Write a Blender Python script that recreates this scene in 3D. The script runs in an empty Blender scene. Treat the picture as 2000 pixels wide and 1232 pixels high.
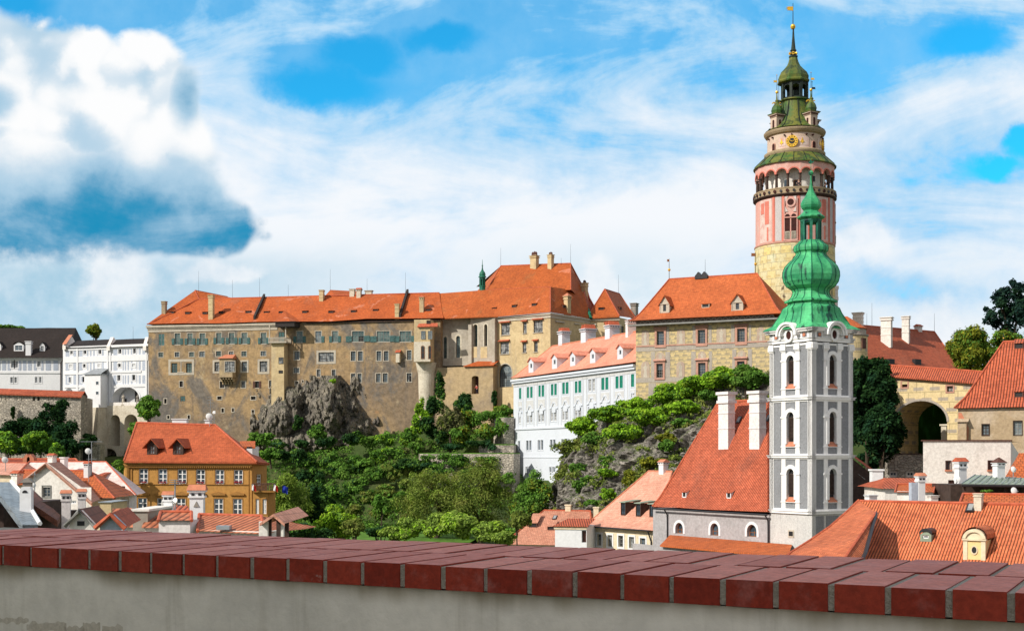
import bpy, bmesh, math, random
import numpy as np
from mathutils import Vector, Matrix, noise
R_ = math.radians
scene = bpy.context.scene
COL = scene.collection
F, CX, HY = 2500.0, 1000.0, 890.0          # focal length, centre column and horizon row of the 2000 px photograph

# ------------------------------------------------------------------ camera
cd = bpy.data.cameras.new('camera'); cam = bpy.data.objects.new('camera', cd); COL.objects.link(cam)
cam.location = (0, 0, 0); cam.rotation_euler = (R_(90), 0, 0)
cd.sensor_width = 36.0; cd.lens = 36.0 * F / 2000.0
cd.shift_y = (890.0 - 616.0) / 2000.0
cd.clip_start = 0.1; cd.clip_end = 9000
scene.camera = cam
scene.view_settings.view_transform = 'Standard'; scene.view_settings.look = 'None'
scene.view_settings.exposure = 0.0; scene.view_settings.gamma = 1.0
scene.view_settings.use_curve_mapping = False

# ------------------------------------------------------------------ sun
SUN = Vector((0.67, 0.44, -0.60)).normalized()
sd = bpy.data.lights.new('sun', 'SUN'); so = bpy.data.objects.new('sun', sd); COL.objects.link(so)
sd.energy = 4.9; sd.angle = R_(0.53); sd.color = (1.0, 0.93, 0.82)
so.rotation_euler = SUN.to_track_quat('-Z', 'Y').to_euler(); so.location = (-60, -20, 80)

# ------------------------------------------------------------------ node helper
class G:
    def __init__(s, nt): s.nt = nt; s.n = nt.nodes; s.l = nt.links
    def new(s, t, **kw):
        n = s.n.new(t)
        for k, v in kw.items(): setattr(n, k, v)
        return n
    def put(s, sock, v):
        if v is None: return
        if hasattr(v, 'is_output'): s.l.new(v, sock)
        elif isinstance(v, (tuple, list)) and len(v) == 3 and sock.type == 'RGBA': sock.default_value = (*v, 1)
        else: sock.default_value = v
    def m(s, op, a, b=None, c=None, clamp=False):
        n = s.new('ShaderNodeMath', operation=op, use_clamp=clamp)
        s.put(n.inputs[0], a); s.put(n.inputs[1], b); s.put(n.inputs[2], c); return n.outputs[0]
    def add(s, a, b): return s.m('ADD', a, b)
    def sub(s, a, b): return s.m('SUBTRACT', a, b)
    def mul(s, a, b): return s.m('MULTIPLY', a, b)
    def vm(s, op, a, b=None, out=0):
        n = s.new('ShaderNodeVectorMath', operation=op)
        s.put(n.inputs[0], a); s.put(n.inputs[1], b); return n.outputs[out]
    def xyz(s, x, y, z):
        n = s.new('ShaderNodeCombineXYZ'); s.put(n.inputs[0], x); s.put(n.inputs[1], y); s.put(n.inputs[2], z); return n.outputs[0]
    def sep(s, v):
        n = s.new('ShaderNodeSeparateXYZ'); s.put(n.inputs[0], v); return n.outputs
    def noise(s, vec, scale, detail=4, rough=0.55, dist=0.0):
        n = s.new('ShaderNodeTexNoise'); s.put(n.inputs['Vector'], vec)
        n.inputs['Scale'].default_value = scale; n.inputs['Detail'].default_value = detail
        n.inputs['Roughness'].default_value = rough; n.inputs['Distortion'].default_value = dist
        return n.outputs[0]
    def voro(s, vec, scale, feature='F1', out=0, rand=1.0):
        n = s.new('ShaderNodeTexVoronoi', feature=feature); s.put(n.inputs['Vector'], vec)
        n.inputs['Scale'].default_value = scale; n.inputs['Randomness'].default_value = rand; return n.outputs[out]
    def step(s, v, a, b, lo=0.0, hi=1.0):
        n = s.new('ShaderNodeMapRange', interpolation_type='SMOOTHSTEP'); s.put(n.inputs[0], v)
        for i, x in enumerate((a, b, lo, hi)): n.inputs[i + 1].default_value = x
        return n.outputs[0]
    def mix(s, f, a, b, blend='MIX'):
        n = s.new('ShaderNodeMix', data_type='RGBA', blend_type=blend)
        s.put(n.inputs[0], f); s.put(n.inputs[6], a); s.put(n.inputs[7], b); return n.outputs[2]
    def map(s, vec, scale=(1, 1, 1), loc=(0, 0, 0), rot=(0, 0, 0)):
        n = s.new('ShaderNodeMapping'); s.put(n.inputs[0], vec)
        n.inputs[1].default_value = loc; n.inputs[2].default_value = rot; n.inputs[3].default_value = scale; return n.outputs[0]
    def bump(s, h, strength=0.3, dist=0.05):
        n = s.new('ShaderNodeBump'); n.inputs['Strength'].default_value = strength
        n.inputs['Distance'].default_value = dist; s.put(n.inputs['Height'], h); return n.outputs[0]
    def brick(s, vec, w, h, mortar, offset=0.5, c1=(0, 0, 0), c2=(1, 1, 1), cm=(0.5, 0.5, 0.5), smooth=0.1):
        n = s.new('ShaderNodeTexBrick', offset=offset); s.put(n.inputs['Vector'], vec)
        s.put(n.inputs['Color1'], c1); s.put(n.inputs['Color2'], c2); s.put(n.inputs['Mortar'], cm)
        n.inputs['Scale'].default_value = 1.0; n.inputs['Mortar Size'].default_value = mortar
        n.inputs['Mortar Smooth'].default_value = smooth; n.inputs['Bias'].default_value = 0.0
        n.inputs['Brick Width'].default_value = w; n.inputs['Row Height'].default_value = h
        return n.outputs
def newmat(name):
    m = bpy.data.materials.new(name); m.use_nodes = True; nt = m.node_tree; nt.nodes.clear()
    g = G(nt); out = g.new('ShaderNodeOutputMaterial'); b = g.new('ShaderNodeBsdfPrincipled')
    g.l.new(b.outputs[0], out.inputs[0]); b.inputs['Roughness'].default_value = 0.85
    b.inputs['Specular IOR Level'].default_value = 0.25
    tc = g.new('ShaderNodeTexCoord')
    g.uv = tc.outputs['UV']; g.ob = tc.outputs['Object']; g.b = b; g.out = out
    return m, g

# ------------------------------------------------------------------ sky: the light of the Sky Texture with a cloud cover laid out by compass direction
w = bpy.data.worlds.new('World'); scene.world = w; w.use_nodes = True
g = G(w.node_tree); g.n.clear()
wo = g.new('ShaderNodeOutputWorld'); bg = g.new('ShaderNodeBackground'); g.l.new(bg.outputs[0], wo.inputs[0])
bg.inputs[1].default_value = 0.1
w.cycles.sampling_method = 'MANUAL'; w.cycles.sample_map_resolution = 256
sky = g.new('ShaderNodeTexSky', sky_type='NISHITA'); sky.sun_disc = False
sky.sun_elevation = math.asin(-SUN.z); sky.sun_rotation = math.atan2(-SUN.x, -SUN.y)
sky.air_density = 1.0; sky.dust_density = 0.3; sky.ozone_density = 3.0
tc = g.new('ShaderNodeTexCoord'); D = tc.outputs['Generated']; dx, dy, dz = g.sep(D)
dyc = g.m('MAXIMUM', dy, 0.12)
u = g.m('MULTIPLY_ADD', g.m('DIVIDE', dx, dyc), 2.5, 1.0)
v = g.m('MULTIPLY_ADD', g.m('DIVIDE', dz, dyc), -2.5, 0.89)
p = g.xyz(u, v, 0.0)
def blob(pp, cx, cy, rx, ry):
    q = g.vm('MULTIPLY', g.vm('SUBTRACT', pp, (cx, cy, 0)), (1 / rx, 1 / ry, 0))
    return g.sub(1.0, g.vm('LENGTH', q, out=1))
def union(lst):
    r = lst[0]
    for x in lst[1:]: r = g.m('SMOOTH_MAX', r, x, 0.12)
    return r
pw = g.map(p, (1.3, 3.2, 1), rot=(0, 0, 0.35))
n1 = g.noise(pw, 1.6, 8, 0.6, 0.6); n2 = g.noise(p, 7.0, 7, 0.62); n3 = g.noise(p, 22.0, 5, 0.6)
wn = g.new('ShaderNodeTexNoise'); g.put(wn.inputs['Vector'], p); wn.inputs['Scale'].default_value = 5.5
wn.inputs['Detail'].default_value = 7; wn.inputs['Roughness'].default_value = 0.6
warp = g.vm('ADD', p, g.vm('MULTIPLY', g.vm('SUBTRACT', wn.outputs[1], (0.5, 0.5, 0.5)), (0.16, 0.12, 0.0)))
# high veil of cloud with clear gaps
blue = g.mix(1.0, sky.outputs[0], (0.12, 1.62, 2.0), 'MULTIPLY')
holes = union([blob(warp, .635, .165, .17, .06), blob(warp, .71, .11, .11, .055), blob(warp, .00, .0, .13, .06), blob(warp, 1.88, .08, .12, .05),
               blob(warp, 1.955, .325, .07, .03), blob(warp, 2.0, .28, .05, .05), blob(warp, .86, .07, .12, .04)])
soft = union([blob(warp, .85, .08, .60, .20), blob(warp, 1.80, .07, .35, .14), blob(warp, 1.85, .33, .42, .20), blob(warp, .2, .0, .5, .12),
              blob(warp, 1.2, .10, .5, .22), blob(warp, 1.75, .57, .28, .05), blob(warp, 1.05, .30, .35, .14), blob(warp, 1.68, .2, .2, .2)])
fine = g.add(g.mul(g.sub(n2, 0.5), 0.9), g.mul(g.sub(n3, .5), .25))
veil = g.add(g.add(0.57, g.mul(g.sub(n1, 0.5), 1.9)), g.mul(g.step(v, 0.12, 0.46), 0.36))
veil = g.add(veil, g.mul(fine, 0.65))
veil = g.sub(veil, g.mul(g.step(soft, -0.15, 0.9), 0.44))
veil = g.m('MAXIMUM', veil, g.add(0.16, g.mul(fine, .25)))
hk = g.step(g.add(holes, g.mul(fine, .6)), 0.0, 0.62)
veil = g.m('MULTIPLY', veil, g.sub(1.0, hk), clamp=True)
vcol = g.mix(g.step(veil, 0.10, 1.0), (3.0, 6.3, 9.3), (9.2, 9.5, 9.9))
c = g.mix(g.step(veil, -0.05, 0.42), blue, vcol)
# grey-blue layered cloud low over the horizon
low = g.mul(g.step(v, 0.42, 0.56), g.step(g.add(n1, g.mul(n2, 0.5)), 0.55, 0.95))
lowl = g.mul(g.mul(g.step(v, 0.47, 0.54), g.step(u, 1.0, 0.1)), g.step(g.add(n2, g.mul(n3, .4)), .50, .92, 1.0, .45))
c = g.mix(g.mul(low, 0.55), c, (4.9, 7.1, 8.5)); c = g.mix(g.mul(lowl, 0.9), c, (3.5, 5.9, 7.5))
puff = union([blob(warp, .235, .55, .10, .075), blob(warp, 1.85, .635, .085, .075), blob(warp, 1.80, .66, .06, .05),
              blob(warp, 1.17, .55, .06, .05), blob(warp, .42, .53, .12, .03), blob(warp, 1.67, .47, .07, .06)])
puff = g.add(puff, g.mul(g.sub(n2, 0.5), 0.9))
c = g.mix(g.mul(g.step(puff, -0.05, 0.55), 0.70), c, g.mix(g.step(n2, .35, .62), (7.6, 8.4, 9.2), (9.6, 9.7, 9.9)))
# the big heaped cloud: white heads, deep blue-grey underside
bil = g.sub(.62, g.voro(g.vm('ADD', p, g.vm('MULTIPLY', g.vm('SUBTRACT', wn.outputs[1], (.5, .5, .5)), (.10, .10, 0))), 11.0, 'SMOOTH_F1'))
bil2 = g.sub(.55, g.voro(warp, 26.0, 'SMOOTH_F1'))
cum = union([blob(p, -.02, .13, .22, .12), blob(p, .12, .14, .15, .10), blob(p, .28, .165, .11, .10), blob(p, .10, .28, .18, .11),
             blob(p, .30, .30, .13, .11), blob(p, -.02, .34, .22, .14), blob(p, .18, .38, .25, .12), blob(p, .30, .44, .21, .07),
             blob(p, .05, .45, .34, .075), blob(p, .345, .20, .05, .075), blob(p, .345, .39, .09, .10), blob(p, .415, .455, .085, .05)])
cum = g.add(cum, g.add(g.add(g.mul(bil, .40), g.mul(bil2, .16)), g.mul(g.sub(n3, 0.5), 0.22)))
flat = g.step(g.add(g.add(v, g.mul(g.sub(n2, .5), .10)), g.mul(g.sub(n3, .5), .05)), .525, .470)
cmask = g.mul(g.step(g.add(cum, g.mul(g.sub(n2, .5), .12)), 0.05, 0.30), flat)
rel = g.add(g.mul(bil, .8), g.mul(bil2, .35))
vv = g.add(g.add(v, g.mul(g.sub(n2, 0.5), 0.10)), g.mul(bil, -.10))
under = g.step(vv, .205, .435)
side = union([blob(p, .37, .19, .055, .11), blob(p, -.02, .20, .09, .06)])
side = g.step(g.add(side, g.add(g.mul(bil, -.45), g.mul(g.sub(n2, .5), .8))), -.15, .95)
shade = g.m('MAXIMUM', g.m('MAXIMUM', under, g.mul(side, 0.80)), g.step(rel, .34, -.12, 0, .52), clamp=True)
ccol = g.mix(g.step(shade, 0.02, 0.62), (9.85, 9.9, 9.95), (4.3, 6.3, 7.9))
ccol = g.mix(g.step(g.mul(shade, g.step(g.add(n1, g.mul(n2, .5)), .45, .95, .62, 1.0)), 0.44, 1.0), ccol, (0.15, 2.8, 5.1))
c = g.mix(cmask, c, ccol)
# away from the view: broken cloud over the same blue
gen = g.mix(g.step(g.noise(D, 2.2, 4, .6), .34, .60), sky.outputs[0], (7.6, 7.4, 7.2))
c = g.mix(g.step(dy, 0.35, 0.65), gen, c)
g.put(bg.inputs[0], c)

# ------------------------------------------------------------------ materials
def plaster(name, c, c2=None, c3=None, amt=0.6, scale=0.25, streak=0.4, rough=0.9, bump=0.25, patch=0.58, fa=1.0):
    m, g = newmat(name); c2 = c2 or tuple(x * 0.75 for x in c); c3 = c3 or tuple(x * 0.55 for x in c)
    nb = g.noise(g.ob, scale, 7, 0.65, 0.4); nf = g.noise(g.ob, scale * 9, 5, 0.7)
    ns = g.noise(g.map(g.ob, (1.6, 1.6, 0.10)), scale * 4.5, 5, 0.6)
    col = g.mix(g.mul(g.step(nb, 0.40, 0.66), amt), c, c2)
    col = g.mix(g.mul(g.step(g.add(g.mul(ns, .55), g.mul(nb, .45)), patch - .06, patch + .10), streak), col, c3)
    col = g.mix(1.0, col, g.mix(g.step(nf, 0.25, 0.75), tuple(1 - x * fa for x in (.20, .21, .22)), tuple([1 + .12 * fa] * 3)), 'MULTIPLY')
    g.put(g.b.inputs['Base Color'], col); g.b.inputs['Roughness'].default_value = rough
    if bump: g.put(g.b.inputs['Normal'], g.bump(g.add(nf, nb), bump, 0.12))
    return m
def flat(name, c, rough=0.7, metal=0.0, var=0.15, scale=3.0, bump=0.0):
    m, g = newmat(name); n = g.noise(g.ob, scale, 5, 0.6)
    g.put(g.b.inputs['Base Color'], g.mix(g.step(n, 0.3, 0.7), tuple(x * (1 - var) for x in c), tuple(min(1, x * (1 + var)) for x in c)))
    g.b.inputs['Roughness'].default_value = rough; g.b.inputs['Metallic'].default_value = metal
    if bump: g.put(g.b.inputs['Normal'], g.bump(n, bump, 0.05))
    return m
def glass(name, c=(0.03, 0.045, 0.06), c2=None, rough=0.12, scale=0.8):
    m, g = newmat(name); n = g.noise(g.ob, scale, 3)
    g.put(g.b.inputs['Base Color'], g.mix(g.step(n, .42, .6), c, c2 or tuple(x * 2.2 for x in c)))
    g.b.inputs['Roughness'].default_value = rough; g.b.inputs['Specular IOR Level'].default_value = 0.5
    return m
def tiles(name, c1, c2, w=0.19, h=0.17, mort=0.02, patchc=None, patch=0.62, dark=0.45, pan=0.0, rough=0.75, stain=(0.10, 0.07, 0.06), sa=0.35, lines=None, bump=0.5):
    """plain tiles (pan=0) or round-backed pantiles whose rolls run up the slope"""
    m, g = newmat(name)
    if pan:
        uu, vv, _ = g.sep(g.uv)
        uw = g.add(uu, g.mul(g.sub(g.noise(g.uv, 0.8, 2), 0.5), 0.05))
        roll = g.m('ABSOLUTE', g.m('SINE', g.mul(uw, math.pi / w)))
        row = g.m('FRACT', g.m('DIVIDE', g.add(vv, g.mul(g.sub(g.noise(g.uv, 0.5, 3), 0.5), 0.08)), h))
        bt = g.brick(g.uv, w, h, 0.0, 0.0, c1, c2)[0]
        gap = g.m('MAXIMUM', g.step(roll, 0.80, 0.20), g.mul(g.step(row, 0.80, 0.98), 0.35))
        col = g.mix(g.mul(gap, 1 - dark + .15), bt, tuple(x * dark for x in c1))
        hgt = g.add(roll, g.mul(g.sub(1.0, row), 0.6)); bd = 0.06
    else:
        bt = g.brick(g.uv, w, h, mort, 0.5, c1, c2, tuple(x * dark for x in c1), 0.3)
        col = bt[0]; _, vv, _ = g.sep(g.uv)
        row = g.m('FRACT', g.m('DIVIDE', vv, h)); hgt = g.sub(1.0, row); bd = 0.03
        if lines:
            rl = g.m('FRACT', g.m('DIVIDE', vv, lines)); col = g.mix(g.mul(g.step(rl, .80, .95), .6), col, tuple(x * .55 for x in c1))
    nb = g.noise(g.ob, 0.35, 6, 0.62, 0.5); nf = g.noise(g.ob, 2.6, 5, 0.65)
    if patchc: col = g.mix(g.step(g.noise(g.map(g.ob, (1, 1, 1.3)), 0.20, 7, 0.6, 0.8), patch, patch + .012), col, patchc)
    st = g.noise(g.map(g.ob, (1, 1, 0.5)), 0.22, 6, 0.7)
    col = g.mix(g.mul(g.step(st, 0.52, 0.75), sa), col, stain)
    col = g.mix(1.0, col, g.mix(g.step(nf, .25, .75), (.74, .72, .70), (1.18, 1.16, 1.14)), 'MULTIPLY')
    col = g.mix(1.0, col, g.mix(g.step(nb, .3, .7), (.86, .84, .82), (1.1, 1.1, 1.1)), 'MULTIPLY')
    g.put(g.b.inputs['Base Color'], col); g.b.inputs['Roughness'].default_value = rough
    g.put(g.b.inputs['Normal'], g.bump(hgt, bump, bd))
    return m
def leafmat(name, c1, c2, c3=None, trans=0.25):
    m, g = newmat(name); geo = g.new('ShaderNodeNewGeometry'); rnd = geo.outputs['Random Per Island']
    rn2 = g.m('FRACT', g.mul(rnd, 37.3)); col = g.mix(1.0, g.mix(rnd, c1, c2), g.mix(g.m('POWER', rn2, 1.3), (.34, .38, .40), (1.5, 1.45, 1.3)), 'MULTIPLY'); nb = g.noise(g.ob, 0.5, 4, 0.6)
    if c3: col = g.mix(g.mul(g.step(nb, 0.48, 0.66), 0.75), col, c3)
    col = g.mix(1.0, col, g.mix(g.step(nb, .3, .7), (.75, .78, .8), (1.2, 1.18, 1.1)), 'MULTIPLY')
    d = g.new('ShaderNodeBsdfDiffuse'); t = g.new('ShaderNodeBsdfTranslucent'); ms = g.new('ShaderNodeMixShader')
    g.put(d.inputs[0], col); g.put(t.inputs[0], g.mix(1.0, col, (1.5, 1.7, .5), 'MULTIPLY')); ms.inputs[0].default_value = trans
    g.l.new(d.outputs[0], ms.inputs[1]); g.l.new(t.outputs[0], ms.inputs[2]); g.l.new(ms.outputs[0], g.out.inputs[0])
    return m
def rockmat(name, c1, c2, c3, sc=0.4, moss=(0.05, 0.065, 0.02), ma=0.5):
    m, g = newmat(name); q = g.map(g.ob, (1, 1, .8), rot=(.4, .5, .2))
    nb = g.noise(q, sc, 8, 0.7, 1.2); vo = g.voro(q, sc * 2.4, 'DISTANCE_TO_EDGE')
    col = g.mix(g.step(nb, .35, .62), c1, c2); col = g.mix(g.step(g.noise(q, sc * 5, 6, .7), .45, .7), col, c3)
    col = g.mix(g.mul(g.step(vo, .05, .0), .55), col, tuple(x * .3 for x in c1))
    geo = g.new('ShaderNodeNewGeometry'); nz = g.sep(geo.outputs['Normal'])[2]
    col = g.mix(g.mul(g.mul(g.step(nz, .35, .8), g.step(g.noise(g.ob, .9, 5), .4, .6)), ma), col, moss)
    g.put(g.b.inputs['Base Color'], col)
    g.put(g.b.inputs['Normal'], g.bump(g.add(g.mul(vo, 1.5), g.noise(q, sc * 4, 8, .75)), 0.9, 0.5))
    return m
def ashlar(name, c1, c2, cm, w, h, mort=0.06, sh=None, dark=None, stain=None):
    """painted ashlar: blocks with a drawn shadow line"""
    m, g = newmat(name); b = g.brick(g.uv, w, h, mort, 0.5, c1, c2, cm, 0.15)
    col = b[0]
    if sh:      # the sgraffito bosses: a darker lower-right half drawn on each block
        uu, vv, _ = g.sep(g.uv); r = g.m('FLOOR', g.m('DIVIDE', vv, h)); odd = g.m('MODULO', g.m('ABSOLUTE', r), 2.0)
        fu = g.m('FRACT', g.add(g.m('DIVIDE', uu, w), g.mul(odd, .5))); fv = g.m('FRACT', g.m('DIVIDE', vv, h))
        k = g.mul(g.mul(g.step(fu, .28, .34), g.step(fu, .95, .9)), g.mul(g.step(fv, .5, .42), g.step(fv, .1, .16)))
        col = g.mix(g.mul(k, .75), col, sh)
    nb = g.noise(g.ob, .45, 6, .65, .5); nf = g.noise(g.ob, 3.5, 5, .65)
    if stain: col = g.mix(g.mul(g.step(nb, .52, .72), .65), col, stain)
    if dark: col = g.mix(g.mul(g.step(g.noise(g.map(g.ob, (1.4, 1.4, .35)), .55, 6, .7), .56, .68), .8), col, dark)
    col = g.mix(1.0, col, g.mix(g.step(nf, .25, .75), (.82, .82, .82), (1.1, 1.1, 1.1)), 'MULTIPLY')
    g.put(g.b.inputs['Base Color'], col); g.put(g.b.inputs['Normal'], g.bump(g.add(b[1], g.mul(nf, .3)), .25, .06))
    return m
def copper(name, c1, c2, cd, seam=0.9, dark_at=0.62, da=0.9):
    m, g = newmat(name); nb = g.noise(g.map(g.ob, (1, 1, .8)), .55, 6, .6, .3); nf = g.noise(g.ob, 4., 5, .6)
    col = g.mix(g.step(nb, .35, .65), c1, c2)
    ns = g.noise(g.map(g.ob, (1.2, 1.2, .22)), .9, 6, .65); col = g.mix(g.mul(g.step(ns, dark_at, dark_at + .07), da), col, cd)
    _, _, oz = g.sep(g.ob); col = g.mix(g.mul(g.step(g.m('FRACT', g.m('DIVIDE', oz, seam)), .93, .98), .35), col, cd)
    col = g.mix(1.0, col, g.mix(g.step(nf, .25, .75), (.84, .86, .84), (1.12, 1.1, 1.1)), 'MULTIPLY')
    g.put(g.b.inputs['Base Color'], col); g.b.inputs['Roughness'].default_value = .6
    g.put(g.b.inputs['Normal'], g.bump(nf, .15, .05))
    return m

M = {}
m, g = newmat('weathered_palace_plaster'); q = g.map(g.ob, (1, 1, 1)); big = g.noise(q, .055, 8, .68, 1.0); mid = g.noise(g.map(g.ob, (1, 1, .55), (7, 3, 1)), .16, 8, .7, .8); fin = g.noise(g.ob, 1.3, 7, .72); str_ = g.noise(g.map(g.ob, (1.3, 1.3, .16)), .55, 6, .65)
c_ = g.mix(g.step(big, .42, .60), (.375, .262, .140), (.235, .178, .122)); c_ = g.mix(g.mul(g.step(mid, .47, .60), .85), c_, (.145, .14, .135)); c_ = g.mix(g.mul(g.step(g.noise(g.ob, .21, 8, .7, .6), .58, .68), .65), c_, (.50, .41, .26)); c_ = g.mix(g.mul(g.step(str_, .55, .74), .55), c_, (.13, .12, .115))
c_ = g.mix(g.mul(g.step(g.noise(g.map(g.ob, (1, 1, 1.6), (3, 9, 4)), .4, 7, .7), .62, .68), .6), c_, (.40, .22, .11)); c_ = g.mix(1.0, c_, g.mix(g.step(fin, .28, .72), (.66, .65, .64), (1.22, 1.2, 1.18)), 'MULTIPLY')
g.put(g.b.inputs['Base Color'], c_); g.put(g.b.inputs['Normal'], g.bump(g.add(fin, mid), .6, .15)); M['castle'] = m
M['castle_low'] = plaster('rough_stone_plaster', (.44, .33, .19), (.30, .24, .17), (.15, .13, .12), .8, .16, .6, bump=.8)
M['castle_grey'] = plaster('grey_plaster', (.34, .31, .27), (.25, .23, .21), (.15, .15, .15), .8, .15, .7)
M['castle_yel'] = plaster('yellow_ochre_plaster', (.58, .46, .27), (.47, .36, .20), (.36, .31, .25), .8, .2, .6)
M['chapel'] = plaster('chapel_plaster', (.44, .40, .34), (.36, .31, .24), (.24, .22, .20), .8, .2, .6)
M['stone_trim'] = plaster('pale_stone_trim', (.52, .47, .39), (.40, .36, .30), (.28, .26, .23), .7, .8, .4)
M['stucco_pale'] = plaster('flaking_white_stucco', (.62, .57, .47), (.50, .44, .34), (.36, .31, .24), .8, .4, .6)
M['white'] = plaster('white_plaster', (.74, .75, .77), (.68, .69, .72), (.54, .55, .57), .5, .35, .25, bump=.05, fa=.4)
M['white_c'] = plaster('church_white_plaster', (.82, .82, .82), (.77, .77, .78), (.60, .60, .58), .5, .5, .35, bump=.03, fa=.35)
M['white_h'] = plaster('cool_white_plaster', (.60, .64, .71), (.56, .60, .67), (.50, .53, .58), .5, .35, .25, bump=.03, fa=.3)
M['cream_y'] = plaster('yellow_cream_plaster', (.74, .58, .28), (.68, .52, .24), None, .5, .6, .3, bump=.03, fa=.4)
M['whitew'] = plaster('weathered_white_plaster', (.78, .75, .71), (.68, .64, .60), (.45, .42, .38), .6, .5, .4, bump=.1)
M['pink_white'] = plaster('pinkish_white_plaster', (.76, .72, .72), (.68, .64, .64), (.5, .47, .46), .6, .5, .35, bump=.1)
M['greyblue'] = plaster('blue_grey_plaster', (.42, .47, .56), (.38, .43, .52), (.35, .38, .44), .5, .5, .2, bump=.05)
M['panel_grey'] = plaster('pale_grey_panel', (.56, .57, .58), (.50, .51, .53), (.46, .46, .47), .5, .5, .2, bump=.05)
M['tower_grey'] = plaster('tower_grey_plaster', (.245, .255, .275), (.21, .22, .24), (.19, .19, .20), .6, .6, .35, bump=.15)
M['nave'] = plaster('nave_grey_plaster', (.40, .385, .40), (.33, .32, .33), (.27, .26, .27), .7, .4, .4)
M['ochre'] = plaster('ochre_house_plaster', (.45, .235, .065), (.40, .205, .055), (.33, .17, .05), .5, .3, .25, bump=.08)
M['ochre_trim'] = plaster('ochre_trim', (.36, .18, .05), None, None, .4, .6, .2)
M['cream'] = plaster('cream_plaster', (.72, .62, .45), (.66, .56, .40), None, .5, .4, .2, bump=.05)
M['brokenwall'] = plaster('peeling_brown_plaster', (.40, .30, .19), (.52, .43, .33), (.30, .17, .12), .9, .35, .6, bump=.5)
m, g = newmat('rubble_stone_wall'); q = g.map(g.ob, (1, 1, 1.5)); vo = g.new('ShaderNodeTexVoronoi'); g.put(vo.inputs['Vector'], q); vo.inputs['Scale'].default_value = 1.9; ed = g.voro(q, 1.9, 'DISTANCE_TO_EDGE'); nb = g.noise(g.ob, .3, 7, .65, .4)
c_ = g.mix(g.sep(vo.outputs['Color'])[0], (.34, .30, .25), (.60, .54, .45)); c_ = g.mix(g.mul(g.step(ed, .09, .02), .6), c_, (.16, .14, .12)); c_ = g.mix(g.mul(g.step(nb, .45, .62), .65), c_, (.30, .275, .24)); c_ = g.mix(g.mul(g.step(g.noise(g.map(g.ob, (1, 1, .2)), .8, 6), .56, .72), .6), c_, (.14, .13, .115))
g.put(g.b.inputs['Base Color'], c_); g.put(g.b.inputs['Normal'], g.bump(g.add(g.mul(g.step(ed, 0, .12), .6), nb), .9, .2)); M['stonewall'] = m
M['t_castle'] = tiles('castle_orange_tiles', (.45, .106, .026), (.39, .084, .020), .22, .30, .01, (.52, .18, .10), .60, .75, stain=(.30, .13, .08), sa=.55)
M['t_upper'] = tiles('upper_palace_tiles', (.42, .105, .024), (.36, .082, .018), .22, .30, .01, (.50, .17, .09), .64, .75, stain=(.24, .13, .05), sa=.6)
M['t_white'] = tiles('smooth_salmon_tiles', (.68, .285, .20), (.65, .265, .185), .22, .26, .008, None, .6, .85, stain=(.45, .17, .11), sa=.4, bump=.15)
M['t_painted'] = tiles('painted_house_tiles', (.50, .130, .040), (.44, .105, .032), .30, .36, .03, None, .6, .72, stain=(.40, .12, .05), sa=.3)
M['t_nave'] = tiles('nave_pantiles', (.60, .150, .075), (.50, .115, .055), .235, .42, .02, None, .6, .13, pan=1)
M['t_pan'] = tiles('front_pantiles', (.72, .215, .095), (.62, .165, .070), .16, .34, .02, None, .6, .14, pan=1, stain=(.32, .11, .07), sa=.4)
M['t_barn'] = tiles('barn_pantiles', (.55, .135, .065), (.46, .105, .050), .27, .50, .02, None, .6, .15, pan=1, stain=(.25, .09, .06), sa=.4)
M['t_ochre'] = tiles('ochre_house_tiles', (.45, .105, .040), (.38, .085, .032), .24, .42, .02, None, .6, .6, stain=(.40, .10, .045), sa=.3)
M['t_pale'] = tiles('pale_salmon_tiles', (.68, .35, .26), (.62, .30, .215), .30, .34, .02, None, .6, .6, stain=(.50, .22, .16), sa=.3)
M['t_pale2'] = tiles('weathered_pink_tiles', (.56, .27, .185), (.48, .21, .14), .30, .36, .02, None, .6, .45, stain=(.32, .17, .12), sa=.5)
M['t_pinkw'] = tiles('sun_sheen_pink_tiles', (.76, .62, .60), (.72, .58, .56), .30, .34, .01, None, .6, .85, stain=(.62, .44, .42), sa=.3, bump=.1)  # pale tone is the grazing sun's sheen put into the tile colour
M['t_pan2'] = tiles('faded_pantiles', (.56, .20, .10), (.44, .14, .07), .32, .40, .02, None, .6, .22, pan=1, stain=(.30, .13, .09), sa=.5)
M['t_orange'] = tiles('bright_orange_tiles', (.52, .135, .04), (.46, .11, .03), .30, .45, .03, None, .6, .35, lines=.45)
M['t_brown'] = tiles('brown_tiles', (.20, .075, .045), (.16, .060, .036), .25, .36, .02, None, .6, .5, lines=.36)
M['t_darkred'] = tiles('dark_red_tiles', (.30, .065, .032), (.25, .052, .026), .24, .36, .02, None, .6, .5, pan=1)
M['t_stable'] = tiles('stable_tiles', (.42, .105, .050), (.34, .080, .038), .30, .40, .03, None, .6, .5, stain=(.20, .08, .05), sa=.5)
M['t_black'] = tiles('dark_shingles', (.026, .018, .016), (.018, .013, .012), .25, .35, .02, None, .6, .6, stain=(.038, .03, .028), sa=.5)
M['t_slate'] = tiles('grey_slate', (.23, .28, .33), (.19, .235, .28), .45, .55, .03, None, .6, .4, stain=(.30, .30, .28), sa=.4, lines=.55, rough=.5)
M['cap_red'] = flat('red_ridge_tile', (.42, .10, .05), .8, var=.25)
M['glass'] = glass('window_glass'); M['glass_pale'] = glass('curtained_glass', (.30, .31, .31), (.07, .08, .09), scale=1.4)
M['glass_grey'] = glass('grey_glass', (.10, .13, .15), (.20, .23, .24)); M['dark'] = glass('dark_interior', (.008, .008, .010), (.014, .013, .012), .6)
M['glass_green'] = glass('greenish_glass', (.05, .09, .09), (.12, .17, .16))
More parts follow.
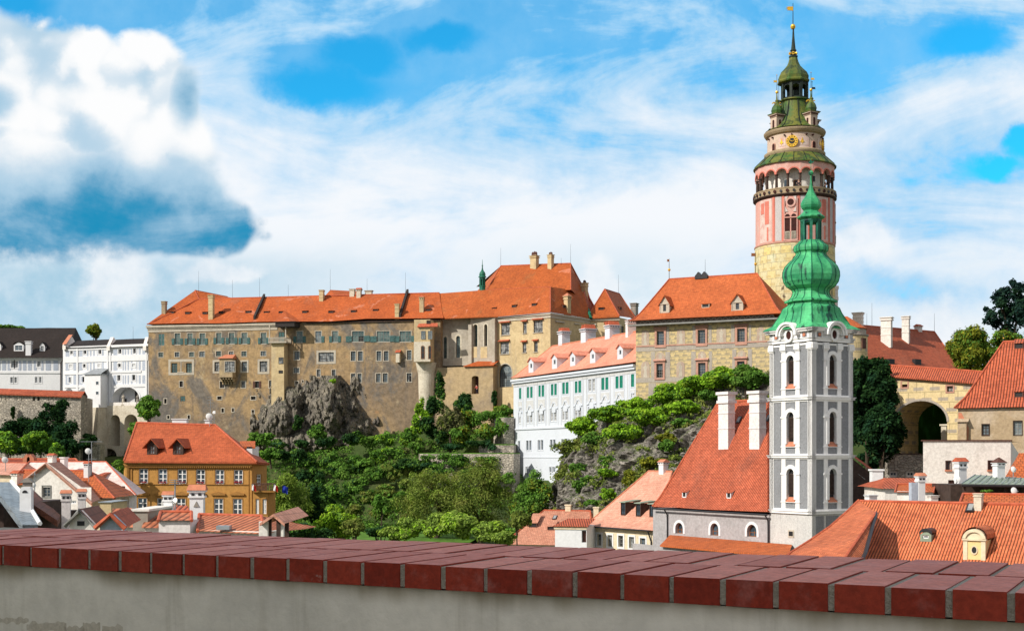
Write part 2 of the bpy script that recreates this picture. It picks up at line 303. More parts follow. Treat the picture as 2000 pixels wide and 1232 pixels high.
M['frame_dark'] = flat('dark_window_frame', (.055, .045, .04), .6); M['frame_white'] = flat('white_window_frame', (.74, .74, .74), .5, var=.06)
M['frame_grey'] = flat('grey_window_frame', (.22, .22, .21), .6); M['frame_brown'] = flat('brown_window_frame', (.25, .095, .035), .6)
M['shut_green'] = flat('blue_green_shutter', (.055, .125, .125), .6, var=.3); M['shut_bright'] = flat('emerald_shutter', (.012, .19, .13), .5, var=.12)
M['wood'] = flat('dark_wood', (.055, .035, .028), .75, var=.3); M['woodr'] = flat('red_brown_wood', (.10, .045, .035), .7, var=.25)
M['pinkstone'] = flat('pink_stone', (.46, .25, .19), .8, var=.15, scale=2)
M['metal'] = flat('dark_metal', (.04, .04, .045), .45, .4); M['zinc'] = flat('zinc_sheet', (.34, .37, .40), .45, .5, scale=1.5)
M['dish'] = flat('white_enamel', (.78, .78, .77), .4, var=.04); M['gold'] = flat('gilding', (.85, .50, .06), .35, .6, var=.12)
M['cop'] = copper('church_verdigris', (.026, .25, .11), (.085, .47, .20), (.007, .040, .038), .55, .575)
M['cop_d'] = copper('dark_verdigris', (.012, .10, .075), (.02, .17, .10), (.005, .03, .03), .6, .55)
M['cop_t'] = copper('tower_copper', (.045, .115, .026), (.15, .155, .030), (.020, .038, .022), 50., .50, .70)
M['cop_black'] = copper('blackened_copper', (.014, .022, .024), (.03, .045, .03), (.006, .008, .01), 50., .5, .7)
M['t_yellow'] = ashlar('painted_yellow_blocks', (.68, .55, .22), (.60, .57, .38), (.40, .35, .22), 1.55, 1.2, .05, (.50, .40, .19), (.16, .20, .12), (.58, .60, .42))
M['t_pink'] = plaster('pink_tower_plaster', (.64, .34, .29), (.60, .43, .38), (.44, .21, .18), .8, .9, .5, bump=.1)
M['t_tan'] = plaster('tan_cornice', (.40, .31, .20), (.33, .25, .16), (.20, .15, .11), .8, .9, .6, bump=.1); M['t_salmon'] = plaster('salmon_arch', (.62, .20, .15), (.55, .17, .13), None, .6, .9, .3)
M['t_pwhite'] = plaster('painted_white', (.60, .55, .52), (.55, .48, .45), None, .6, .9, .3); M['basewall'] = plaster('streaked_base_plaster', (.56, .56, .55), (.50, .50, .50), (.38, .38, .38), .7, .8, .8, bump=.15)
M['t_fresco'] = plaster('faded_fresco', (.64, .52, .47), (.58, .36, .32), (.50, .27, .23), .9, .9, .7, bump=.05)
M['t_drum'] = plaster('painted_drum_plaster', (.58, .46, .37), (.52, .36, .29), (.46, .42, .36), .8, .8, .5, bump=.05)
M['t_grey'] = plaster('tower_grey_field', (.50, .48, .48), (.44, .41, .41), (.40, .36, .35), .6, .7, .4, bump=.05)
M['sgraf'] = ashlar('sgraffito_blocks', (.60, .47, .24), (.53, .42, .22), (.36, .31, .20), 1.25, .62, .05, (.27, .23, .17), None, (.47, .40, .30))
M['sgraf2'] = ashlar('sgraffito_wall', (.70, .56, .31), (.64, .51, .28), (.46, .37, .20), 2.0, 1.25, .07, (.30, .27, .25), None, (.58, .47, .31))
M['fresco'] = plaster('grey_pink_fresco', (.46, .38, .30), (.42, .30, .24), (.33, .29, .25), .9, .9, .7, bump=.05)
M['fresco_grey'] = plaster('grey_painted_band', (.40, .36, .31), (.34, .30, .27), (.26, .24, .22), .8, .6, .6, bump=.05)
M['frieze'] = plaster('dark_frieze', (.13, .115, .105), (.20, .17, .14), (.07, .07, .07), .9, 1.0, .5)
M['rock'] = rockmat('pale_crag_rock', (.35, .31, .245), (.12, .11, .10), (.045, .042, .04), .55)
M['rock2'] = rockmat('grey_schist_rock', (.42, .385, .34), (.17, .155, .14), (.06, .055, .05), .5, (.07, .10, .02), .8)
M['brickw'] = flat('clinker_brick', (.33, .062, .050), .42, var=.22, scale=14, bump=.10)
M['mortar'] = plaster('mortar', (.46, .43, .36), (.36, .34, .28), (.2, .19, .16), .6, 9., .3, bump=.6)
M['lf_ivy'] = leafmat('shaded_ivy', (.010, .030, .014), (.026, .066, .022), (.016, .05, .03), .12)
M['lf_dark'] = leafmat('dark_ivy', (0.020, 0.053, 0.020), (0.043, 0.099, 0.030), (0.030, 0.083, 0.046))
M['lf_mid'] = leafmat('mid_green_leaves', (0.077, 0.181, 0.036), (0.155, 0.308, 0.056), (0.130, 0.218, 0.047))
M['lf_bright'] = leafmat('bright_green_leaves', (0.173, 0.359, 0.029), (0.301, 0.499, 0.045), (0.255, 0.348, 0.042))
M['lf_olive'] = leafmat('olive_leaves', (0.123, 0.176, 0.041), (0.218, 0.279, 0.066), (0.176, 0.176, 0.058))
M['lf_willow'] = leafmat('willow_leaves', (0.160, 0.261, 0.050), (0.306, 0.419, 0.091), (0.226, 0.318, 0.068))
M['lf_yel'] = leafmat('yellowing_leaves', (0.143, 0.176, 0.024), (0.277, 0.277, 0.037), (0.084, 0.143, 0.025))
M['lf_fir'] = leafmat('blue_black_needles', (0.011, 0.029, 0.031), (0.022, 0.051, 0.042), (0.022, 0.055, 0.022), .1)
M['lf_brown'] = leafmat('grey_brown_leaves', (0.114, 0.121, 0.065), (0.194, 0.186, 0.097), (0.097, 0.138, 0.049))
M['grass'] = flat('meadow_grass', (.075, .17, .018), .9, var=.35, scale=.6)
m, g = newmat('earth_and_grass'); nb = g.noise(g.ob, .12, 8, .65, .5); nf = g.noise(g.ob, 1.2, 6, .7)
g.put(g.b.inputs['Base Color'], g.mix(g.step(nf, .3, .7), g.mix(g.step(nb, .45, .6), (.035, .06, .014), (.085, .085, .032)), (.05, .085, .018)))
g.put(g.b.inputs['Normal'], g.bump(nf, .6, .4)); M['earth'] = m
M['bark'] = plaster('bark', (.075, .055, .04), None, None, .6, 1.5, .5, bump=.6)
M['skin'] = flat('skin', (.55, .33, .25), .6, var=.05); M['red_cloth'] = flat('red_cloth', (.50, .03, .025), .8); M['dark_cloth'] = flat('dark_cloth', (.03, .03, .045), .8)
M['blue_cloth'] = flat('blue_flag_cloth', (.012, .03, .30), .7); M['white_cloth'] = flat('white_cloth', (.72, .72, .72), .7); M['hair'] = flat('dark_hair', (.03, .02, .015), .6)
M['flower'] = flat('red_flowers', (.32, .02, .03), .8, var=.4); M['terracotta'] = flat('terracotta_sill', (.50, .19, .11), .8, var=.15)
M['blackred'] = flat('dark_red_interior', (.045, .012, .010), .8, var=.3); M['copper_roof'] = flat('green_sheet_roof', (.24, .30, .23), .55, var=.15, scale=.8)

# ------------------------------------------------------------------ geometry helpers
I4 = Matrix.Identity(4)
def P(px, py, d): return Vector(((px - CX) / F * d, d, (HY - py) / F * d))
def ray(px, py): return Vector(((px - CX) / F, 1.0, (HY - py) / F))
def hit(px, py, p0, n):
    r = ray(px, py); return r * (p0.dot(n) / r.dot(n))
def frame(o, ex):
    ex = Vector((ex[0], ex[1], 0)).normalized(); ez = Vector((0, 0, 1)); ey = ez.cross(ex)
    m = Matrix((ex, ey, ez)).transposed().to_4x4(); m.translation = Vector(o); return m
class MB:
    """collects faces; build() links them as one mesh object"""
    def __init__(s, M=None): s.v = []; s.f = []; s.u = {}; s.mi = []; s.M = M or I4; s.k = 0; s.sm = set()
    def pt(s, p): s.v.append(s.M @ Vector(p)); return len(s.v) - 1
    def face(s, pts, uv=None, smooth=False):
        s.f.append([s.pt(p) for p in pts]); s.mi.append(s.k)
        if uv: s.u[len(s.f) - 1] = uv
        if smooth: s.sm.add(len(s.f) - 1)
    def box(s, x0, x1, y0, y1, z0, z1, skip=''):
        a, b, c, d, e, f_, g_, h = [(x, y, z) for z in (z0, z1) for x, y in ((x0, y0), (x1, y0), (x1, y1), (x0, y1))]
        for k, q in (('f', (a, b, f_, e)), ('r', (b, c, g_, f_)), ('b', (c, d, h, g_)), ('l', (d, a, e, h)), ('t', (e, f_, g_, h)), ('d', (d, c, b, a))):
            if k not in skip: s.face(q)
    def prism(s, poly, y0, y1):
        """polygon in local x,z (counter-clockwise seen from the front) pulled from y0 to y1"""
        s.face([(x, y0, z) for x, z in poly]); s.face([(x, y1, z) for x, z in reversed(poly)])
        n = len(poly)
        for i in range(n):
            (xa, za), (xb, zb) = poly[i], poly[(i + 1) % n]
            s.face([(xb, y0, zb), (xa, y0, za), (xa, y1, za), (xb, y1, zb)])
    def arc(s, cx, cz, r0, r1, y0, y1, a0=0, a1=180, n=12, sx=1.0):
        pts = [(R_(a0 + (a1 - a0) * i / n)) for i in range(n + 1)]
        for a, b in zip(pts, pts[1:]):
            q = [(cx + sx * r1 * math.cos(a), cz + r1 * math.sin(a)), (cx + sx * r1 * math.cos(b), cz + r1 * math.sin(b)),
                 (cx + sx * r0 * math.cos(b), cz + r0 * math.sin(b)), (cx + sx * r0 * math.cos(a), cz + r0 * math.sin(a))]
            (ax, az), (bx, bz), (cx_, cz_), (dx_, dz_) = q
            s.face([(ax, y0, az), (bx, y0, bz), (cx_, y0, cz_), (dx_, y0, dz_)])
            s.face([(ax, y0, az), (ax, y1, az), (bx, y1, bz), (bx, y0, bz)])
            if r0 > 1e-6: s.face([(dx_, y0, dz_), (cx_, y0, cz_), (cx_, y1, cz_), (dx_, y1, dz_)])
    def disc(s, cx, cz, r, y, n=16, sx=1.0):
        s.face([(cx + sx * r * math.cos(2 * math.pi * i / n), y, cz + r * math.sin(2 * math.pi * i / n)) for i in range(n)])
    def tube(s, pts, r, n=6, r1=None):
        pts = [Vector(p) for p in pts]; rings = []
        for i, p in enumerate(pts):
            d = (pts[min(i + 1, len(pts) - 1)] - pts[max(i - 1, 0)]).normalized()
            a = d.orthogonal().normalized(); b = d.cross(a)
            rr = r if r1 is None else r + (r1 - r) * i / (len(pts) - 1)
            rings.append([p + a * rr * math.cos(2 * math.pi * k / n) + b * rr * math.sin(2 * math.pi * k / n) for k in range(n)])
        for ra, rb in zip(rings, rings[1:]):
            for k in range(n): s.face([ra[k], ra[(k + 1) % n], rb[(k + 1) % n], rb[k]], smooth=True)
        s.face(rings[0][::-1]); s.face(rings[-1])
    def lathe(s, cx, cy, prof, n=48, shapes=None, smooth=True, a0=0.0, uvr=None):
        """profile of (radius, z); shapes per level: None round, 8 octagon, 4 square"""
        def rad(th, r, sh):
            if sh is None: return r
            st = 2 * math.pi / sh; k = (th - a0) % st
            return r * math.cos(st / 2) / math.cos(k - st / 2) if sh == 8 else r / max(abs(math.cos(th - a0)), abs(math.sin(th - a0)))
        rings = []
        for i, (r, z) in enumerate(prof):
            sh = shapes[i] if shapes else None; ring = []
            for k in range(n):
                th = a0 + 2 * math.pi * k / n
                if isinstance(sh, tuple): rr = rad(th, r, sh[0]) * (1 - sh[2]) + rad(th, r, sh[1]) * sh[2]
                else: rr = rad(th, r, sh)
                ring.append((cx + rr * math.cos(th), cy + rr * math.sin(th), z))
            rings.append((ring, r, z))
        for (A, ra, za), (B, rb, zb) in zip(rings, rings[1:]):
            for k in range(n):
                j = (k + 1) % n; R = uvr or max(ra, rb)
                ua, ub = 2 * math.pi * k / n * R, 2 * math.pi * (k + 1) / n * R
                s.face([A[k], A[j], B[j], B[k]], [(ua, za), (ub, za), (ub, zb), (ua, zb)], smooth)
        if prof[-1][0] > 1e-4: s.face(rings[-1][0])
        if prof[0][0] > 1e-4: s.face(rings[0][0][::-1])
    def patch(s, cx, cy, R, p0, p1, z0, z1, n=8):
        """a curved panel on a round wall, angles in degrees from the front, to the right"""
        fs = [R_(p0 + (p1 - p0) * i / n) for i in range(n + 1)]; q = lambda f_, r, z: (cx + r * math.sin(f_), cy - r * math.cos(f_), z)
        Ri = R - .08
        for a, b in zip(fs, fs[1:]):
            s.face([q(a, R, z0), q(b, R, z0), q(b, R, z1), q(a, R, z1)])
            s.face([q(a, R, z1), q(b, R, z1), q(b, Ri, z1), q(a, Ri, z1)]); s.face([q(a, Ri, z0), q(b, Ri, z0), q(b, R, z0), q(a, R, z0)])
        s.face([q(fs[0], R, z0), q(fs[0], R, z1), q(fs[0], Ri, z1), q(fs[0], Ri, z0)]); s.face([q(fs[-1], R, z1), q(fs[-1], R, z0), q(fs[-1], Ri, z0), q(fs[-1], Ri, z1)])
    def cut(s): s.cuts = getattr(s, 'cuts', []); s.cuts.append(len(s.f))
    def each(s, name, mat, parent):
        """one part per piece marked with cut()"""
        cs = sorted({0, *getattr(s, 'cuts', []), len(s.f)}); out = None
        for a, b in zip(cs, cs[1:]):
            fs = s.f[a:b]; i0 = min(min(q) for q in fs); i1 = max(max(q) for q in fs) + 1
            out = mesh_obj(name, [tuple(p) for p in s.v[i0:i1]], [[i - i0 for i in q] for q in fs], mat, parent)
        return out
    def build(s, name, mat, parent=None, smooth=None):
        return mesh_obj(name, [tuple(p) for p in s.v], s.f, mat, parent, s.u, s.mi, s.sm)
def root_of(o):
    while o.parent: o = o.parent
    return o
def mesh_obj(name, v, f, mat, parent=None, uvs=None, mi=None, sm=()):
    me = bpy.data.meshes.new(name); o = bpy.data.objects.new(name, me); COL.objects.link(o)
    if parent: off = root_of(parent)['base']; o.parent = parent
    else: off = (0, 0, 0)
    va = np.array(v, float).reshape(-1, 3)
    uvl = me.uv_layers
    me.from_pydata((va - np.array(off)).tolist(), [], f)
    lay = me.uv_layers.new(name='UVMap'); data = np.zeros((sum(len(q) for q in f), 2)); k = 0
    for i, q in enumerate(f):
        if uvs and i in uvs: data[k:k + len(q)] = uvs[i]
        else:
            pts = va[list(q)]; n = np.zeros(3)
            for j in range(len(q)): n += np.cross(pts[j], pts[(j + 1) % len(q)])
            L = np.linalg.norm(n); n = n / L if L > 1e-12 else np.array((0, 0, 1.))
            if abs(n[2]) > .985: data[k:k + len(q)] = pts[:, :2]
            else:
                h = np.array((-n[1], n[0], 0)); h /= np.linalg.norm(h); vv = np.cross(n, h)
                data[k:k + len(q), 0] = pts @ h; data[k:k + len(q), 1] = pts @ vv
        k += len(q)
    lay.data.foreach_set('uv', data.ravel())
    for x in (mat if isinstance(mat, (list, tuple)) else [mat]): me.materials.append(M[x])
    if mi and max(mi, default=0) > 0: me.polygons.foreach_set('material_index', mi)
    if sm: me.polygons.foreach_set('use_smooth', [i in sm for i in range(len(f))])
    me.update(); return o
def thing(name, label, cat, loc, group=None, kind=None):
    o = bpy.data.objects.new(name, None); COL.objects.link(o); o.location = loc; o.empty_display_size = .3
    o['base'] = tuple(loc); o['label'] = label; o['category'] = cat
    if group: o['group'] = group
    if kind: o['kind'] = kind
    return o
def recenter(o, loc):
    loc = Vector(loc); o.data.transform(Matrix.Translation(-loc)); o.location = loc; o['base'] = tuple(loc); return o
def tag(o, label, cat, group=None, kind=None, loc=None):
    o['label'] = label; o['category'] = cat
    if group: o['group'] = group
    if kind: o['kind'] = kind
    if loc is not None: recenter(o, loc)
    else: o['base'] = (0, 0, 0)
    return o
def structure(o): o['kind'] = 'structure'; o['base'] = (0, 0, 0); return o

class Fac:
    """a wall plane through two photo columns at two distances: local x along it, y into the building, z up"""
    def __init__(s, px0, d0, px1, d1, root=None):
        s.a = Vector(((px0 - CX) / F * d0, d0, 0)); s.b = Vector(((px1 - CX) / F * d1, d1, 0)); s.ini(root)
    def ini(s, root):
        s.M = frame(s.a, s.b - s.a); s.W = (s.b - s.a).length; s.inv = s.M.inverted()
        s.n = s.M.to_3x3() @ Vector((0, 1, 0)); s.holes = []; s.arches = []; s.root = root
    def at(s, px, py, off=0.0):
        q = s.inv @ hit(px, py, s.a + s.n * off, s.n); return q.x, q.z
    def mb(s): return MB(s.M)
    def loc(s, q): return s.inv @ q
    def wall(s, name, mat, z0, z1, x0=None, x1=None, y=0.0, depth=0.35, parent=None, back=None, sides=True):
        """wall face with the window holes cut and their reveals; back: thickness of the closed block behind"""
        mb = s.mb(); x0 = 0 if x0 is None else x0; x1 = s.W if x1 is None else x1
        hs = [(max(a, x0), max(c, z0), min(b, x1), min(d, z1), ar) for a, c, b, d, ar in s.holes if b > x0 and a < x1 and d > z0 and c < z1]
        zs = sorted({z0, z1, *(h[1] for h in hs), *(h[3] for h in hs)})
        for za, zb in zip(zs, zs[1:]):
            if zb - za < 1e-5: continue
            cut = sorted((h[0], h[2]) for h in hs if h[1] < (za + zb) / 2 < h[3]); x = x0
            for a, b in cut + [(x1, x1)]:
                if a - x > 1e-5: mb.face([(x, y, za), (a, y, za), (a, y, zb), (x, y, zb)])
                x = max(x, b)
        for a, c, b, d, ar in hs:
            y1 = y + depth; r = (b - a) / 2; zt = d - r * ar if ar else d
            mb.face([(a, y, c), (a, y, zt), (a, y1, zt), (a, y1, c)]); mb.face([(b, y, zt), (b, y, c), (b, y1, c), (b, y1, zt)])
            mb.face([(a, y, c), (a, y1, c), (b, y1, c), (b, y, c)])
            if not ar: mb.face([(a, y, d), (b, y, d), (b, y1, d), (a, y1, d)])
            else:
                cx = (a + b) / 2; n = 10; A = [(cx - r * math.cos(math.pi * i / n), zt + ar * r * math.sin(math.pi * i / n)) for i in range(n + 1)]
                for i in range(n):
                    (xa, za), (xb, zb) = A[i], A[i + 1]
                    mb.face([(xa, y, za), (xb, y, zb), (xb, y, d), (xa, y, d)])
                    mb.face([(xa, y, za), (xa, y1, za), (xb, y1, zb), (xb, y, zb)])
        if back:
            mb.face([(x1, back, z0), (x0, back, z0), (x0, back, z1), (x1, back, z1)])
            mb.face([(x0, back, z0), (x0, y, z0), (x0, y, z1), (x0, back, z1)]); mb.face([(x1, y, z0), (x1, back, z0), (x1, back, z1), (x1, y, z1)])
            mb.face([(x0, y, z1), (x1, y, z1), (x1, back, z1), (x0, back, z1)])
        return mb.build(name, mat, parent or s.root)
    def bx(s, mb, x0, y0, x1, y1, proud, back=0.05, off=0.0):
        """box standing proud of the wall, given by photo pixels"""
        a, zt = s.at(x0, y0); b, zb = s.at(x1, y1)
        mb.box(a, b, off - proud, off + back, min(zb, zt), max(zb, zt))
    def window(s, x0, y0, x1, y1, cols=2, rows=3, frame_='frame_dark', pane='glass_grey', fw=0.07, mw=0.045, depth=0.22, arch=0, off=0.0,
               trim=None, tw=0.2, tp=0.05, sill=None, hood=None, hoodmat='cap_red', shut=None, parent=None, name='window', open_=None, hole=True):
        root = parent or s.root
        a, d = s.at(x0, y0, off); b, c = s.at(x1, y1, off)
        if hole: s.holes.append((a, c, b, d, arch))
        w, h = b - a, d - c; y = off + depth; mb = s.mb(); r = w / 2; zt = d - r * arch if arch else d; cx = (a + b) / 2
        mb.box(a, a + fw, y - .05, y + .04, c, zt); mb.box(b - fw, b, y - .05, y + .04, c, zt); mb.box(a + fw, b - fw, y - .05, y + .04, c, c + fw)
        if arch: mb.arc(cx, zt, (r - fw), r, y - .05, y + .04, n=8)
        else: mb.box(a + fw, b - fw, y - .05, y + .04, d - fw, d)
        for i in range(1, cols):
            x = a + w * i / cols; k = mw * (1.5 if cols % 2 == 0 and i == cols // 2 else .8); mb.box(x - k / 2, x + k / 2, y - .035, y + .03, c + fw, (zt if arch else d - fw))
        zz = [c + h * i / rows for i in range(1, rows)]
        for z in zz:
            if z < zt: mb.box(a + fw, b - fw, y - .03, y + .025, z - mw / 2, z + mw / 2)
        o = mb.build(name, frame_, root)
        pm = s.mb(); pts = [(a, y, c), (b, y, c), (b, y, zt)]
        if arch: pts += [(cx + r * math.cos(math.pi * i / 8), y, zt + arch * r * math.sin(math.pi * i / 8)) for i in range(1, 8)]
        pts.append((a, y, zt))
        if open_:     # one casement standing open on a dark room
            xm = a + w * open_[0]; xn = a + w * open_[1]
            if xm > a + .01: pm.face([(a, y, c), (xm, y, c), (xm, y, d), (a, y, d)])
            if xn < b - .01: pm.face([(xn, y, c), (b, y, c), (b, y, d), (xn, y, d)])
            dm = s.mb(); dm.face([(xm, y + .1, c), (xn, y + .1, c), (xn, y + .1, c + h * open_[2]), (xm, y + .1, c + h * open_[2])]); dm.build('dark_opening', 'dark', o)
            pm.face([(xm, y, c + h * open_[2]), (xn, y, c + h * open_[2]), (xn, y, d), (xm, y, d)])
        else: pm.face(pts)
        pm.build('pane', pane, o)
        if trim:
            t = s.mb(); y0_ = off - tp
            if arch:
                t.box(a - tw, a, y0_, off + .03, c, zt); t.box(b, b + tw, y0_, off + .03, c, zt); t.arc(cx, zt, r, r + tw, y0_, off + .03, n=10)
            else:
                t.box(a - tw, a, y0_, off + .03, c - tw, d + tw); t.box(b, b + tw, y0_, off + .03, c - tw, d + tw)
                t.box(a, b, y0_, off + .03, d, d + tw); t.box(a, b, y0_, off + .03, c - tw, c)
            t.build('surround', trim, o)
        if sill: t = s.mb(); t.box(a - .1, b + .1, off - .16, off + .05, c - .12, c - .003); t.build('sill', sill, o)
        if hood:
            t = s.mb(); k = tw if trim else 0.1; zb = d + k + .06; t.box(a - k - .15, b + k + .15, off - hood, off + .05, zb, zb + .10); t.face([(a - k - .15, off - hood, zb + .10), (b + k + .15, off - hood, zb + .10), (b + k + .15, off + .02, zb + .32), (a - k - .15, off + .02, zb + .32)])
            t.build('hood', hoodmat, o)
        if shut:      # shutters swung open beside the lower half: (left, right, material)
            zt2 = c + h * shut[3] if len(shut) > 3 else d; sw = w * .5
            for k, on in ((0, shut[0]), (1, shut[1])):
                if not on: continue
                t = s.mb(); xa, xb = (a - sw, a - .02) if k == 0 else (b + .02, b + sw)
                t.box(xa, xb, off - .10, off - .03, c, zt2)
                for i in range(1, 4): z = c + (zt2 - c) * i / 4; t.box(xa + .05, xb - .05, off - .125, off - .10, z - .03, z + .03)
                t.build('shutter', shut[2], o)
        return o

def loft(mb, M, levels):
    """stack of rectangles (x0, x1, y0, y1, z): a hipped, flared or gabled roof"""
    old = mb.M; mb.M = M
    R = [[(a, c, z), (b, c, z), (b, d, z), (a, d, z)] for a, b, c, d, z in levels]
    for A, B in zip(R, R[1:]):
        for i in range(4):
            j = (i + 1) % 4; q = [A[i], A[j], B[j], B[i]]; u = []
            for x in q:
                if not any((Vector(x) - Vector(y)).length < 1e-4 for y in u): u.append(x)
            if len(u) > 2: mb.face(u)
    mb.face(R[0][::-1]); mb.M = old
def wavy(o, sag):
    """old roofs are never dead straight"""
    bm = bmesh.new(); bm.from_mesh(o.data); bmesh.ops.subdivide_edges(bm, edges=bm.edges[:], cuts=7, use_grid_fill=True); b = Vector(root_of(o)['base'])
    for v in bm.verts: p = v.co + b; v.co.z += sag * (1.5 * noise.noise(p * .16) + noise.noise(p * .55 + Vector((5, 3, 1))))
    bm.to_mesh(o.data); bm.free(); o.data.update()
class Roof:
    """front slope known by photo pixels; remembers its plane so that chimneys and dormers can stand on it"""
    def __init__(s, fac, eL, eR, rL, rR, run, over=0.5, mat='t_castle', prof=None, parent=None, name='roof', back=True, depth=None, sag=.05, shear=0):
        s.fac = fac; uL, z0 = fac.at(*eL, -over); uR, z1 = fac.at(*eR, -over); ze = (z0 + z1) / 2
        vL, z2 = fac.at(*rL, run); vR, z3 = fac.at(*rR, run); zr = (z2 + z3) / 2; s.u = (uL, uR, vL, vR); uL += shear * over; uR += shear * over; vL -= shear * run; vR -= shear * run
        s.ze, s.zr, s.over, s.run = ze, zr, over, run; s.tan = (zr - ze) / (run + over)
        prof = prof or [(0, 0), (1, 1)]; lv = []; T = run + over
        yb = depth or run * 2 + over
        for t, k in prof:
            y = -over + t * T; a = uL + (vL - uL) * t; b = uR + (vR - uR) * t
            lv.append((a, b, y, (yb - (yb - run) * t) if back else run + .01, ze + (zr - ze) * k))
        mb = MB(); loft(mb, fac.M, lv)
        if shear: ex_ = fac.M.to_3x3().col[0]; mb.v = [q + ex_ * shear * fac.loc(q).y for q in mb.v]
        s.obj = mb.build(name, mat, parent or fac.root); wavy(s.obj, sag)
        s.p0 = fac.M @ Vector((s.u[0], -over, ze)); s.n = (fac.M.to_3x3() @ Vector((0, -s.tan, 1))).normalized(); s.prof = prof
    def y_z(s, z):
        for (t0, k0), (t1, k1) in zip(s.prof, s.prof[1:]):
            k = (z - s.ze) / (s.zr - s.ze)
            if k <= k1 or k1 == 1: t = t0 + (t1 - t0) * (k - k0) / (k1 - k0); return -s.over + t * (s.run + s.over), (k1 - k0) / (t1 - t0) * s.tan
    def at(s, px, py):
        """local point of the front slope under a photo pixel, and the slope there"""
        q = s.fac.loc(hit(px, py, s.p0, s.n))
        for _ in range(6):
            y, t = s.y_z(q.z); x, z = s.fac.at(px, py, y); q = Vector((x, y, z))
        return q, t
    def ridge(s, mat='cap_red', r=0.14, parent=None, hips=(1, 1)):
        mb = s.fac.mb(); a, b, c, d = s.u; z = s.zr
        mb.tube([(c, s.run, z), ((c + d) / 2, s.run, z), (d, s.run, z)], r)
        for on, e, f_ in ((hips[0], a, c), (hips[1], b, d)):
            if on: mb.tube([(e + (f_ - e) * t, -s.over + t * (s.run + s.over), s.ze + (s.zr - s.ze) * k + .02) for t, k in s.prof], r * .8)
        return mb.build('ridge_tiles', mat, s.obj)
    def chimney(s, px, py, wpx, hpx, dep=None, mat='whitew', style='cap', capmat=None, name='chimney', parent=None, rot=0):
        q, t = s.at(px, py); k = s.fac.M @ q; m_ = k.y / F; w = wpx * m_ * 1.02; h = hpx * m_; dp = dep or w
        return chimney(s.fac.M @ Matrix.Translation(q) @ Matrix.Rotation(rot, 4, 'Z'), w, dp, h, t, mat, style, capmat, parent or s.fac.root, name)
    def vent(s, px, py, w=0.9, h=0.42, parent=None, mat=None, side='woodr', slope=0.18):
        q, t = s.at(px, py); mb = MB(s.fac.M @ Matrix.Translation(q)); L = h / max(t - slope, .25) + .02; x = w / 2
        mb.face([(-x, .03, h * .02), (x, .03, h * .02), (x, .03, h * .96), (-x, .03, h * .96)])
        o = mb.build('roof_vent', 'dark', parent or s.obj)
        r = MB(s.fac.M @ Matrix.Translation(q)); zb = h + L * slope
        r.prism([(-x - .1, h), (x + .1, h), (x + .1, h + .06), (-x - .1, h + .06)], -.12, .0)
        for a, b in ((h, zb), ): r.face([(-x - .1, 0, h + .06), (x + .1, 0, h + .06), (x + .1, L, zb + .03), (-x - .1, L, zb + .03)])
        r.build('vent_roof', mat or 't_castle', o)
        c = MB(s.fac.M @ Matrix.Translation(q))
        for sx in (-x, x): c.face([(sx, 0, 0), (sx, 0, h), (sx, L, zb)]); c.box(sx - .05, sx + .05, -.06, .03, 0, h)
        c.box(-x, x, -.06, .03, -.04, .05); c.build('vent_cheek', side, o); return o
    def dormer(s, px, py, wpx, hpx, gpx, body='white', roofmat='t_white', frame_='frame_white', pane='glass', opening=(.3, .25, .7, .85), over=0.12, cheek=None, trim=None, arched=False, shed=None, cols=2, rows=2):
        q, t = s.at(px, py); k = s.fac.M @ q; m_ = k.y / F; w = wpx * m_ / max(.35, abs(s.fac.M.to_3x3().col[0].x)); h = hpx * m_; gh = gpx * m_; x = w / 2
        Q = s.fac.M @ Matrix.Translation(q); mb = MB(Q); L = (h + gh) / t + .1; Lw = h / t
        a, b, c, d = -x + w * opening[0], h * opening[1], -x + w * opening[2], h * opening[3]
        for e in ((-x, a, 0, h), (c, x, 0, h), (a, c, 0, b), (a, c, d, h)): mb.box(*e[:2], 0, .14, *e[2:])
        if not shed: mb.prism([(-x, h), (x, h), (0, h + gh)], 0.02, .14)
        for sx in (-1, 1): mb.face([(sx * x, .14, 0), (sx * x, .14, h), (sx * x, Lw, h), (sx * x, .2, 0)][::sx])
        o = mb.build('dormer', body, s.fac.root)
        wm = MB(Q); y = .10
        wm.box(a, a + .06, y - .05, y + .03, b, d); wm.box(c - .06, c, y - .05, y + .03, b, d); wm.box(a, c, y - .05, y + .03, d - .06, d); wm.box(a, c, y - .05, y + .03, b, b + .06)
        if cols > 1: wm.box((a + c) / 2 - .025, (a + c) / 2 + .025, y - .04, y + .02, b, d)
        if rows > 1: wm.box(a, c, y - .04, y + .02, (b + d) / 2 - .02, (b + d) / 2 + .02)
        wo = wm.build('window', frame_, o)
        r = MB(Q); ov = over
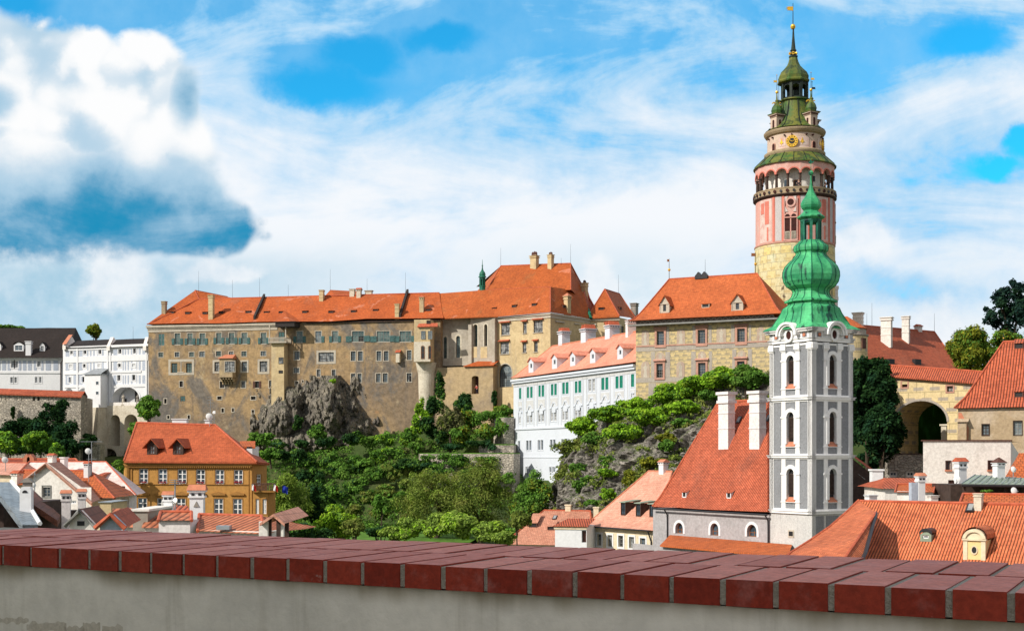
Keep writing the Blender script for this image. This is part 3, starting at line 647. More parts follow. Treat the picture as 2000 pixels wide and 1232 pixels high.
        if shed:
            zb = h + gh; r.box(-x - ov, x + ov, -ov, 0, h, h + .09); r.face([(-x - ov, -ov, h + .09), (x + ov, -ov, h + .09), (x + ov, L, zb + .1), (-x - ov, L, zb + .1)])
            r.face([(-x - ov, -ov, h), (-x - ov, -ov, h + .09), (-x - ov, L, zb + .1), (-x - ov, L, zb)]); r.face([(x + ov, -ov, h + .09), (x + ov, -ov, h), (x + ov, L, zb), (x + ov, L, zb + .1)])
        elif arched:
            n = 8
            for i in range(n):
                A, B = math.pi * i / n, math.pi * (i + 1) / n
                pa, pb = ((x + ov) * math.cos(A), h + (gh) * math.sin(A)), ((x + ov) * math.cos(B), h + gh * math.sin(B))
                r.face([(pa[0], -ov, pa[1] + .1), (pa[0], L, pa[1] + .1), (pb[0], L, pb[1] + .1), (pb[0], -ov, pb[1] + .1)]); r.face([(pa[0], -ov, pa[1] - .05), (pa[0], -ov, pa[1] + .1), (pb[0], -ov, pb[1] + .1), (pb[0], -ov, pb[1] - .05)])
        else:
            sl = gh / x; e = ov * sl
            for sx in (-1, 1):
                r.prism([(0, h + gh), (sx * (x + ov), h - e), (sx * (x + ov), h - e + .10), (0, h + gh + .12)][::-sx], -ov, L)
        r.build('dormer_roof', roofmat, o)
        pm = MB(Q); pm.face([(a, y, b), (c, y, b), (c, y, d), (a, y, d)]); pm.build('pane', pane, wo)
        if trim:
            tm = MB(Q); tm.box(-x - .06, x + .06, -.10, 0, h - .10, h + .02); tm.box(-x - .04, -x + .1, -.05, 0, 0, h - .1); tm.box(x - .1, x + .04, -.05, 0, 0, h - .1); tm.build('dormer_trim', trim, o)
        return o
def chimney(Mx, w, dp, h, t, mat, style, capmat, parent, name='chimney'):
    """masonry stack with its head; Mx has its origin where the front foot meets the roof"""
    mb = MB(Mx); x = w / 2; z0 = -.4
    if style == 'plain': mb.box(-x, x, 0, dp, z0, h); mb.box(-x - .08, x + .08, -.08, dp + .08, h, h + .14)
    elif style == 'block': mb.box(-x, x, 0, dp, z0, h)
    else:
        hh = h * .8 if style != 'tall' else h * .88
        mb.box(-x, x, 0, dp, z0, hh); e = w * .10
        mb.box(-x - e, x + e, -e, dp + e, hh, hh + h * .05)
        mb.box(-x - e * .3, x + e * .3, -e * .3, dp + e * .3, hh + h * .05, h * .95 if style != 'tall' else h * .97)
        mb.box(-x - e * 1.4, x + e * 1.4, -e * 1.4, dp + e * 1.4, h * .95 if style != 'tall' else h * .97, h)
        if style in ('tall', 'band'):
            for z in (.35, .62): mb.box(-x - .05, x + .05, -.05, dp + .05, h * z, h * z + .10)
    o = mb.build(name, mat, parent); e = w * .12
    if style in ('gable', 'tent', 'tiled'):
        c = MB(Mx)
        if style == 'tent': loft(c, Mx, [(-x - e * 1.6, x + e * 1.6, -e * 1.6, dp + e * 1.6, h + .003), (-.04, .04, dp / 2 - .04, dp / 2 + .04, h + w * .55)])
        elif style == 'tiled':
            loft(c, Mx, [(-x - e * 1.8, x + e * 1.8, -e * 1.8, dp + e * 1.8, h + .003), (-x - e, x + e, dp / 2 - .04, dp / 2 + .04, h + w * .42)])
        else:
            for k in (-1, 1): c.prism([(k * x * .5 - x * .48, h), (k * x * .5 + x * .48, h), (k * x * .5, h + w * .42)], -.02, dp + .02)
        c.build('chimney_cap', capmat or 'cap_red', o)
    if style == 'pots':
        c = MB(Mx)
        for k in ((-.55, .3), (.0, .5), (.5, .35)): c.lathe(k[0] * x, dp / 2, [(w * .17, h), (w * .2, h + w * .1), (w * .17, h + w * .32), (w * .22, h + w * .34), (w * .02, h + w * (.45 + .4 * k[1]))], 10)
        c.build('chimney_pot', capmat or 'woodr', o)
    if style in ('tent', 'tiled', 'gable', 'vented'):
        dm = MB(Mx)
        n = max(2, int(w / .35))
        for i in range(n): xx = -x + w * (i + .5) / n; dm.cut(); dm.box(xx - .07, xx + .07, -e * .3 - .03, .0, h * .86, h * .92)
        m2 = max(1, int(dp / .4))
        for i in range(m2): yy = dp * (i + .5) / m2; dm.cut(); dm.box(x, x + e * .3 + .03, yy - .07, yy + .07, h * .86, h * .92)
        dm.each('smoke_hole', 'dark', o)
    return o
def rod(parent, p, h, r=0.03, name='lightning_rod', mat='metal'):
    mb = MB(); p = Vector(p); mb.tube([p - Vector((0, 0, .3)), p + Vector((0, 0, h * .5)), p + Vector((0, 0, h))], r, 5, r * .5); return mb.build(name, mat, parent)

# ------------------------------------------------------------------ foliage
def leaf_arrays(rng, lumps, n, size, flatn=0.35, hang=0.0):
    L = np.array([[*c, *r] for c, r in lumps], float); a = (L[:, 3] * L[:, 4] + L[:, 4] * L[:, 5] + L[:, 3] * L[:, 5]); k = rng.choice(len(L), n, p=a / a.sum())
    d = rng.normal(size=(n, 3)); d /= np.linalg.norm(d, axis=1, keepdims=True)
    d[:, 2] = np.where((d[:, 2] < -.25) & (rng.random(n) < .6), -d[:, 2], d[:, 2])
    rad = 1.0 - .5 * rng.random(n) ** 1.9 + .11 * rng.normal(size=n) + np.where(rng.random(n) < .10, .32 * rng.random(n), 0)
    c = L[k, :3] + d * L[k, 3:] * rad[:, None]
    nr = d + rng.normal(size=(n, 3)) * .55 + np.array((-.28, -.22, .42)); nr /= np.linalg.norm(nr, axis=1, keepdims=True)
    t = np.cross(nr, rng.normal(size=(n, 3))); 
    if hang: t[:, 2] -= hang; t -= nr * (t * nr).sum(1)[:, None]
    t /= np.linalg.norm(t, axis=1, keepdims=True) + 1e-9; b = np.cross(nr, t)
    s = size * (.55 + .9 * rng.random(n))[:, None]; asp = (.42 + .3 * rng.random(n))[:, None] * (.55 if hang else 1)
    v = np.stack([c - t * s * .5, c + b * s * asp * .5 + nr * s * .08, c + t * s * .5, c - b * s * asp * .5 + nr * s * .08], 1).reshape(-1, 3)
    return v
def leaf_obj(name, v, mat, parent=None):
    n = len(v) // 4; me = bpy.data.meshes.new(name); o = bpy.data.objects.new(name, me); COL.objects.link(o)
    off = root_of(parent)['base'] if parent else (0, 0, 0); o.parent = parent
    me.vertices.add(len(v)); me.vertices.foreach_set('co', (v - np.array(off)).astype(np.float32).ravel())
    me.loops.add(4 * n); me.loops.foreach_set('vertex_index', np.arange(4 * n, dtype=np.int32))
    me.polygons.add(n); me.polygons.foreach_set('loop_start', np.arange(0, 4 * n, 4, dtype=np.int32))
    me.materials.append(M[mat]); me.update(); me.validate(); return o
def clumps(rng, c, R, n, k=0.42, shell=0.75):
    c = np.array(c, float); R = np.array(R, float); out = [(c, R * .48)]
    for _ in range(n):
        d = rng.normal(size=3); d /= np.linalg.norm(d); d[2] = abs(d[2]) * rng.choice([1, 1, 1, -.6]); q = k * (.35 + 1.0 * rng.random())
        out.append((c + d * R * shell * (.62 + .52 * rng.random()), R * q * np.array([1, 1, .8])))
    return out
def tree(name, label, cat, px, pyt, pyb, wpx, d, mat, seed, n=4200, leaf=0.42, nl=16, trunk=0.3, group=None, k=0.38, hang=0., base=None, shell=.75, mat2=None, dep=None, stem=True):
    """crown filling photo rows pyt..pyb and wpx wide, on a trunk that reaches the ground below"""
    nl = int(nl * 1.6); k *= .8; n = int(n * 1.35); rng = np.random.default_rng(seed); top, bot = P(px, pyt, d), P(px, pyb, d); R = np.array([wpx / F * d / 2, dep or wpx / F * d / 2 * .9, (top.z - bot.z) / 2])
    c = (np.array(top) + np.array(bot)) / 2; gz = base if base is not None else bot.z - R[2] * .35
    o = thing(name, label, cat, (c[0], c[1], gz), group)
    lp = clumps(rng, c, R * .86, nl, k, shell)
    leaf_obj('crown', leaf_arrays(rng, lp, n, leaf, hang=hang), mat, o)
    if mat2:
        sub = [l for i, l in enumerate(lp) if i % 3 == 1]; leaf_obj('light_foliage', leaf_arrays(rng, sub, n // 4, leaf, hang=hang), mat2, o)
    if stem and cat != 'climber':
        mb = MB(); r = max(.06, R[0] * .07) * (trunk / .3); b0 = Vector((c[0], c[1], gz - .4)); t0 = Vector((c[0] + rng.normal() * .1 * R[0], c[1], c[2] - R[2] * .1))
        mb.tube([b0, b0.lerp(t0, .5) + Vector((rng.normal() * .06 * R[0], 0, 0)), t0, Vector((c[0], c[1], c[2] + R[2] * .45))], r, 7, r * .3)
        for q, rr in lp[1:8]: mb.tube([b0.lerp(t0, .55 + .4 * rng.random()), Vector(q) * .6 + t0 * .4, Vector(q)], r * .45, 5, r * .12)
        mb.build('trunk', 'bark', o)
    return o

# ------------------------------------------------------------------ setting: ground
XF = [-160, -120, -74, -20, -3, 0, 2, 16, 19, 37, 50, 90, 160]
YF = [262, 262, 259, 249, 243, 232, 226, 196, 186, 178, 176, 190, 190]
ZF = [-4, -3, 0, 5, 6, -1, -4.5, -4.5, 6, 11, 8, 2, 2]
ground_low = lambda Y: float(np.interp(Y, [20, 60, 120, 165, 200, 214], [-20, -20, -18, -13.5, -12.6, -12.2]))
def ground_z(X, Y):
    yf, zb = float(np.interp(X, XF, YF)), float(np.interp(X, XF, ZF)); lo = ground_low(Y); s = yf - Y
    if s <= 0: return zb + min(6, -s * .1) - (.0 if s > -8 else 0)
    t = max(0, zb - s * (.52 if X < 5 else .75)) if zb > lo else lo
    z = max(lo, zb - s * (.52 if X < 5 else .75))
    z += 0.7 * noise.noise(Vector((X * .11, Y * .11, 0))) * min(1, s / 6) + .25 * noise.noise(Vector((X * .5, Y * .5, 3)))
    return z
xs = list(np.arange(-160, 161, 2.5)); ys = list(np.arange(40, 431, 2.5)); v = []; f = []
for Y in ys:
    for X in xs: v.append((X, Y, ground_z(X, Y)))
nx = len(xs)
for j in range(len(ys) - 1):
    for i in range(nx - 1): a = j * nx + i; f.append((a, a + 1, a + 1 + nx, a + nx))
def skirt(x0, x1, y0, y1, z):
    k = len(v); v.extend([(x0, y0, z), (x1, y0, z), (x1, y1, z), (x0, y1, z)]); f.append((k, k + 1, k + 2, k + 3))
skirt(-4000, -160, -600, 5000, -6); skirt(160, 4000, -600, 5000, -6); skirt(-160, 160, 430, 5000, 2); skirt(-160, 160, -600, 40, -20)
structure(mesh_obj('ground', v, f, 'earth'))
structure(tag(mesh_obj('meadow', [(-40, 186, -12.3), (-6, 182, -12.3), (-4, 199, -12.0), (-14, 204, -11.9), (-34, 202, -12.0)], [(0, 1, 2, 3, 4)], 'grass'), 'small bright green meadow at the foot of the slope', 'meadow'))

# ------------------------------------------------------------------ the terrace the picture is taken from
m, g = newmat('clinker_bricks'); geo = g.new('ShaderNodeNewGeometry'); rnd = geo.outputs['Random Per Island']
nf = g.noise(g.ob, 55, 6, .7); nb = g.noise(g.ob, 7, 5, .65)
nz = g.sep(geo.outputs['Normal'])[2]; c_ = g.mix(g.step(nz, .3, .9), g.mix(rnd, (.22, .024, .012), (.31, .040, .020)), g.mix(rnd, (.50, .145, .105), (.66, .235, .175))); c_ = g.mix(g.mul(g.step(nb, .5, .72), .35), c_, (.46, .24, .22)); c_ = g.mix(g.step(nf, .30, .75), g.mix(1.0, c_, (.72, .72, .72), 'MULTIPLY'), g.mix(1.0, c_, (1.15, 1.15, 1.15), 'MULTIPLY'))  # by facing: sky sheen painted into pale tops, shade into dark fronts
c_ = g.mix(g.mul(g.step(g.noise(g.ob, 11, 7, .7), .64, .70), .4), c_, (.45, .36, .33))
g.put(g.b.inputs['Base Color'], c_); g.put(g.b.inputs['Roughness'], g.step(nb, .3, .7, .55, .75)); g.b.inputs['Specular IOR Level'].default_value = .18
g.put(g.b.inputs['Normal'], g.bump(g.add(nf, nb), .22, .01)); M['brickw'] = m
m, g = newmat('terrace_wall_plaster'); nb = g.noise(g.ob, 1.3, 7, .65); nf = g.noise(g.ob, 14, 6, .7); x_, y_, z_ = g.sep(g.ob); dr_ = g.noise(g.map(g.ob, (5, 5, .35)), 1.6, 6, .65); lg = g.noise(g.map(g.ob, (1, 1, 0)), 2.2, 5, .6)
c_ = g.mix(g.step(nb, .35, .65), (.73, .69, .62), (.62, .59, .53)); c_ = g.mix(g.mul(g.step(dr_, .56, .70), .35), c_, (.36, .33, .27))
e_ = g.add(g.add(z_, g.mul(g.sub(lg, .5), .14)), g.mul(g.sub(nf, .5), .03)); c_ = g.mix(g.mul(g.step(e_, 1.175, 1.235), g.step(lg, .32, .6, .35, .85)), c_, (.24, .20, .13))  # brown stain under the coping, with the lip's shade mixed into its colour
c_ = g.mix(1.0, c_, g.mix(g.step(nf, .25, .75), (.90, .90, .90), (1.06, 1.06, 1.06)), 'MULTIPLY'); g.put(g.b.inputs['Base Color'], c_); g.put(g.b.inputs['Normal'], g.bump(g.add(nf, nb), .25, .02)); M['stain'] = m
TH = 0.30
TW = Fac(0, 750 / 174., 2000, 750 / 267.)
uA = TW.at(5, 1064)[0]; uB = TW.at(1975, 1155)[0]; bs = (uB - uA) / 24.0
tw = thing('terrace_wall', 'low plastered terrace wall capped with dark red bricks across the foreground', 'wall', TW.M @ Vector((1.6, .4, -1.6)))
TW.root = tw
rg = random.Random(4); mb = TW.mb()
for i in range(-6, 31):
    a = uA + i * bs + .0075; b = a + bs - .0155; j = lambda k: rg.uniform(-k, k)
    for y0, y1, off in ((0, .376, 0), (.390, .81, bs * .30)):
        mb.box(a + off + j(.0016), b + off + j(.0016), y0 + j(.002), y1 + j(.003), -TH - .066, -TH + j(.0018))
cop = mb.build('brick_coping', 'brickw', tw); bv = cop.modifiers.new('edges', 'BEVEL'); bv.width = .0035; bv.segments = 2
mb = TW.mb(); mb.box(uA - 7 * bs, uA + 32 * bs, .0065, .805, -TH - .0635, -TH - .0035); mb.build('mortar_bed', 'mortar', tw)
mb = TW.mb(); n = 160; x0, x1 = uA - 7 * bs, uA + 32 * bs
lip = [(x0 + (x1 - x0) * i / n) for i in range(n + 1)]
zl = [-TH - .068 + .0022 * noise.noise(Vector((x * 9, 0, 0))) for x in lip]
for i in range(n):
    mb.face([(lip[i], .018, -.60), (lip[i + 1], .018, -.60), (lip[i + 1], .018 - .004, zl[i + 1]), (lip[i], .018 - .004, zl[i])]); mb.face([(lip[i], .014, zl[i]), (lip[i + 1], .014, zl[i + 1]), (lip[i + 1], .1, zl[i + 1]), (lip[i], .1, zl[i])])
mb.face([(x0, .018, -1.6), (x1, .018, -1.6), (x1, .018, -.60), (x0, .018, -.60)])
mb.box(x0, x1, .02, .79, -18, -TH - .067, skip='f'); mb.face([(x0, .02, -18), (x1, .02, -18), (x1, .02, -1.6), (x0, .02, -1.6)])
mb.build('plaster_face', 'stain', tw)
def flakes(name, mat, outs, proud):
    mb = TW.mb()
    for o_ in outs:
        q = [TW.at(x, y) for x, y in o_]; mb.prism([(a, b) for a, b in q][::-1], .018 - proud, .03)
    mb.build(name, mat, tw)
def rag(x0, y0, x1, y1, n, amp, seed):
    r = random.Random(seed); t = [(x0 + (x1 - x0) * i / n, y0 + r.uniform(-amp, amp)) for i in range(n + 1)]
    return t + [(x1 - (x1 - x0) * i / n, y1 + r.uniform(-amp, amp)) for i in range(n + 1)]
M['bare'] = plaster('bare_damp_plaster', (.47, .43, .36), (.54, .50, .44), (.36, .32, .26), .8, 9., .4, bump=.04)
flakes('bare_patch', 'bare', [rag(-10, 1207, 48, 1217, 12, 3, 1), rag(44, 1216, 122, 1234, 14, 4, 2), rag(154, 1217, 188, 1240, 9, 3, 3), rag(192, 1221, 232, 1240, 8, 4, 5), rag(118, 1224, 158, 1240, 8, 3, 8), rag(180, 1196, 194, 1200, 5, 1.5, 6)], .0012)
flakes('hole', 'dark', [[(223, 1118), (228, 1120), (234, 1123), (233, 1126), (227, 1124), (223, 1121)]], .0015)
mb = MB(); mb.box(-7.9, 6, -9, 2.2, -1.75, -1.6); structure(mb.build('terrace_floor', 'mortar'))
th = thing('added_shade_house', 'unseen cream house added beside the terrace to shade its brick-capped wall', 'house', (-14, -6, -1.6))  # out of view, added only to keep sun off the terrace wall
mb = MB(); mb.box(-12, -8, -5.0, 1.6, -20, 9.0); mb.build('wall', 'cream', th)
mb = MB(); loft(mb, I4, [(-12.3, -7.7, -5.3, 1.9, 9.0), (-10.1, -9.9, -2.6, -.6, 10.2)]); mb.build('roof', 't_darkred', th)

# ------------------------------------------------------------------ crag below the palace and rocky hill below the painted house
def rockgrid(name, label, cat, cols, rows, fn, mat, loc, amp=1.0):
    v = []; f = []; nr = len(rows)
    for x in cols:
        for y in rows: v.append(tuple(fn(x, y)))
    for i in range(len(cols) - 1):
        for j in range(nr - 1): a = i * nr + j; f.append((a, a + 1, a + nr + 1, a + nr))
    return tag(mesh_obj(name, v, f, mat), label, cat, loc=loc)
PF = Fac(290, 259, 860, 247)                     # plane of the palace front
def crag(px, py):
    g2 = lambda cx, cy, rx, ry: math.exp(-((px - cx) / rx) ** 2 - ((py - cy) / ry) ** 2)
    B = 8.0 * max(g2(643, 800, 46, 62) * 1.15, g2(552, 822, 44, 52), g2(606, 868, 110, 34) * 1.05, g2(680, 850, 50, 40) * .8, g2(575, 785, 22, 30) * .8) - 2.9
    q = PF.M @ Vector((*[PF.at(px, py)[0]], 0, 0)); d = q.y; z = (HY - py) / F * d
    w_ = Vector((q.x, z, 0)); s1 = noise.voronoi(Vector((q.x * .42 + .25 * z * .2, z * .20, 1.5)))[0]; s2 = noise.voronoi(Vector((q.x * 1.1, z * .55, 7.)))[0]
    s3 = noise.voronoi(Vector((q.x * 2.6, z * 1.0, 3.)))[0]; B += (s1[1] - s1[0]) * 2.6 + (s2[1] - s2[0]) * 1.5 + (s3[1] - s3[0]) * .8 + 1.1 * noise.fractal(Vector((q.x * .35, z * .22, 4)), 1., 2., 4)
    B = max(-.8, B); d2 = d - B
    return P(px, py, d2)
rockgrid('castle_crag', 'bare buff rock crag bulging out of the foot of the long palace wall', 'rock', np.arange(488, 745, 1.7), np.arange(733, 905, 1.7), crag, 'rock', P(620, 890, 245))
TOPX = [1040, 1062, 1080, 1094, 1112, 1150, 1200, 1245, 1300, 1360, 1400, 1460, 1520]
TOPY = [1010, 992, 965, 905, 868, 832, 800, 784, 770, 752, 742, 730, 722]
def hill(px, t):
    top = float(np.interp(px, TOPX, TOPY)); dt = float(np.interp(px, [1040, 1080, 1110, 1245, 1520], [196, 195, 193, 185.6, 176.3]))
    db = float(np.interp(px, [1040, 1100, 1250, 1520], [190, 166, 156, 150]))
    if px < 1080: dt += (1080 - px) * .2; db += (1080 - px) * .45
    py = top + (1030 - top) * t; d = dt + (db - dt) * t ** .85; q = P(px, py, d)
    a = Vector((q.x * .20 + q.z * .10, q.y * .22, q.z * .62 - q.x * .28)); b = a * 2.7
    v1 = noise.voronoi(a)[0]; v2 = noise.voronoi(b)[0]
    st_ = q.z * .9 - q.x * .42 + .8 * noise.noise(q * .3); k = (v1[1] - v1[0]) * 2.4 + (v2[1] - v2[0]) * 1.2 + 1.3 * abs((st_ * .55) % 2 - 1) + 2.2 * noise.fractal(Vector((q.x * .16, q.y * .16, q.z * .2)), 1., 2., 4) - .8
    k *= min(1, t * 5 + .15)
    return q + Vector((-.35, -.85, .25)) * k
ts = list(np.linspace(0, 1.3, 150))
rockgrid('rocky_hill', 'steep grey schist outcrop with bushes under the painted house and left of the church roof', 'rock', np.arange(1040, 1521, 2.6), ts, hill, 'rock2', P(1250, 1010, 170))

# ------------------------------------------------------------------ the long palace
pal = thing('castle_palace', 'long weathered ochre palace with rows of shuttered windows, above the crag', 'palace', P(560, 860, 254))
PF.root = pal
Z5 = lambda x, y: (280 + x / 5.6, 550 + y / 5.6); Z6 = lambda x, y: (540 + x / 5.356, 540 + y / 5.356); Z7 = lambda x, y: (800 + x / 5.356, 490 + y / 5.356)
Z8 = lambda x, y: (800 + x / 5.356, 640 + y / 5.356); ZA = lambda x, y: (280 + x / 5.88, 700 + y / 5.88); ZB = lambda x, y: (1060 + x / 6.846, 540 + y / 6.846)
def win(fc, Z, x0, y0, x1, y1, **k): return fc.window(*Z(x0, y0), *Z(x1, y1), **k)
ze = PF.at(290, 636)[1]
SH = 'shut_green'
win(PF, Z5, 165, 570, 230, 698, pane='shut_green', cols=2, rows=2, depth=.08, frame_='frame_grey')
for x0, x1, gl in ((342, 403, 0), (482, 540, 1), (615, 675, 1), (797, 855, 0), (935, 997, 0), (1073, 1135, 0), (1285, 1345, 0)):
    win(PF, Z5, x0, 565 - (x0 > 700) * 6, x1, 688 - (x0 > 700) * 8, shut=(1, 1, SH, .55), pane='glass_green', frame_='frame_grey', cols=2, rows=3, trim='stone_trim', tw=.12, tp=.03, depth=.12)
win(PF, Z6, 210, 572, 275, 690, shut=(1, 1, SH, .55), pane='glass_green', frame_='frame_grey', trim='stone_trim', tw=.12, tp=.03, depth=.12)
win(PF, Z6, 407, 572, 470, 688, shut=(0, 1, SH, .55), pane='glass_grey', frame_='frame_grey', trim='stone_trim', tw=.12, tp=.03, depth=.12)
win(PF, Z6, 582, 570, 643, 686, shut=(1, 1, SH, .55), pane='glass_green', frame_='frame_grey', trim='stone_trim', tw=.12, tp=.03, depth=.12)
for i, (a, b) in enumerate(((790, 915), (1050, 1185), (1288, 1408))):
    win(PF, Z6, a, 572, b, 682, shut=(1, 1, SH, .55), pane='glass_green', frame_='frame_grey', cols=4, rows=3, trim='stone_trim', tw=.12, tp=.03, depth=.12, open_=(.55, .95, .5) if i == 0 else None)
for x0, x1, y0, y1, gr in ((165, 215, 775, 825, 0), (345, 393, 772, 822, 1), (502, 553, 770, 822, 0), (612, 670, 765, 822, 1), (795, 850, 760, 815, 0), (935, 985, 765, 812, 1), (1073, 1128, 763, 815, 0), (1283, 1340, 760, 812, 1)):
    win(PF, Z5, x0, y0, x1, y1, cols=2, rows=2, pane='glass_green' if not gr else 'glass_grey', trim='stone_trim', tw=.12, tp=.03, depth=.14)
win(PF, Z6, 187, 785, 240, 868, trim='stone_trim', tw=.16); win(PF, Z6, 440, 795, 600, 890, cols=4, rows=3, pane='glass_pale', trim='stone_trim', tw=.42)
for a, b, y0, y1 in ((778, 828, 783, 880), (853, 902, 783, 880), (1047, 1095, 780, 880), (1124, 1172, 780, 880), (1365, 1412, 772, 872), (780, 824, 1015, 1105), (848, 890, 1015, 1105), (1042, 1090, 1015, 1105), (1113, 1163, 1012, 1105)):
    win(PF, Z6, a, y0, b, y1, cols=2, rows=3, trim='stone_trim', tw=.13, tp=.04, pane='glass_grey')
win(PF, Z6, 1363, 1010, 1413, 1100, trim='stone_trim', tw=.13, open_=(.45, .95, .65), pane='glass_pale')
win(PF, Z6, 180, 955, 238, 1008, trim='stone_trim', tw=.12); win(PF, Z6, 422, 972, 458, 1045, trim='stone_trim', tw=.12, pane='glass_pale'); win(PF, Z6, 580, 975, 618, 1045, trim='stone_trim', tw=.12)
win(PF, Z6, 197, 1097, 230, 1132, cols=1, rows=1, trim='stone_trim', tw=.15, pane='dark'); win(PF, Z6, 268, 1085, 284, 1108, cols=1, rows=1, trim='stone_trim', tw=.1, pane='dark')
for a, b in ((305, 372), (467, 530)): win(PF, Z5, a, 890, b, 995, cols=2, rows=3, pane='glass_green')
win(PF, Z5, 778, 878, 835, 980, cols=2, rows=3, trim='stone_trim', tw=.38, pane='glass_pale'); win(PF, Z5, 1077, 875, 1135, 978, cols=2, rows=3, trim='stone_trim', tw=.30); win(PF, Z5, 1272, 870, 1357, 985, cols=3, rows=3, trim='stone_trim', tw=.42, pane='glass_pale')
for x0, y0, x1, y1, pn in ((397, 1088, 433, 1150, 'dark'), (838, 1088, 887, 1160, 'dark'), (1072, 1088, 1118, 1160, 'glass_pale'), (1375, 1080, 1420, 1160, 'glass_grey')): win(PF, Z5, x0, y0, x1, y1, cols=2, rows=3, trim='stone_trim', tw=.14, pane=pn)
win(PF, Z5, 1222, 1090, 1265, 1160, trim='stone_trim', tw=.12, pane='dark', cols=1, rows=1, shut=(1, 1, 'woodr'))
for x0, y0, x1, y1 in ((240, 462, 268, 515), (850, 435, 900, 470), (1235, 435, 1290, 472), (275, 655, 300, 690), (510, 650, 535, 695), (898, 572, 925, 618), (1018, 570, 1040, 612), (1245, 590, 1272, 632)):
    win(PF, ZA, x0, y0, x1, y1, cols=1, rows=1, trim='stone_trim', tw=.15, pane='dark', depth=.3)
win(PF, ZA, 425, 430, 480, 490, cols=2, rows=2, pane='shut_green', depth=.05)
PF.wall('wall', 'castle', -8, ze, back=14, depth=.38)
mb = PF.mb()                                        # painted double surround of the left pair, plaster bands, cornice
a, t_ = PF.at(*Z5(275, 850)); b, c_ = PF.at(*Z5(555, 1018))
for q in ((a, a + .45, c_, t_), (b - .45, b, c_, t_), (a + .45, b - .45, t_ - .5, t_), (a + .45, b - .45, c_, c_ + .45)): mb.box(q[0], q[1], -.04, .03, q[2], q[3])
x_, zz = PF.at(*Z5(413, 870)); mb.box(x_ - .09, x_ + .09, -.06, .03, c_ + .6, zz); mb.box(x_ - .8, x_ + .6, -.12, .03, c_ + .47, c_ + .62); mb.build('window_surround', 'stone_trim', pal)
mb = PF.mb(); b, _ = PF.at(542, 632)
mb.box(-.35, b, -.45, .02, ze - .45, ze - .02); mb.box(-.25, b, -.25, .02, ze - .75, ze - .453); mb.box(-.12, b, -.1, .02, ze - 1.35, ze - .753); mb.build('cornice', 'stone_trim', pal)
mb = PF.mb(); mb.box(b + 6, PF.W, -.3, .02, ze - .28, ze - .05); mb.build('eaves_board', 'wood', pal)
# main roof
pr = [(0, 0), (.16, .115), (1, 1)]
RP = Roof(PF, (287, 633), (866, 621), (388, 583), (858, 573), 6.8, .7, 't_castle', pr, pal, sag=.16)
RP.ridge(hips=(1, 0))
mb = PF.mb()                                       # taller hipped wing roof at the left end, its ridge running back
a, za = PF.at(287, 633, -.7); b, zb = PF.at(381, 567, 8.8); c, _ = PF.at(388, 583, 6.8); d0, _ = PF.at(470, 584, 6.8)
ap = (b, 8.8, zb); mb.face([(a, -.68, za), (c, 6.95, RP.zr), ap]); mb.face([(a, -.68, za), ap, (b, 20, zb), (a, 21, za)]); e_ = (d0, 14, RP.zr - .1)
Qw = PF.loc(P(444, 579.5, 278)); mb.face([ap, (c, 6.95, RP.zr), (d0, 12, RP.zr - .3), tuple(Qw)]); mb.build('wing_roof', 't_castle', pal)
mb = PF.mb(); mb.tube([(b, 8.8, zb), (c, 6.95, RP.zr)], .13); mb.tube([(b, 8.8, zb), tuple(Qw)], .12); mb.build('ridge_tiles', 'cap_red', pal)
a, za = PF.at(636, 577, 7.2); b, zb = PF.at(645, 566, 9.5); c, zc = PF.at(688, 574, 7.2)     # cross roof behind the ridge
mb = PF.mb(); mb.face([(a, 6.7, RP.zr - .1), ((a + b) / 2 + 2.6, 6.75, RP.zr - .1), (b, 9.5, zb)]); mb.face([((a + b) / 2 + 2.6, 6.75, RP.zr - .1), (c, 8, RP.zr - .2), (b + 5, 13, zb), (b, 9.5, zb)]); mb.face([(a, 6.7, RP.zr - .1), (b, 9.5, zb), (b + 5, 13, zb), (a, 14, RP.zr)]); mb.build('cross_roof', 't_castle', pal)
M['firewall'] = flat('dark_tar_wall', (.035, .03, .03), .8)
for (bx_, by_), (tx, ty) in (((497, 624), (516, 578)), ((781, 620), (796, 569))):
    q0, _ = RP.at(bx_, by_); q1, _ = RP.at(tx, ty + 3); mb = PF.mb(); w_ = .22
    for s in range(6):
        p0, p1 = q0.lerp(q1, s / 6), q0.lerp(q1, (s + 1) / 6); mb.face([(p0.x - w_, p0.y, p0.z - .2), (p0.x + w_, p0.y, p0.z - .2), (p0.x + w_, p0.y - .1, p0.z + .75), (p0.x - w_, p0.y - .1, p0.z + .75)])
        mb.face([(p0.x - w_, p0.y, p0.z + .75), (p0.x + w_, p0.y, p0.z + .75), (p1.x + w_, p1.y, p1.z + .75), (p1.x - w_, p1.y, p1.z + .75)])
        for sx in (-w_, w_): mb.face([(p0.x + sx, p0.y, p0.z - .3), (p1.x + sx, p1.y, p1.z - .3), (p1.x + sx, p1.y, p1.z + .75), (p0.x + sx, p0.y, p0.z + .75)])
    mb.build('fire_wall', 'firewall', pal)
for x, y in ((335, 612), (366, 613), (400, 613), (432, 612), (484, 611), (520, 612), (549, 612), (595, 611), (646, 611), (690, 610), (733, 608), (836, 607)): RP.vent(x, y, .95, .42)
RP.chimney(411, 624, 9, 48, .9, 'castle_yel', 'tall'); RP.chimney(319, 616, 8, 28, .8, 'castle_low', 'cap'); RP.chimney(627, 589, 8, 23, .9, 'castle_yel', 'tall')
RP.chimney(687, 578, 9, 14, .9, 'stucco_pale', 'cap'); RP.chimney(700, 581, 8, 16, .9, 'stucco_pale', 'tiled'); RP.chimney(719, 576, 13, 9, .9, 'stucco_pale', 'cap'); RP.chimney(775, 620, 8, 27, .8, 'castle_yel', 'tall'); RP.chimney(823, 610, 8, 30, .8, 'castle_yel', 'tent')
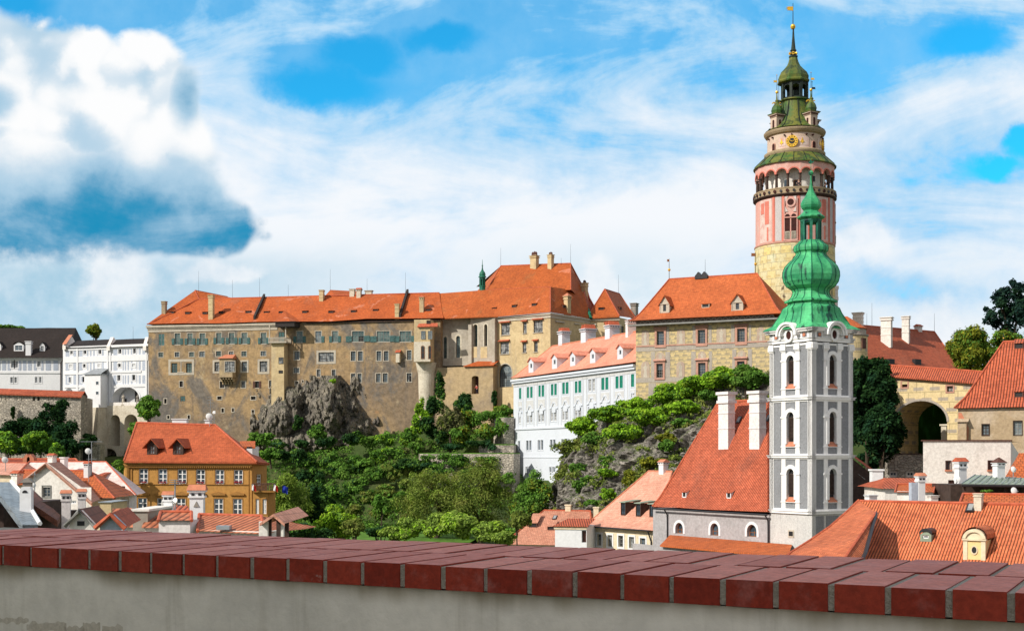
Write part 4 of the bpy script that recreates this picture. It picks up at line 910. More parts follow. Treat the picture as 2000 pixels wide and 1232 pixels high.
for x, y, h in ((388, 569, 4.2), (454, 581, 3.6), (507, 580, 4.0), (645, 566, 4.2), (717, 575, 3.2), (792, 571, 4.), (563, 580, 2.5)):
    u_, z_ = PF.at(x, y, 7); rod(pal, PF.M @ Vector((u_, 7, z_)), h)
# projecting privy tower with balcony and pent roof
a, zt = PF.at(537.5, 672); b, zb = PF.at(562, 795)
tb = thing; mb = PF.mb(); mb.box(a, b, -2.0, .05, zb - 5, zt); TBM = mb.build('balcony_tower', 'castle_yel', pal)
TB = Fac(290, 259, 860, 247, TBM); TB.a = PF.a - PF.n * 2.0; TB.b = PF.b - PF.n * 2.0; TB.ini(TBM)
def face_window(Z, x0, y0, x1, y1, **k): return win(TB, Z, x0, y0, x1, y1, hole=False, depth=-.02, **k)
face_window(Z5, 1480, 828, 1532, 897, cols=2, rows=2, pane='glass_pale'); face_window(Z5, 1480, 970, 1525, 1000, cols=1, rows=1, pane='dark')
mb = PF.mb(); mb.box(a - .35, b + .75, -2.7, .0, zt, zt + .22); mb.build('balcony_slab', 'stone_trim', TBM)
mb = PF.mb(); mb.box(a - .35, b + .75, -2.7, -2.55, zt + .95, zt + 1.08); mb.box(b + .6, b + .75, -2.55, 0, zt + .95, zt + 1.08)
for i in range(17): x_ = a - .3 + (b - a + 1.0) * i / 16; mb.box(x_ - .05, x_ + .05, -2.68, -2.58, zt + .22, zt + .95)
for i in range(6): mb.box(b + .62, b + .73, -2.4 + i * .45, -2.3 + i * .45, zt + .22, zt + .95)
mb.build('balustrade', 'stone_trim', TBM)
win(PF, Z5, 1480, 550, 1545, 660, cols=2, rows=2, pane='shut_green', hole=False, depth=-.02, open_=None)
mb = PF.mb(); mb.box(b + .4, b + .6, -2.5, -2.3, zt + 1.0, ze - .6); mb.box(a - .3, a - .1, -2.5, -2.3, zt + 1.0, ze - .6); mb.build('balcony_post', 'stone_trim', TBM)
u0, z0 = PF.at(534, 628, -3.2); u1, _ = PF.at(577, 627, -3.2); um, zm = PF.at(557, 607, 2.6)
mb = PF.mb(); mb.box(u0, u1, -3.2, 0, z0 - .12, z0); mb.box(u0 + .3, u1 - .3, -3.0, 0, z0 - 1.0, z0 - .12); mb.build('pent_fascia', 'firewall', TBM)
mb = PF.mb(); mb.face([(u0, -3.25, z0), (u1 - 1.2, -3.25, z0), (um, 2.2, zm)]); mb.face([(u1 - 1.2, -3.25, z0), (u1 + .3, 0.2, z0 + .25), (um, 2.2, zm)]); mb.face([(u0, 0.2, z0 + .25), (u0, -3.25, z0), (um, 2.2, zm)]); mb.build('pent_roof', 't_castle', TBM)
# oriel on corbels
a, zt = PF.at(*Z5(870, 845)); b, zb = PF.at(*Z5(1012, 1040)); mb = PF.mb(); mb.box(a, b, -1.7, .05, zb, zt); mb.box(a - .12, b + .12, -1.82, .02, zb - .18, zb + .0); ori = mb.build('oriel', 'castle_low', pal)
OF = Fac(290, 259, 860, 247, ori); OF.a = PF.a - PF.n * 1.7; OF.b = PF.b - PF.n * 1.7; OF.ini(ori)
OF.window(*Z5(893, 872), *Z5(1000, 985), cols=4, rows=3, hole=False, depth=-.03, pane='glass_pale', trim='stone_trim', tw=.12)
mb = PF.mb(); mb.face([(a - .2, -2.0, zt), (b + .2, -2.0, zt), (b - .1, .0, zt + .85), (a + .5, .0, zt + .85)]); mb.face([(b + .2, -2., zt), (b + .2, 0, zt), (b - .1, 0, zt + .85)]); mb.face([(a - .2, 0, zt), (a - .2, -2., zt), (a + .5, 0, zt + .85)]); mb.box(a - .2, b + .2, -2.0, 0, zt - .06, zt); mb.build('oriel_roof', 'terracotta', ori)
mb = PF.mb()
for i in range(5): x_ = a + .2 + (b - a - .4) * i / 4; mb.prism([(x_ - .13, zb - .2), (x_ + .13, zb - .2), (x_ + .13, zb - .55), (x_ - .13, zb - .55)][::-1], -1.6, 0); mb.prism([(x_ - .13, zb - .55), (x_ + .13, zb - .55), (x_ + .13, zb - 1.0), (x_ - .13, zb - 1.0)][::-1], -1.0, 0); mb.prism([(x_ - .12, zb - 1.0), (x_ + .12, zb - 1.0), (x_ + .12, zb - 1.5), (x_ - .12, zb - 1.5)][::-1], -.5, 0)
mb.build('corbel', 'castle_low', ori)
# hanging privy box, white bay with its rounded foot
a, zt = PF.at(*Z6(1262, 795)); b, zb = PF.at(*Z6(1300, 900)); mb = PF.mb(); mb.box(a, b, -.9, .05, zb, zt); pb = mb.build('privy_box', 'stucco_pale', pal)
mb = PF.mb(); mb.face([(a - .15, -1.1, zt), (b + .15, -1.1, zt), (b + .15, 0, zt + .5), (a - .15, 0, zt + .5)]); mb.box(a - .15, b + .15, -1.1, 0, zt - .05, zt); mb.build('box_roof', 'cap_red', pb)
a, zt = PF.at(817, 640); b, zb = PF.at(848, 700); c_, zf = PF.at(817, 775)
mb = PF.mb(); mb.box(a, b, -3.0, .05, zb - .8, ze - .3); bay = mb.build('bay', 'castle_yel', pal)
mb = PF.mb(); mb.lathe((a + b) / 2, .2, [(1.3, zf - 4), (1.5, zf), (1.62, zb - 3), (2.1, zb - .8)], 24); mb.build('bay_foot', 'stucco_pale', bay)
mb = PF.mb(); mb.box(a - .04, b + .04, -3.06, -2.97, zb - 2.2 + 1.4, zb + 3.0); mb.build('white_panel', 'stucco_pale', bay)
BF = Fac(290, 259, 860, 247, bay); BF.a = PF.a - PF.n * 3.06; BF.b = PF.b - PF.n * 3.06; BF.ini(bay)
for q in ((1512, 568, 1558, 655), (1585, 568, 1630, 655)): BF.window(*Z6(*q[:2]), *Z6(*q[2:]), hole=False, depth=-.0, pane='glass_grey', frame_='frame_grey')
for q in ((1512, 730, 1550, 860), (1588, 730, 1622, 860)): BF.window(*Z6(*q[:2]), *Z6(*q[2:]), hole=False, depth=-.02, pane='dark', arch=.5, cols=1, rows=2, frame_='frame_brown')
u0, z0 = BF.at(*Z6(1475, 530), 0); u1, _ = BF.at(*Z6(1690, 522), 0); mb = BF.mb(); mb.box(u0, u1, -.35, .0, z0, z0 + .07); mb.face([(u0, -.35, z0 + .07), (u1, -.35, z0 + .07), (u1 - .1, .1, z0 + .75), (u0 + .3, .1, z0 + .75)]); mb.build('bay_pent', 'cap_red', bay)
BF.window(*Z6(1570, 458), *Z6(1612, 495), hole=False, depth=-.0, pane='dark', frame_='wood')

# ------------------------------------------------------------------ chapel between the two palaces
ch = thing('castle_chapel', 'grey plastered chapel with tall pointed windows between the long palace and the tall palace block', 'chapel', P(912, 800, 246))
C1 = Fac(860, 249, 919, 247.3, ch); C2 = Fac(919, 246.2, 968, 243.2, ch); C3 = Fac(850, 247.2, 967, 241.5, ch)
KW = dict(cols=2, rows=9, arch=1.15, pane='glass_green', frame_='frame_dark', mw=.035)
for fc, q in ((C1, (355, 895, 390, 1122)), (C1, (487, 885, 528, 1116))): win(fc, Z7, *q, depth=.30, trim='stucco_pale', tw=.34, tp=.02, **KW)
for q in ((666, 765, 710, 1000), (780, 765, 812, 995)): win(C2, Z7, *q, depth=.75, trim='stucco_pale', tw=.22, tp=.02, **KW)
zc = C2.at(940, 620)[1]
C1.wall('wall', 'chapel', C1.at(890, 714)[1], zc + .6, back=10, depth=.4); C2.wall('wall', 'chapel', C2.at(940, 714)[1], zc, back=10, depth=.9)
mb = C2.mb()
for x0, y0, x1, y1 in ((633, 1005, 705, 1115), (742, 1005, 812, 1118)): a, t_ = C2.at(*Z7(x0, y0)); b, z_ = C2.at(*Z7(x1, y1)); mb.box(a, b, -.03, .02, z_, t_)
mb.build('bare_panel', 'castle_yel', ch)
a, t_ = C2.at(919, 622); mb = C2.mb(); mb.box(-.2, .55, -.5, .05, C2.at(919, 712)[1], t_ - 1.2); b, _ = C2.at(964.5, 650); mb.box(b - .1, b + .55, -.55, .05, C2.at(964, 712)[1], t_ - .4); mb.build('buttress', 'chapel', ch)
# annex under the chapel
C3.holes = []; a, d_ = C3.at(*Z8(650, 503)); b, c_ = C3.at(*Z8(722, 690)); C3.holes.append((a, c_, b, d_, .5))
ztop = C3.at(915, 716)[1]; C3.wall('annex_wall', 'castle_low', C3.at(915, 835)[1] - 6, ztop, C3.at(852, 760)[0], C3.at(963, 760)[0], depth=1.6, back=6)
mb = C3.mb(); mb.face([(a - .05, 1.58, c_), (b + .05, 1.58, c_), (b + .05, 1.58, d_), (a - .05, 1.58, d_)]); mb.build('doorway_back', 'woodr', ch)
u0, z0 = C3.at(905, 715, -.4); u1, z1 = C3.at(964, 714, -.4); mb = C3.mb(); mb.box(u0, u1, -.45, 1, z0 - .1, z0); mb.face([(u0, -.45, z0), (u1, -.45, z0), (u1, 2.2, z0 + 1.15), (u0 + 2.0, 2.2, z0 + 1.15)]); mb.build('pent_roof', 't_castle', ch)

# ------------------------------------------------------------------ the tall palace block
up = thing('upper_palace', 'tall ochre palace block with steep two tier roof and paired ridge chimneys', 'palace', P(1040, 800, 242))
UF = Fac(966, 244, 1075, 236, up); UG = Fac(1075, 236, 1152, 246.5, up)
HD = dict(hood=.45, trim=None)
for q, c in (((958, 762, 1048, 875), 4), ((1187, 748, 1225, 860), 2), ((1297, 732, 1392, 848), 4), ((948, 957, 1040, 1075), 4), ((1183, 962, 1222, 1060), 2), ((1302, 950, 1340, 1053), 2)):
    win(UF, Z7, *q, cols=c, rows=3, pane='glass_pale', hood=.5, sill='stone_trim')
win(UF, Z8, 930, 382, 1070, 618, cols=6, rows=10, arch=1, pane='glass_grey', trim='stone_trim', tw=.18, depth=.5, frame_='frame_dark', fw=.1)
for q, c in (((175, 620, 270, 740), 4), ((427, 650, 470, 772), 2)): win(UG, ZB, *q, cols=c, rows=3, pane='glass_grey', hood=.35, hoodmat='stone_trim')
zu = UF.at(1075, 611)[1]
UF.wall('wall', 'castle_yel', UF.at(1000, 850)[1] - 6, zu, depth=.4, back=16); UG.wall('side_wall', 'castle_yel', -2, zu, depth=.3)
mb = UF.mb(); mb.box(-.2, UF.W + .25, -.35, .02, zu - .35, zu); mb.box(-.2, UF.W + .12, -.15, .02, zu - .9, zu - .353); mb.build('cornice', 'stone_trim', up)
mb = UG.mb(); mb.box(.0, UG.W + .2, -.35, .02, zu - .35, zu); mb.box(.0, UG.W, -.15, .02, zu - .9, zu - .353); mb.build('cornice', 'stone_trim', up)
# lower tier: front slope, right slope; upper tier set back
e0 = UF.M @ Vector((-11.0, -.5, zu + .3)); 
A0 = P(866, 621, 246.9); A1 = P(966, 617.5, 243.0); A2 = P(1075, 608, 235.4); A3 = P(1153, 620.5, 246.4); B0 = P(858, 573, 254.3); B1 = P(952, 566, 249.3); B2 = P(1075, 560, 240.6); B3 = P(1140, 570, 249)
mb = MB(); mb.face([A0, A1, B1, B0]); mb.face([A1, A2, B2, B1]); mb.face([A2, A3, B3, B2]); mb.face([A3, P(1160, 606, 258), P(1146, 560, 258), B3])
dn = Vector((0, 0, -.18)); mb.face([A0 + dn, A1 + dn, A1, A0]); mb.face([A1 + dn, A2 + dn, A2, A1]); mb.face([A2 + dn, A3 + dn, A3, A2]); lowr = mb.build('lower_roof', 't_upper', up)
mb = MB(); C0 = P(950, 569, 249.6); C1_ = P(1115, 566, 243.6); D0 = P(978, 519.5, 255.5); D1 = P(1114.5, 514.5, 249.5); E1 = P(1166, 612, 257); E2 = P(1135, 520, 268)
mb.face([C0, C1_, D1, D0]); mb.face([C1_, E1, P(1172, 616, 262), D1]); mb.face([D0, D1, P(1110, 560, 268), P(930, 560, 268)]); mb.face([C0, D0, P(930, 570, 268)]); upr = mb.build('upper_roof', 't_upper', up)
mb = MB(); mb.tube([D0, (D0 + D1) / 2, D1], .14); mb.tube([C0, D0], .11); mb.tube([D1, C1_], .11); mb.tube([A2, B2], .12); mb.tube([B1, B2], .07); mb.tube([D1, E1], .1); mb.build('ridge_tiles', 'cap_red', upr)
class Plane:      # roof plane given by three points
    def __init__(s, a, b, c, fac): s.fac = fac; s.p0 = a; s.n = (b - a).cross(c - a).normalized(); nl = fac.M.to_3x3().transposed() @ s.n; s.t = abs(nl.y / nl.z)
    def at(s, px, py): return s.fac.loc(hit(px, py, s.p0, s.n)), s.t
    chimney = Roof.chimney; vent = Roof.vent; dormer = Roof.dormer
PL = Plane(A1, A2, B2, UF); PR = Plane(A2, A3, B3, UG); PU = Plane(C0, C1_, D1, UF); PE = Plane(C1_, E1, D1, UG)
for x, y in ((873, 609), (922, 609), (965, 605)): PL.vent(x, y, .95, .42, lowr, 't_upper')
for x, y in ((1004, 600), (1043, 597)): PL.vent(x, y, .95, .42, lowr, 't_upper')
PR.vent(1102, 601, .8, .5, lowr, 't_upper'); PR.chimney(1112, 612, 11, 34, .9, 'castle_yel', 'tent', 'terracotta')
PU.chimney(1041, 522, 14, 23, 1.0, 'castle_yel', 'pots'); PU.chimney(1073, 525, 9, 28, .9, 'castle_yel', 'pots'); PE.chimney(1146, 590, 9, 38, 1.0, 'castle_yel', 'pots')
for p_, h in ((D0, 3.6), (D1, 3.8), (P(1096, 515.5, 250), 1.2)): rod(up, p_, h)
# little green ridge turret
q = P(942, 580, 250.2); gt = thing('ridge_turret', 'small green copper belfry turret riding the roof ridge left of the tall palace block', 'turret', q)
k = 250.2 / F; zz = lambda y: (HY - y) / F * 250.2; X0 = q.x; Y0 = q.y + .6
mb = MB(); mb.lathe(X0, Y0, [(9 * k, zz(584)), (8 * k, zz(575)), (6 * k, zz(566)), (5.8 * k, zz(560)), (6.6 * k, zz(559)), (6.6 * k, zz(557.5)), (4 * k, zz(557))], 8, smooth=False); mb.build('base', 'cop_d', gt)
mb = MB()
for i in range(8): t_ = i * math.pi / 4 + .2; x_, y_ = X0 + 5.0 * k * math.cos(t_), Y0 + 5.0 * k * math.sin(t_); mb.tube([(x_, y_, zz(558)), (x_, y_, zz(543))], .12, 5)
mb.lathe(X0, Y0, [(5.8 * k, zz(545)), (5.8 * k, zz(541))], 8, smooth=False); mb.build('lantern', 'cop_d', gt)
mb = MB(); mb.lathe(X0, Y0, [(8 * k, zz(541)), (7.6 * k, zz(539.5)), (6.0 * k, zz(538)), (6.3 * k, zz(535)), (5 * k, zz(531)), (2.6 * k, zz(528)), (1.6 * k, zz(525)), (1.0 * k, zz(521)), (.9 * k, zz(519)), (1.6 * k, zz(518)), (.6 * k, zz(516)), (.3 * k, zz(506))], 8, smooth=False); mb.build('dome', 'cop_d', gt)

# low hipped tower right of the tall block
lt = thing('hipped_tower', 'short ochre tower with an orange pyramid roof right of the tall palace block', 'tower', P(1185, 700, 250))
TF = Fac(1144, 246.8, 1208.5, 245.8, lt); TG = Fac(1208.5, 245.8, 1245, 254, lt)
for q in ((622, 662, 697, 790),): win(TF, ZB, *q, cols=2, rows=3, pane='glass_grey', hood=.3, hoodmat='stone_trim')
win(TF, ZB, 835, 640, 905, 700, cols=2, rows=2, pane='glass_grey', hood=.4); win(TG, ZB, 1050, 660, 1087, 770, cols=2, rows=3, pane='glass_grey')
zl_ = TF.at(1180, 620)[1]; TF.wall('wall', 'castle_yel', 0, zl_, back=12); TG.wall('side_wall', 'castle_yel', 0, zl_)
mb = TF.mb(); mb.box(-.1, TF.W + .2, -.3, .02, zl_ - .6, zl_ - .003); mb.build('cornice', 'stone_trim', lt)
T0 = P(1146, 621, 246.2); T1 = P(1210, 617.5, 245.2); T2 = P(1181, 564.5, 252); T3 = P(1210, 573.5, 262); T4 = P(1242, 622, 256)
mb = MB(); mb.face([T0, T1, T2]); mb.face([T1, T4, T3, T2]); mb.face([T0, T2, T3, P(1150, 600, 265)]); mb.face([T0 - Vector((0, 0, .2)), T1 - Vector((0, 0, .2)), T1, T0]); lr = mb.build('roof', 't_upper', lt)
mb = MB(); mb.tube([T0, T2], .12); mb.tube([T1, T2], .12); mb.tube([T2, T3], .12); mb.tube([T3, T4], .1); mb.build('ridge_tiles', 'cap_red', lr)
PLt = Plane(T0, T1, T2, TF); PLt.vent(1174, 605, 1.0, .45, lr, 't_upper'); PLt2 = Plane(T1, T4, T2, TG); PLt2.vent(1212, 604, .8, .4, lr, 't_upper')
PLt2.chimney(1244, 618, 13, 26, 1.1, 'castle_grey', 'cap'); rod(lt, P(1208, 573, 261), 3.8)
mb = MB(); mb.tube([P(1148, 604, 248), P(1152, 613, 246.4), P(1154, 622, 245.9)], .35, 6); mb.build('copper_flashing', 'cop_d', lt)
mb = MB(); mb.tube([P(1155, 622, 245.9), P(1152, 626, 246.3), P(1148, 630, 246.6), P(1148, 690, 246.6)], .12, 6); mb.build('downpipe', 'metal', lt)

# ------------------------------------------------------------------ white house with the green shutters
wh = thing('white_house', 'long white building with emerald shutters and five white dormers on salmon roof', 'house', P(1090, 925, 205))
WF = Fac(1003, 233, 1242, 193, wh); Z4 = lambda x, y: (980 + x / 4.107, 640 + y / 4.107)
G4 = [[(140, 158, 483, 570)], [(203, 221, 475, 562), (230, 249, 473, 560)], [(296, 314, 463, 551), (322, 342, 460, 550)], [(396, 416, 452, 540), (423, 443, 449, 538)], [(487, 508, 440, 530), (515, 537, 436, 527)],
      [(588, 609, 430, 522), (616, 639, 425, 518)], [(696, 719, 415, 508), (727, 750, 411, 506)], [(800, 825, 402, 497), (833, 857, 398, 494)], [(914, 939, 390, 485), (947, 973, 384, 482)], [(1038, 1064, 372, 472)]]
WK = dict(fw=.09, mw=.05, depth=.14, trim='white_h', tw=.14, tp=.05)
for i, bay_ in enumerate(G4):
    for x0, x1, y0, y1 in bay_:
        if i == 6: win(WF, Z4, x0, y0, x1, y1, frame_='frame_white', pane='glass_pale', **WK)
        else: win(WF, Z4, x0, y0, x1, y1, frame_='shut_bright', pane='shut_bright', cols=1, rows=2, **{**WK, 'depth': .05})
for i, q in enumerate(((136, 683, 153, 766), (200, 676, 219, 762), (227, 674, 246, 760), (292, 668, 313, 755), (319, 666, 341, 752), (391, 660, 413, 748), (419, 658, 441, 746), (483, 652, 505, 742), (511, 650, 533, 740), (585, 644, 608, 737), (614, 641, 638, 735), (695, 634, 719, 729), (726, 631, 749, 726), (798, 625, 821, 718), (830, 622, 855, 714), (914, 612, 939, 706))):
    win(WF, Z4, *q, frame_='frame_white', pane='glass_pale', **WK)
for q in ((131, 907, 147, 985), (197, 904, 215, 983), (222, 903, 238, 982), (290, 900, 307, 980), (314, 899, 332, 979), (389, 897, 406, 978), (413, 896, 431, 977), (480, 892, 498, 974), (504, 891, 524, 973)):
    win(WF, Z4, *q, cols=1, rows=1, frame_='frame_white', pane='glass', **{**WK, 'fw': .05})
for q in ((127, 1115, 143, 1160), (192, 1115, 208, 1160), (214, 1115, 230, 1160), (382, 1115, 400, 1160), (408, 1115, 427, 1160)):
    win(WF, Z4, *q, cols=1, rows=1, frame_='frame_white', pane='glass', **{**WK, 'tw': .25})
zt = (WF.at(1003, 742)[1] + WF.at(1242, 711)[1]) / 2; zb = WF.at(1090, 935)[1]
WF.wall('wall', 'white_h', zb - 4, zt, depth=.3, back=13)
zc1 = WF.at(*Z4(400, 800))[1]; zc2 = WF.at(*Z4(265, 1037))[1]
mb = WF.mb(); mb.box(-.25, WF.W + .1, -.55, .02, zt - .35, zt); mb.box(-.15, WF.W + .1, -.35, .02, zt - .75, zt - .353); mb.box(-.1, WF.W, -.18, .02, zc1 - .15, zc1 + .15); mb.box(-.06, WF.W, -.08, .02, zc2 - .10, zc2 + .10)
for k in range(7): z = zb + .8 + k * .9; 
mb.build('cornice', 'white_h', wh)
mb = WF.mb(); mb.box(0, WF.W, -.05, .01, zt - 1.35, zt - .80); z0_ = zc1 + .35; z1_ = zt - 1.4
cx = [sum((WF.at(*Z4((b[0] + b[1]) / 2, 500))[0] for b in y)) / len(y) for y in G4]
ed = [.45] + [(a + b) / 2 for a, b in zip(cx, cx[1:])]
for e in ed[1:]:
    mb.box(e - .62, e - .50, -.045, .01, z0_, z1_); mb.box(e + .50, e + .62, -.045, .01, z0_, z1_)
mb.build('painted_line', 'panel_grey', wh)
pm = WF.mb(); qm = WF.mb(); om = WF.mb()
for i, y in enumerate(G4):
    a = WF.at(*Z4(y[0][0], y[0][3]))[0] - .15; b = WF.at(*Z4(y[-1][1], y[0][3]))[0] + .15; zz = WF.at(*Z4(y[0][0], y[0][3]))[1]; z2 = WF.at(*Z4(y[0][0], y[0][3] + 120 - i * 1.2))[1]; c_ = (a + b) / 2; w_ = b - a
    pm.cut(); qm.cut(); pm.box(a - .1, b + .1, -.03, .01, z2 + .5, zz - .5)
    om.box(a - .35, a - .25, -.05, .01, z2 - 2.6, zz + 3.2); om.box(b + .25, b + .35, -.05, .01, z2 - 2.6, zz + 3.2)
    for s_ in (-1, 1):
        qm.prism([(c_ + s_ * w_ * .08, z2 + 1.25), (c_ + s_ * w_ * .16, z2 + 1.1), (c_ + s_ * w_ * .42, z2 + .35), (c_ + s_ * w_ * .62, z2 + .35), (c_ + s_ * w_ * .62, z2 + .12), (c_ + s_ * w_ * .36, z2 + .10), (c_ + s_ * w_ * .10, z2 + .82)][::-s_], -.16, .01)
    qm.arc(c_, z2 + .72, .3, .62, -.16, .01, 30, 150, 6); om.box(c_ - w_ * .28, c_ + w_ * .28, -.10, .01, z2 - .55, z2 + .45)
pm.each('panel', 'panel_grey', wh); qm.each('pediment', 'white_h', wh); om.build('moulding', 'white_h', wh)
RW = Roof(WF, (998, 739), (1243, 705.5), (1079, 675), (1243, 648), 6.6, .75, 't_white', [(0, 0), (.12, .085), (1, 1)], wh); RW.ridge('terracotta', hips=(1, 0))
for x, y in ((1037, 727.5), (1083, 720), (1118.5, 715), (1157.5, 709), (1211, 701)): RW.dormer(x, y, 9.0, 22, 7, 'white_h', 't_white', opening=(.3, .38, .72, .80), cols=1, rows=1, over=.25)
for x, y, w_, dp in ((1094, 674, 13, 1.6), (1139, 669, 16, 2.0), (1186, 662, 15, 1.9)): RW.chimney(x, y, w_ * 1.25, 27, dp, 'white_h', 'gable', 'cap_red')
RW.chimney(1224, 659, 9, 34, 3.0, 'pink_white', 'tiled', 'cap_red')

# ------------------------------------------------------------------ painted house beside the tower
ph = thing('painted_house', 'painted house with yellow sgraffito and faded figures under a flared orange roof', 'house', P(1370, 780, 182))
HF = Fac(1242, 187, 1512, 178, ph); ZH = lambda x, y: (1220 + x / 4.4, 500 + y / 4.4)
HG = Fac(1512, 178, 1540, 192, ph)
for q, c, op in (((277, 648, 340, 768), 3, None), ((630, 635, 694, 755), 3, None), ((968, 625, 1035, 745), 3, None), ((275, 925, 330, 1045), 3, (.02, .98, .55)), ((633, 918, 697, 1030), 3, None), ((968, 905, 1032, 1020), 3, None)):
    win(HF, ZH, *q, cols=c, rows=5, mw=.05, fw=.05, frame_='frame_grey', pane='glass', trim='pinkstone', tw=.30, tp=.14, hood=.35, hoodmat='pinkstone', open_=op, depth=.25)
zt = HF.at(1512, 622)[1]; HF.wall('wall', 'sgraf', HF.at(1300, 850)[1] - 6, zt, depth=.4, back=14); HG.wall('side_wall', 'sgraf', 0, zt)
def strips(lst, mat, name, proud=.035):
    mb = HF.mb()
    for x0, y0, x1, y1 in lst: a, t_ = HF.at(*ZH(x0, y0)); z_ = HF.at(*ZH(x0, y1))[1]; b = min(HF.W - .02, HF.at(*ZH(x1, y1))[0]); mb.cut(); mb.box(a, b, -proud, .01, z_, t_)
    return mb.each(name, mat, ph)
strips([(100, 555, 1400, 602)], 'frieze', 'frieze')
mb = HF.mb(); a, z_ = HF.at(*ZH(120, 595))
for i in range(24): x_ = a + .6 + i * .83; mb.arc(x_, z_ + .2, .28, .40, -.07, -.02, 0, 180, 6)
mb.build('frieze_arch', 'fresco_grey', ph)
strips([(100, 1048, 1400, 1088), (100, 785, 1400, 822), (352, 605, 382, 770), (585, 600, 612, 765), (722, 598, 748, 762), (915, 592, 945, 755), (1066, 590, 1088, 750), (228, 822, 262, 1048), (350, 822, 392, 1048), (572, 822, 612, 1045), (725, 820, 752, 1040), (205, 1090, 268, 1230), (335, 1090, 395, 1230), (925, 800, 960, 1000), (1060, 800, 1095, 1000)], 'fresco_grey', 'painted_band')
strips([(100, 772, 1400, 783)], 'pinkstone', 'string_course', .10)
fm = HF.mb(); fp = HF.mb()
for x0, y0, x1, y1 in ((146, 640, 210, 768), (448, 628, 520, 760), (790, 605, 872, 755), (1136, 612, 1205, 752), (142, 905, 216, 1046), (446, 905, 516, 1040), (268, 828, 348, 900), (630, 820, 700, 895), (970, 812, 1040, 890)):
    a, t_ = HF.at(*ZH(x0, y0)); b, z_ = HF.at(*ZH(x1, y1)); c_ = (a + b) / 2; r = (b - a) / 2; zs = t_ - r
    fm.cut(); fp.cut(); fm.prism([(a, z_), (b, z_), (b, zs)] + [(c_ + r * math.cos(math.pi * i / 8), zs + r * math.sin(math.pi * i / 8)) for i in range(1, 8)] + [(a, zs)], -.042, .01)
    h = t_ - z_; w_ = r * .55; fp.prism([(c_ - w_, z_ + .05), (c_ + w_ * .9, z_ + .05), (c_ + w_ * .5, z_ + h * .45), (c_ + w_ * .8, z_ + h * .68), (c_ + w_ * .25, z_ + h * .74), (c_ + w_ * .3, z_ + h * .88), (c_ - w_ * .25, z_ + h * .89), (c_ - w_ * .25, z_ + h * .74), (c_ - w_ * .9, z_ + h * .66), (c_ - w_ * .45, z_ + h * .42)], -.05, -.03)
fm.each('painted_niche', 'fresco', ph); fp.each('painted_figure', 'stone_trim', ph)
mb = HF.mb(); mb.box(-.9, HF.W + .9, -1.1, .02, zt - .22, zt); mb.build('eaves_board', 'frame_grey', ph)
RH = Roof(HF, (1231, 625.5), (1527, 612), (1307, 543), (1479, 536.5), 7.2, 1.1, 't_painted', [(0, 0), (.10, .05), (.22, .15), (.38, .32), (1, 1)], ph); RH.ridge(r=.13)
RH.dormer(1298, 611, 17, 18, 15, 'stone_trim', 't_painted', 'frame_dark', 'glass', (.34, .18, .66, .88), over=.22, trim='stone_trim'); RH.dormer(1440, 607, 20, 17, 15, 'stone_trim', 't_painted', 'frame_dark', 'glass', (.36, .18, .66, .88), over=.22, trim='stone_trim')
RH.vent(1378, 600.5, 1.05, .5, mat='t_painted', side='stone_trim')
mb = HF.mb(); u_, z_ = HF.at(1371, 541, 7.2)
for s_ in (-.45, .45): mb.prism([(u_ + s_ - .5, z_ - .3), (u_ + s_ + .5, z_ - .3), (u_ + s_ + .5, z_ + .15), (u_ + s_, z_ + .75), (u_ + s_ - .5, z_ + .15)], 6.7, 7.7)
mb.build('ridge_vent', 'metal', ph)
def finial(fac_pt, h, flag=None, side=-1, name='finial', parent=ph, r=.05, ball=.22, mat='metal'):
    p_ = Vector(fac_pt); mb = MB(); mb.tube([p_ - Vector((0, 0, .4)), p_ + Vector((0, 0, h * .55)), p_ + Vector((0, 0, h))], r, 6, r * .5); o = mb.build(name, mat, parent)
    mb = MB(); z_ = p_.z + h * .45; mb.lathe(p_.x, p_.y, [(.001, z_ - ball), (ball * .7, z_ - ball * .7), (ball, z_), (ball * .7, z_ + ball * .7), (.001, z_ + ball)], 12); mb.build('ball', 'gold', o)
    if flag:
        a, b = flag; mb = MB(); z1 = p_.z + h * .96; x = p_.x; y = p_.y
        mb.prism([(x, z1 - b), (x, z1), (x + side * a, z1), (x + side * a * .8, z1 - b * .33), (x + side * a, z1 - b * .5), (x + side * a * .8, z1 - b * .66), (x + side * a, z1 - b)], y - .02, y + .02); mb.build('vane', 'gold' if r > .06 else 'frame_brown', o)
    return o
finial(HF.M @ Vector((RH.u[2], 7.2, RH.zr)), 3.1, (.35, .35)); finial(HF.M @ Vector((RH.u[3] - .25, 7.2, RH.zr)), 3.1, (.7, .45), -1); rod(ph, HF.M @ Vector((u_ + .5, 7.2, z_ + .6)), 2.0)

# ------------------------------------------------------------------ the round castle tower
TD = 195.0; TX = 552.0 / F * TD; k = TD / F; Z = lambda y: (HY - y) * k
TW_ = thing('castle_tower', 'tall round painted tower with arcaded gallery, gilded clock and green spire', 'tower', (TX, TD, Z(760)))
mb = MB(); mb.lathe(TX, TD, [(77.5 * k, Z(800)), (77 * k, Z(500)), (76.5 * k, Z(486))], 64, uvr=76.5 * k); mb.build('shaft', 't_yellow', TW_)
mb = MB(); mb.lathe(TX, TD, [(76 * k, Z(486.5)), (77.6 * k, Z(485)), (77.6 * k, Z(482.5)), (75.6 * k, Z(481.5))], 64); mb.build('string_course', 'pinkstone', TW_)
mb = MB(); mb.lathe(TX, TD, [(75.2 * k, Z(482.5)), (74.8 * k, Z(394))], 64); bs_ = mb.build('belfry_stage', 't_pink', TW_)
mb = MB()
for c_ in (-18, 72, 162):
    for a, b in ((-23, -13.5), (14, 24)): mb.cut(); mb.patch(TX, TD, 75.5 * k, c_ + a, c_ + b, Z(480.5), Z(396))
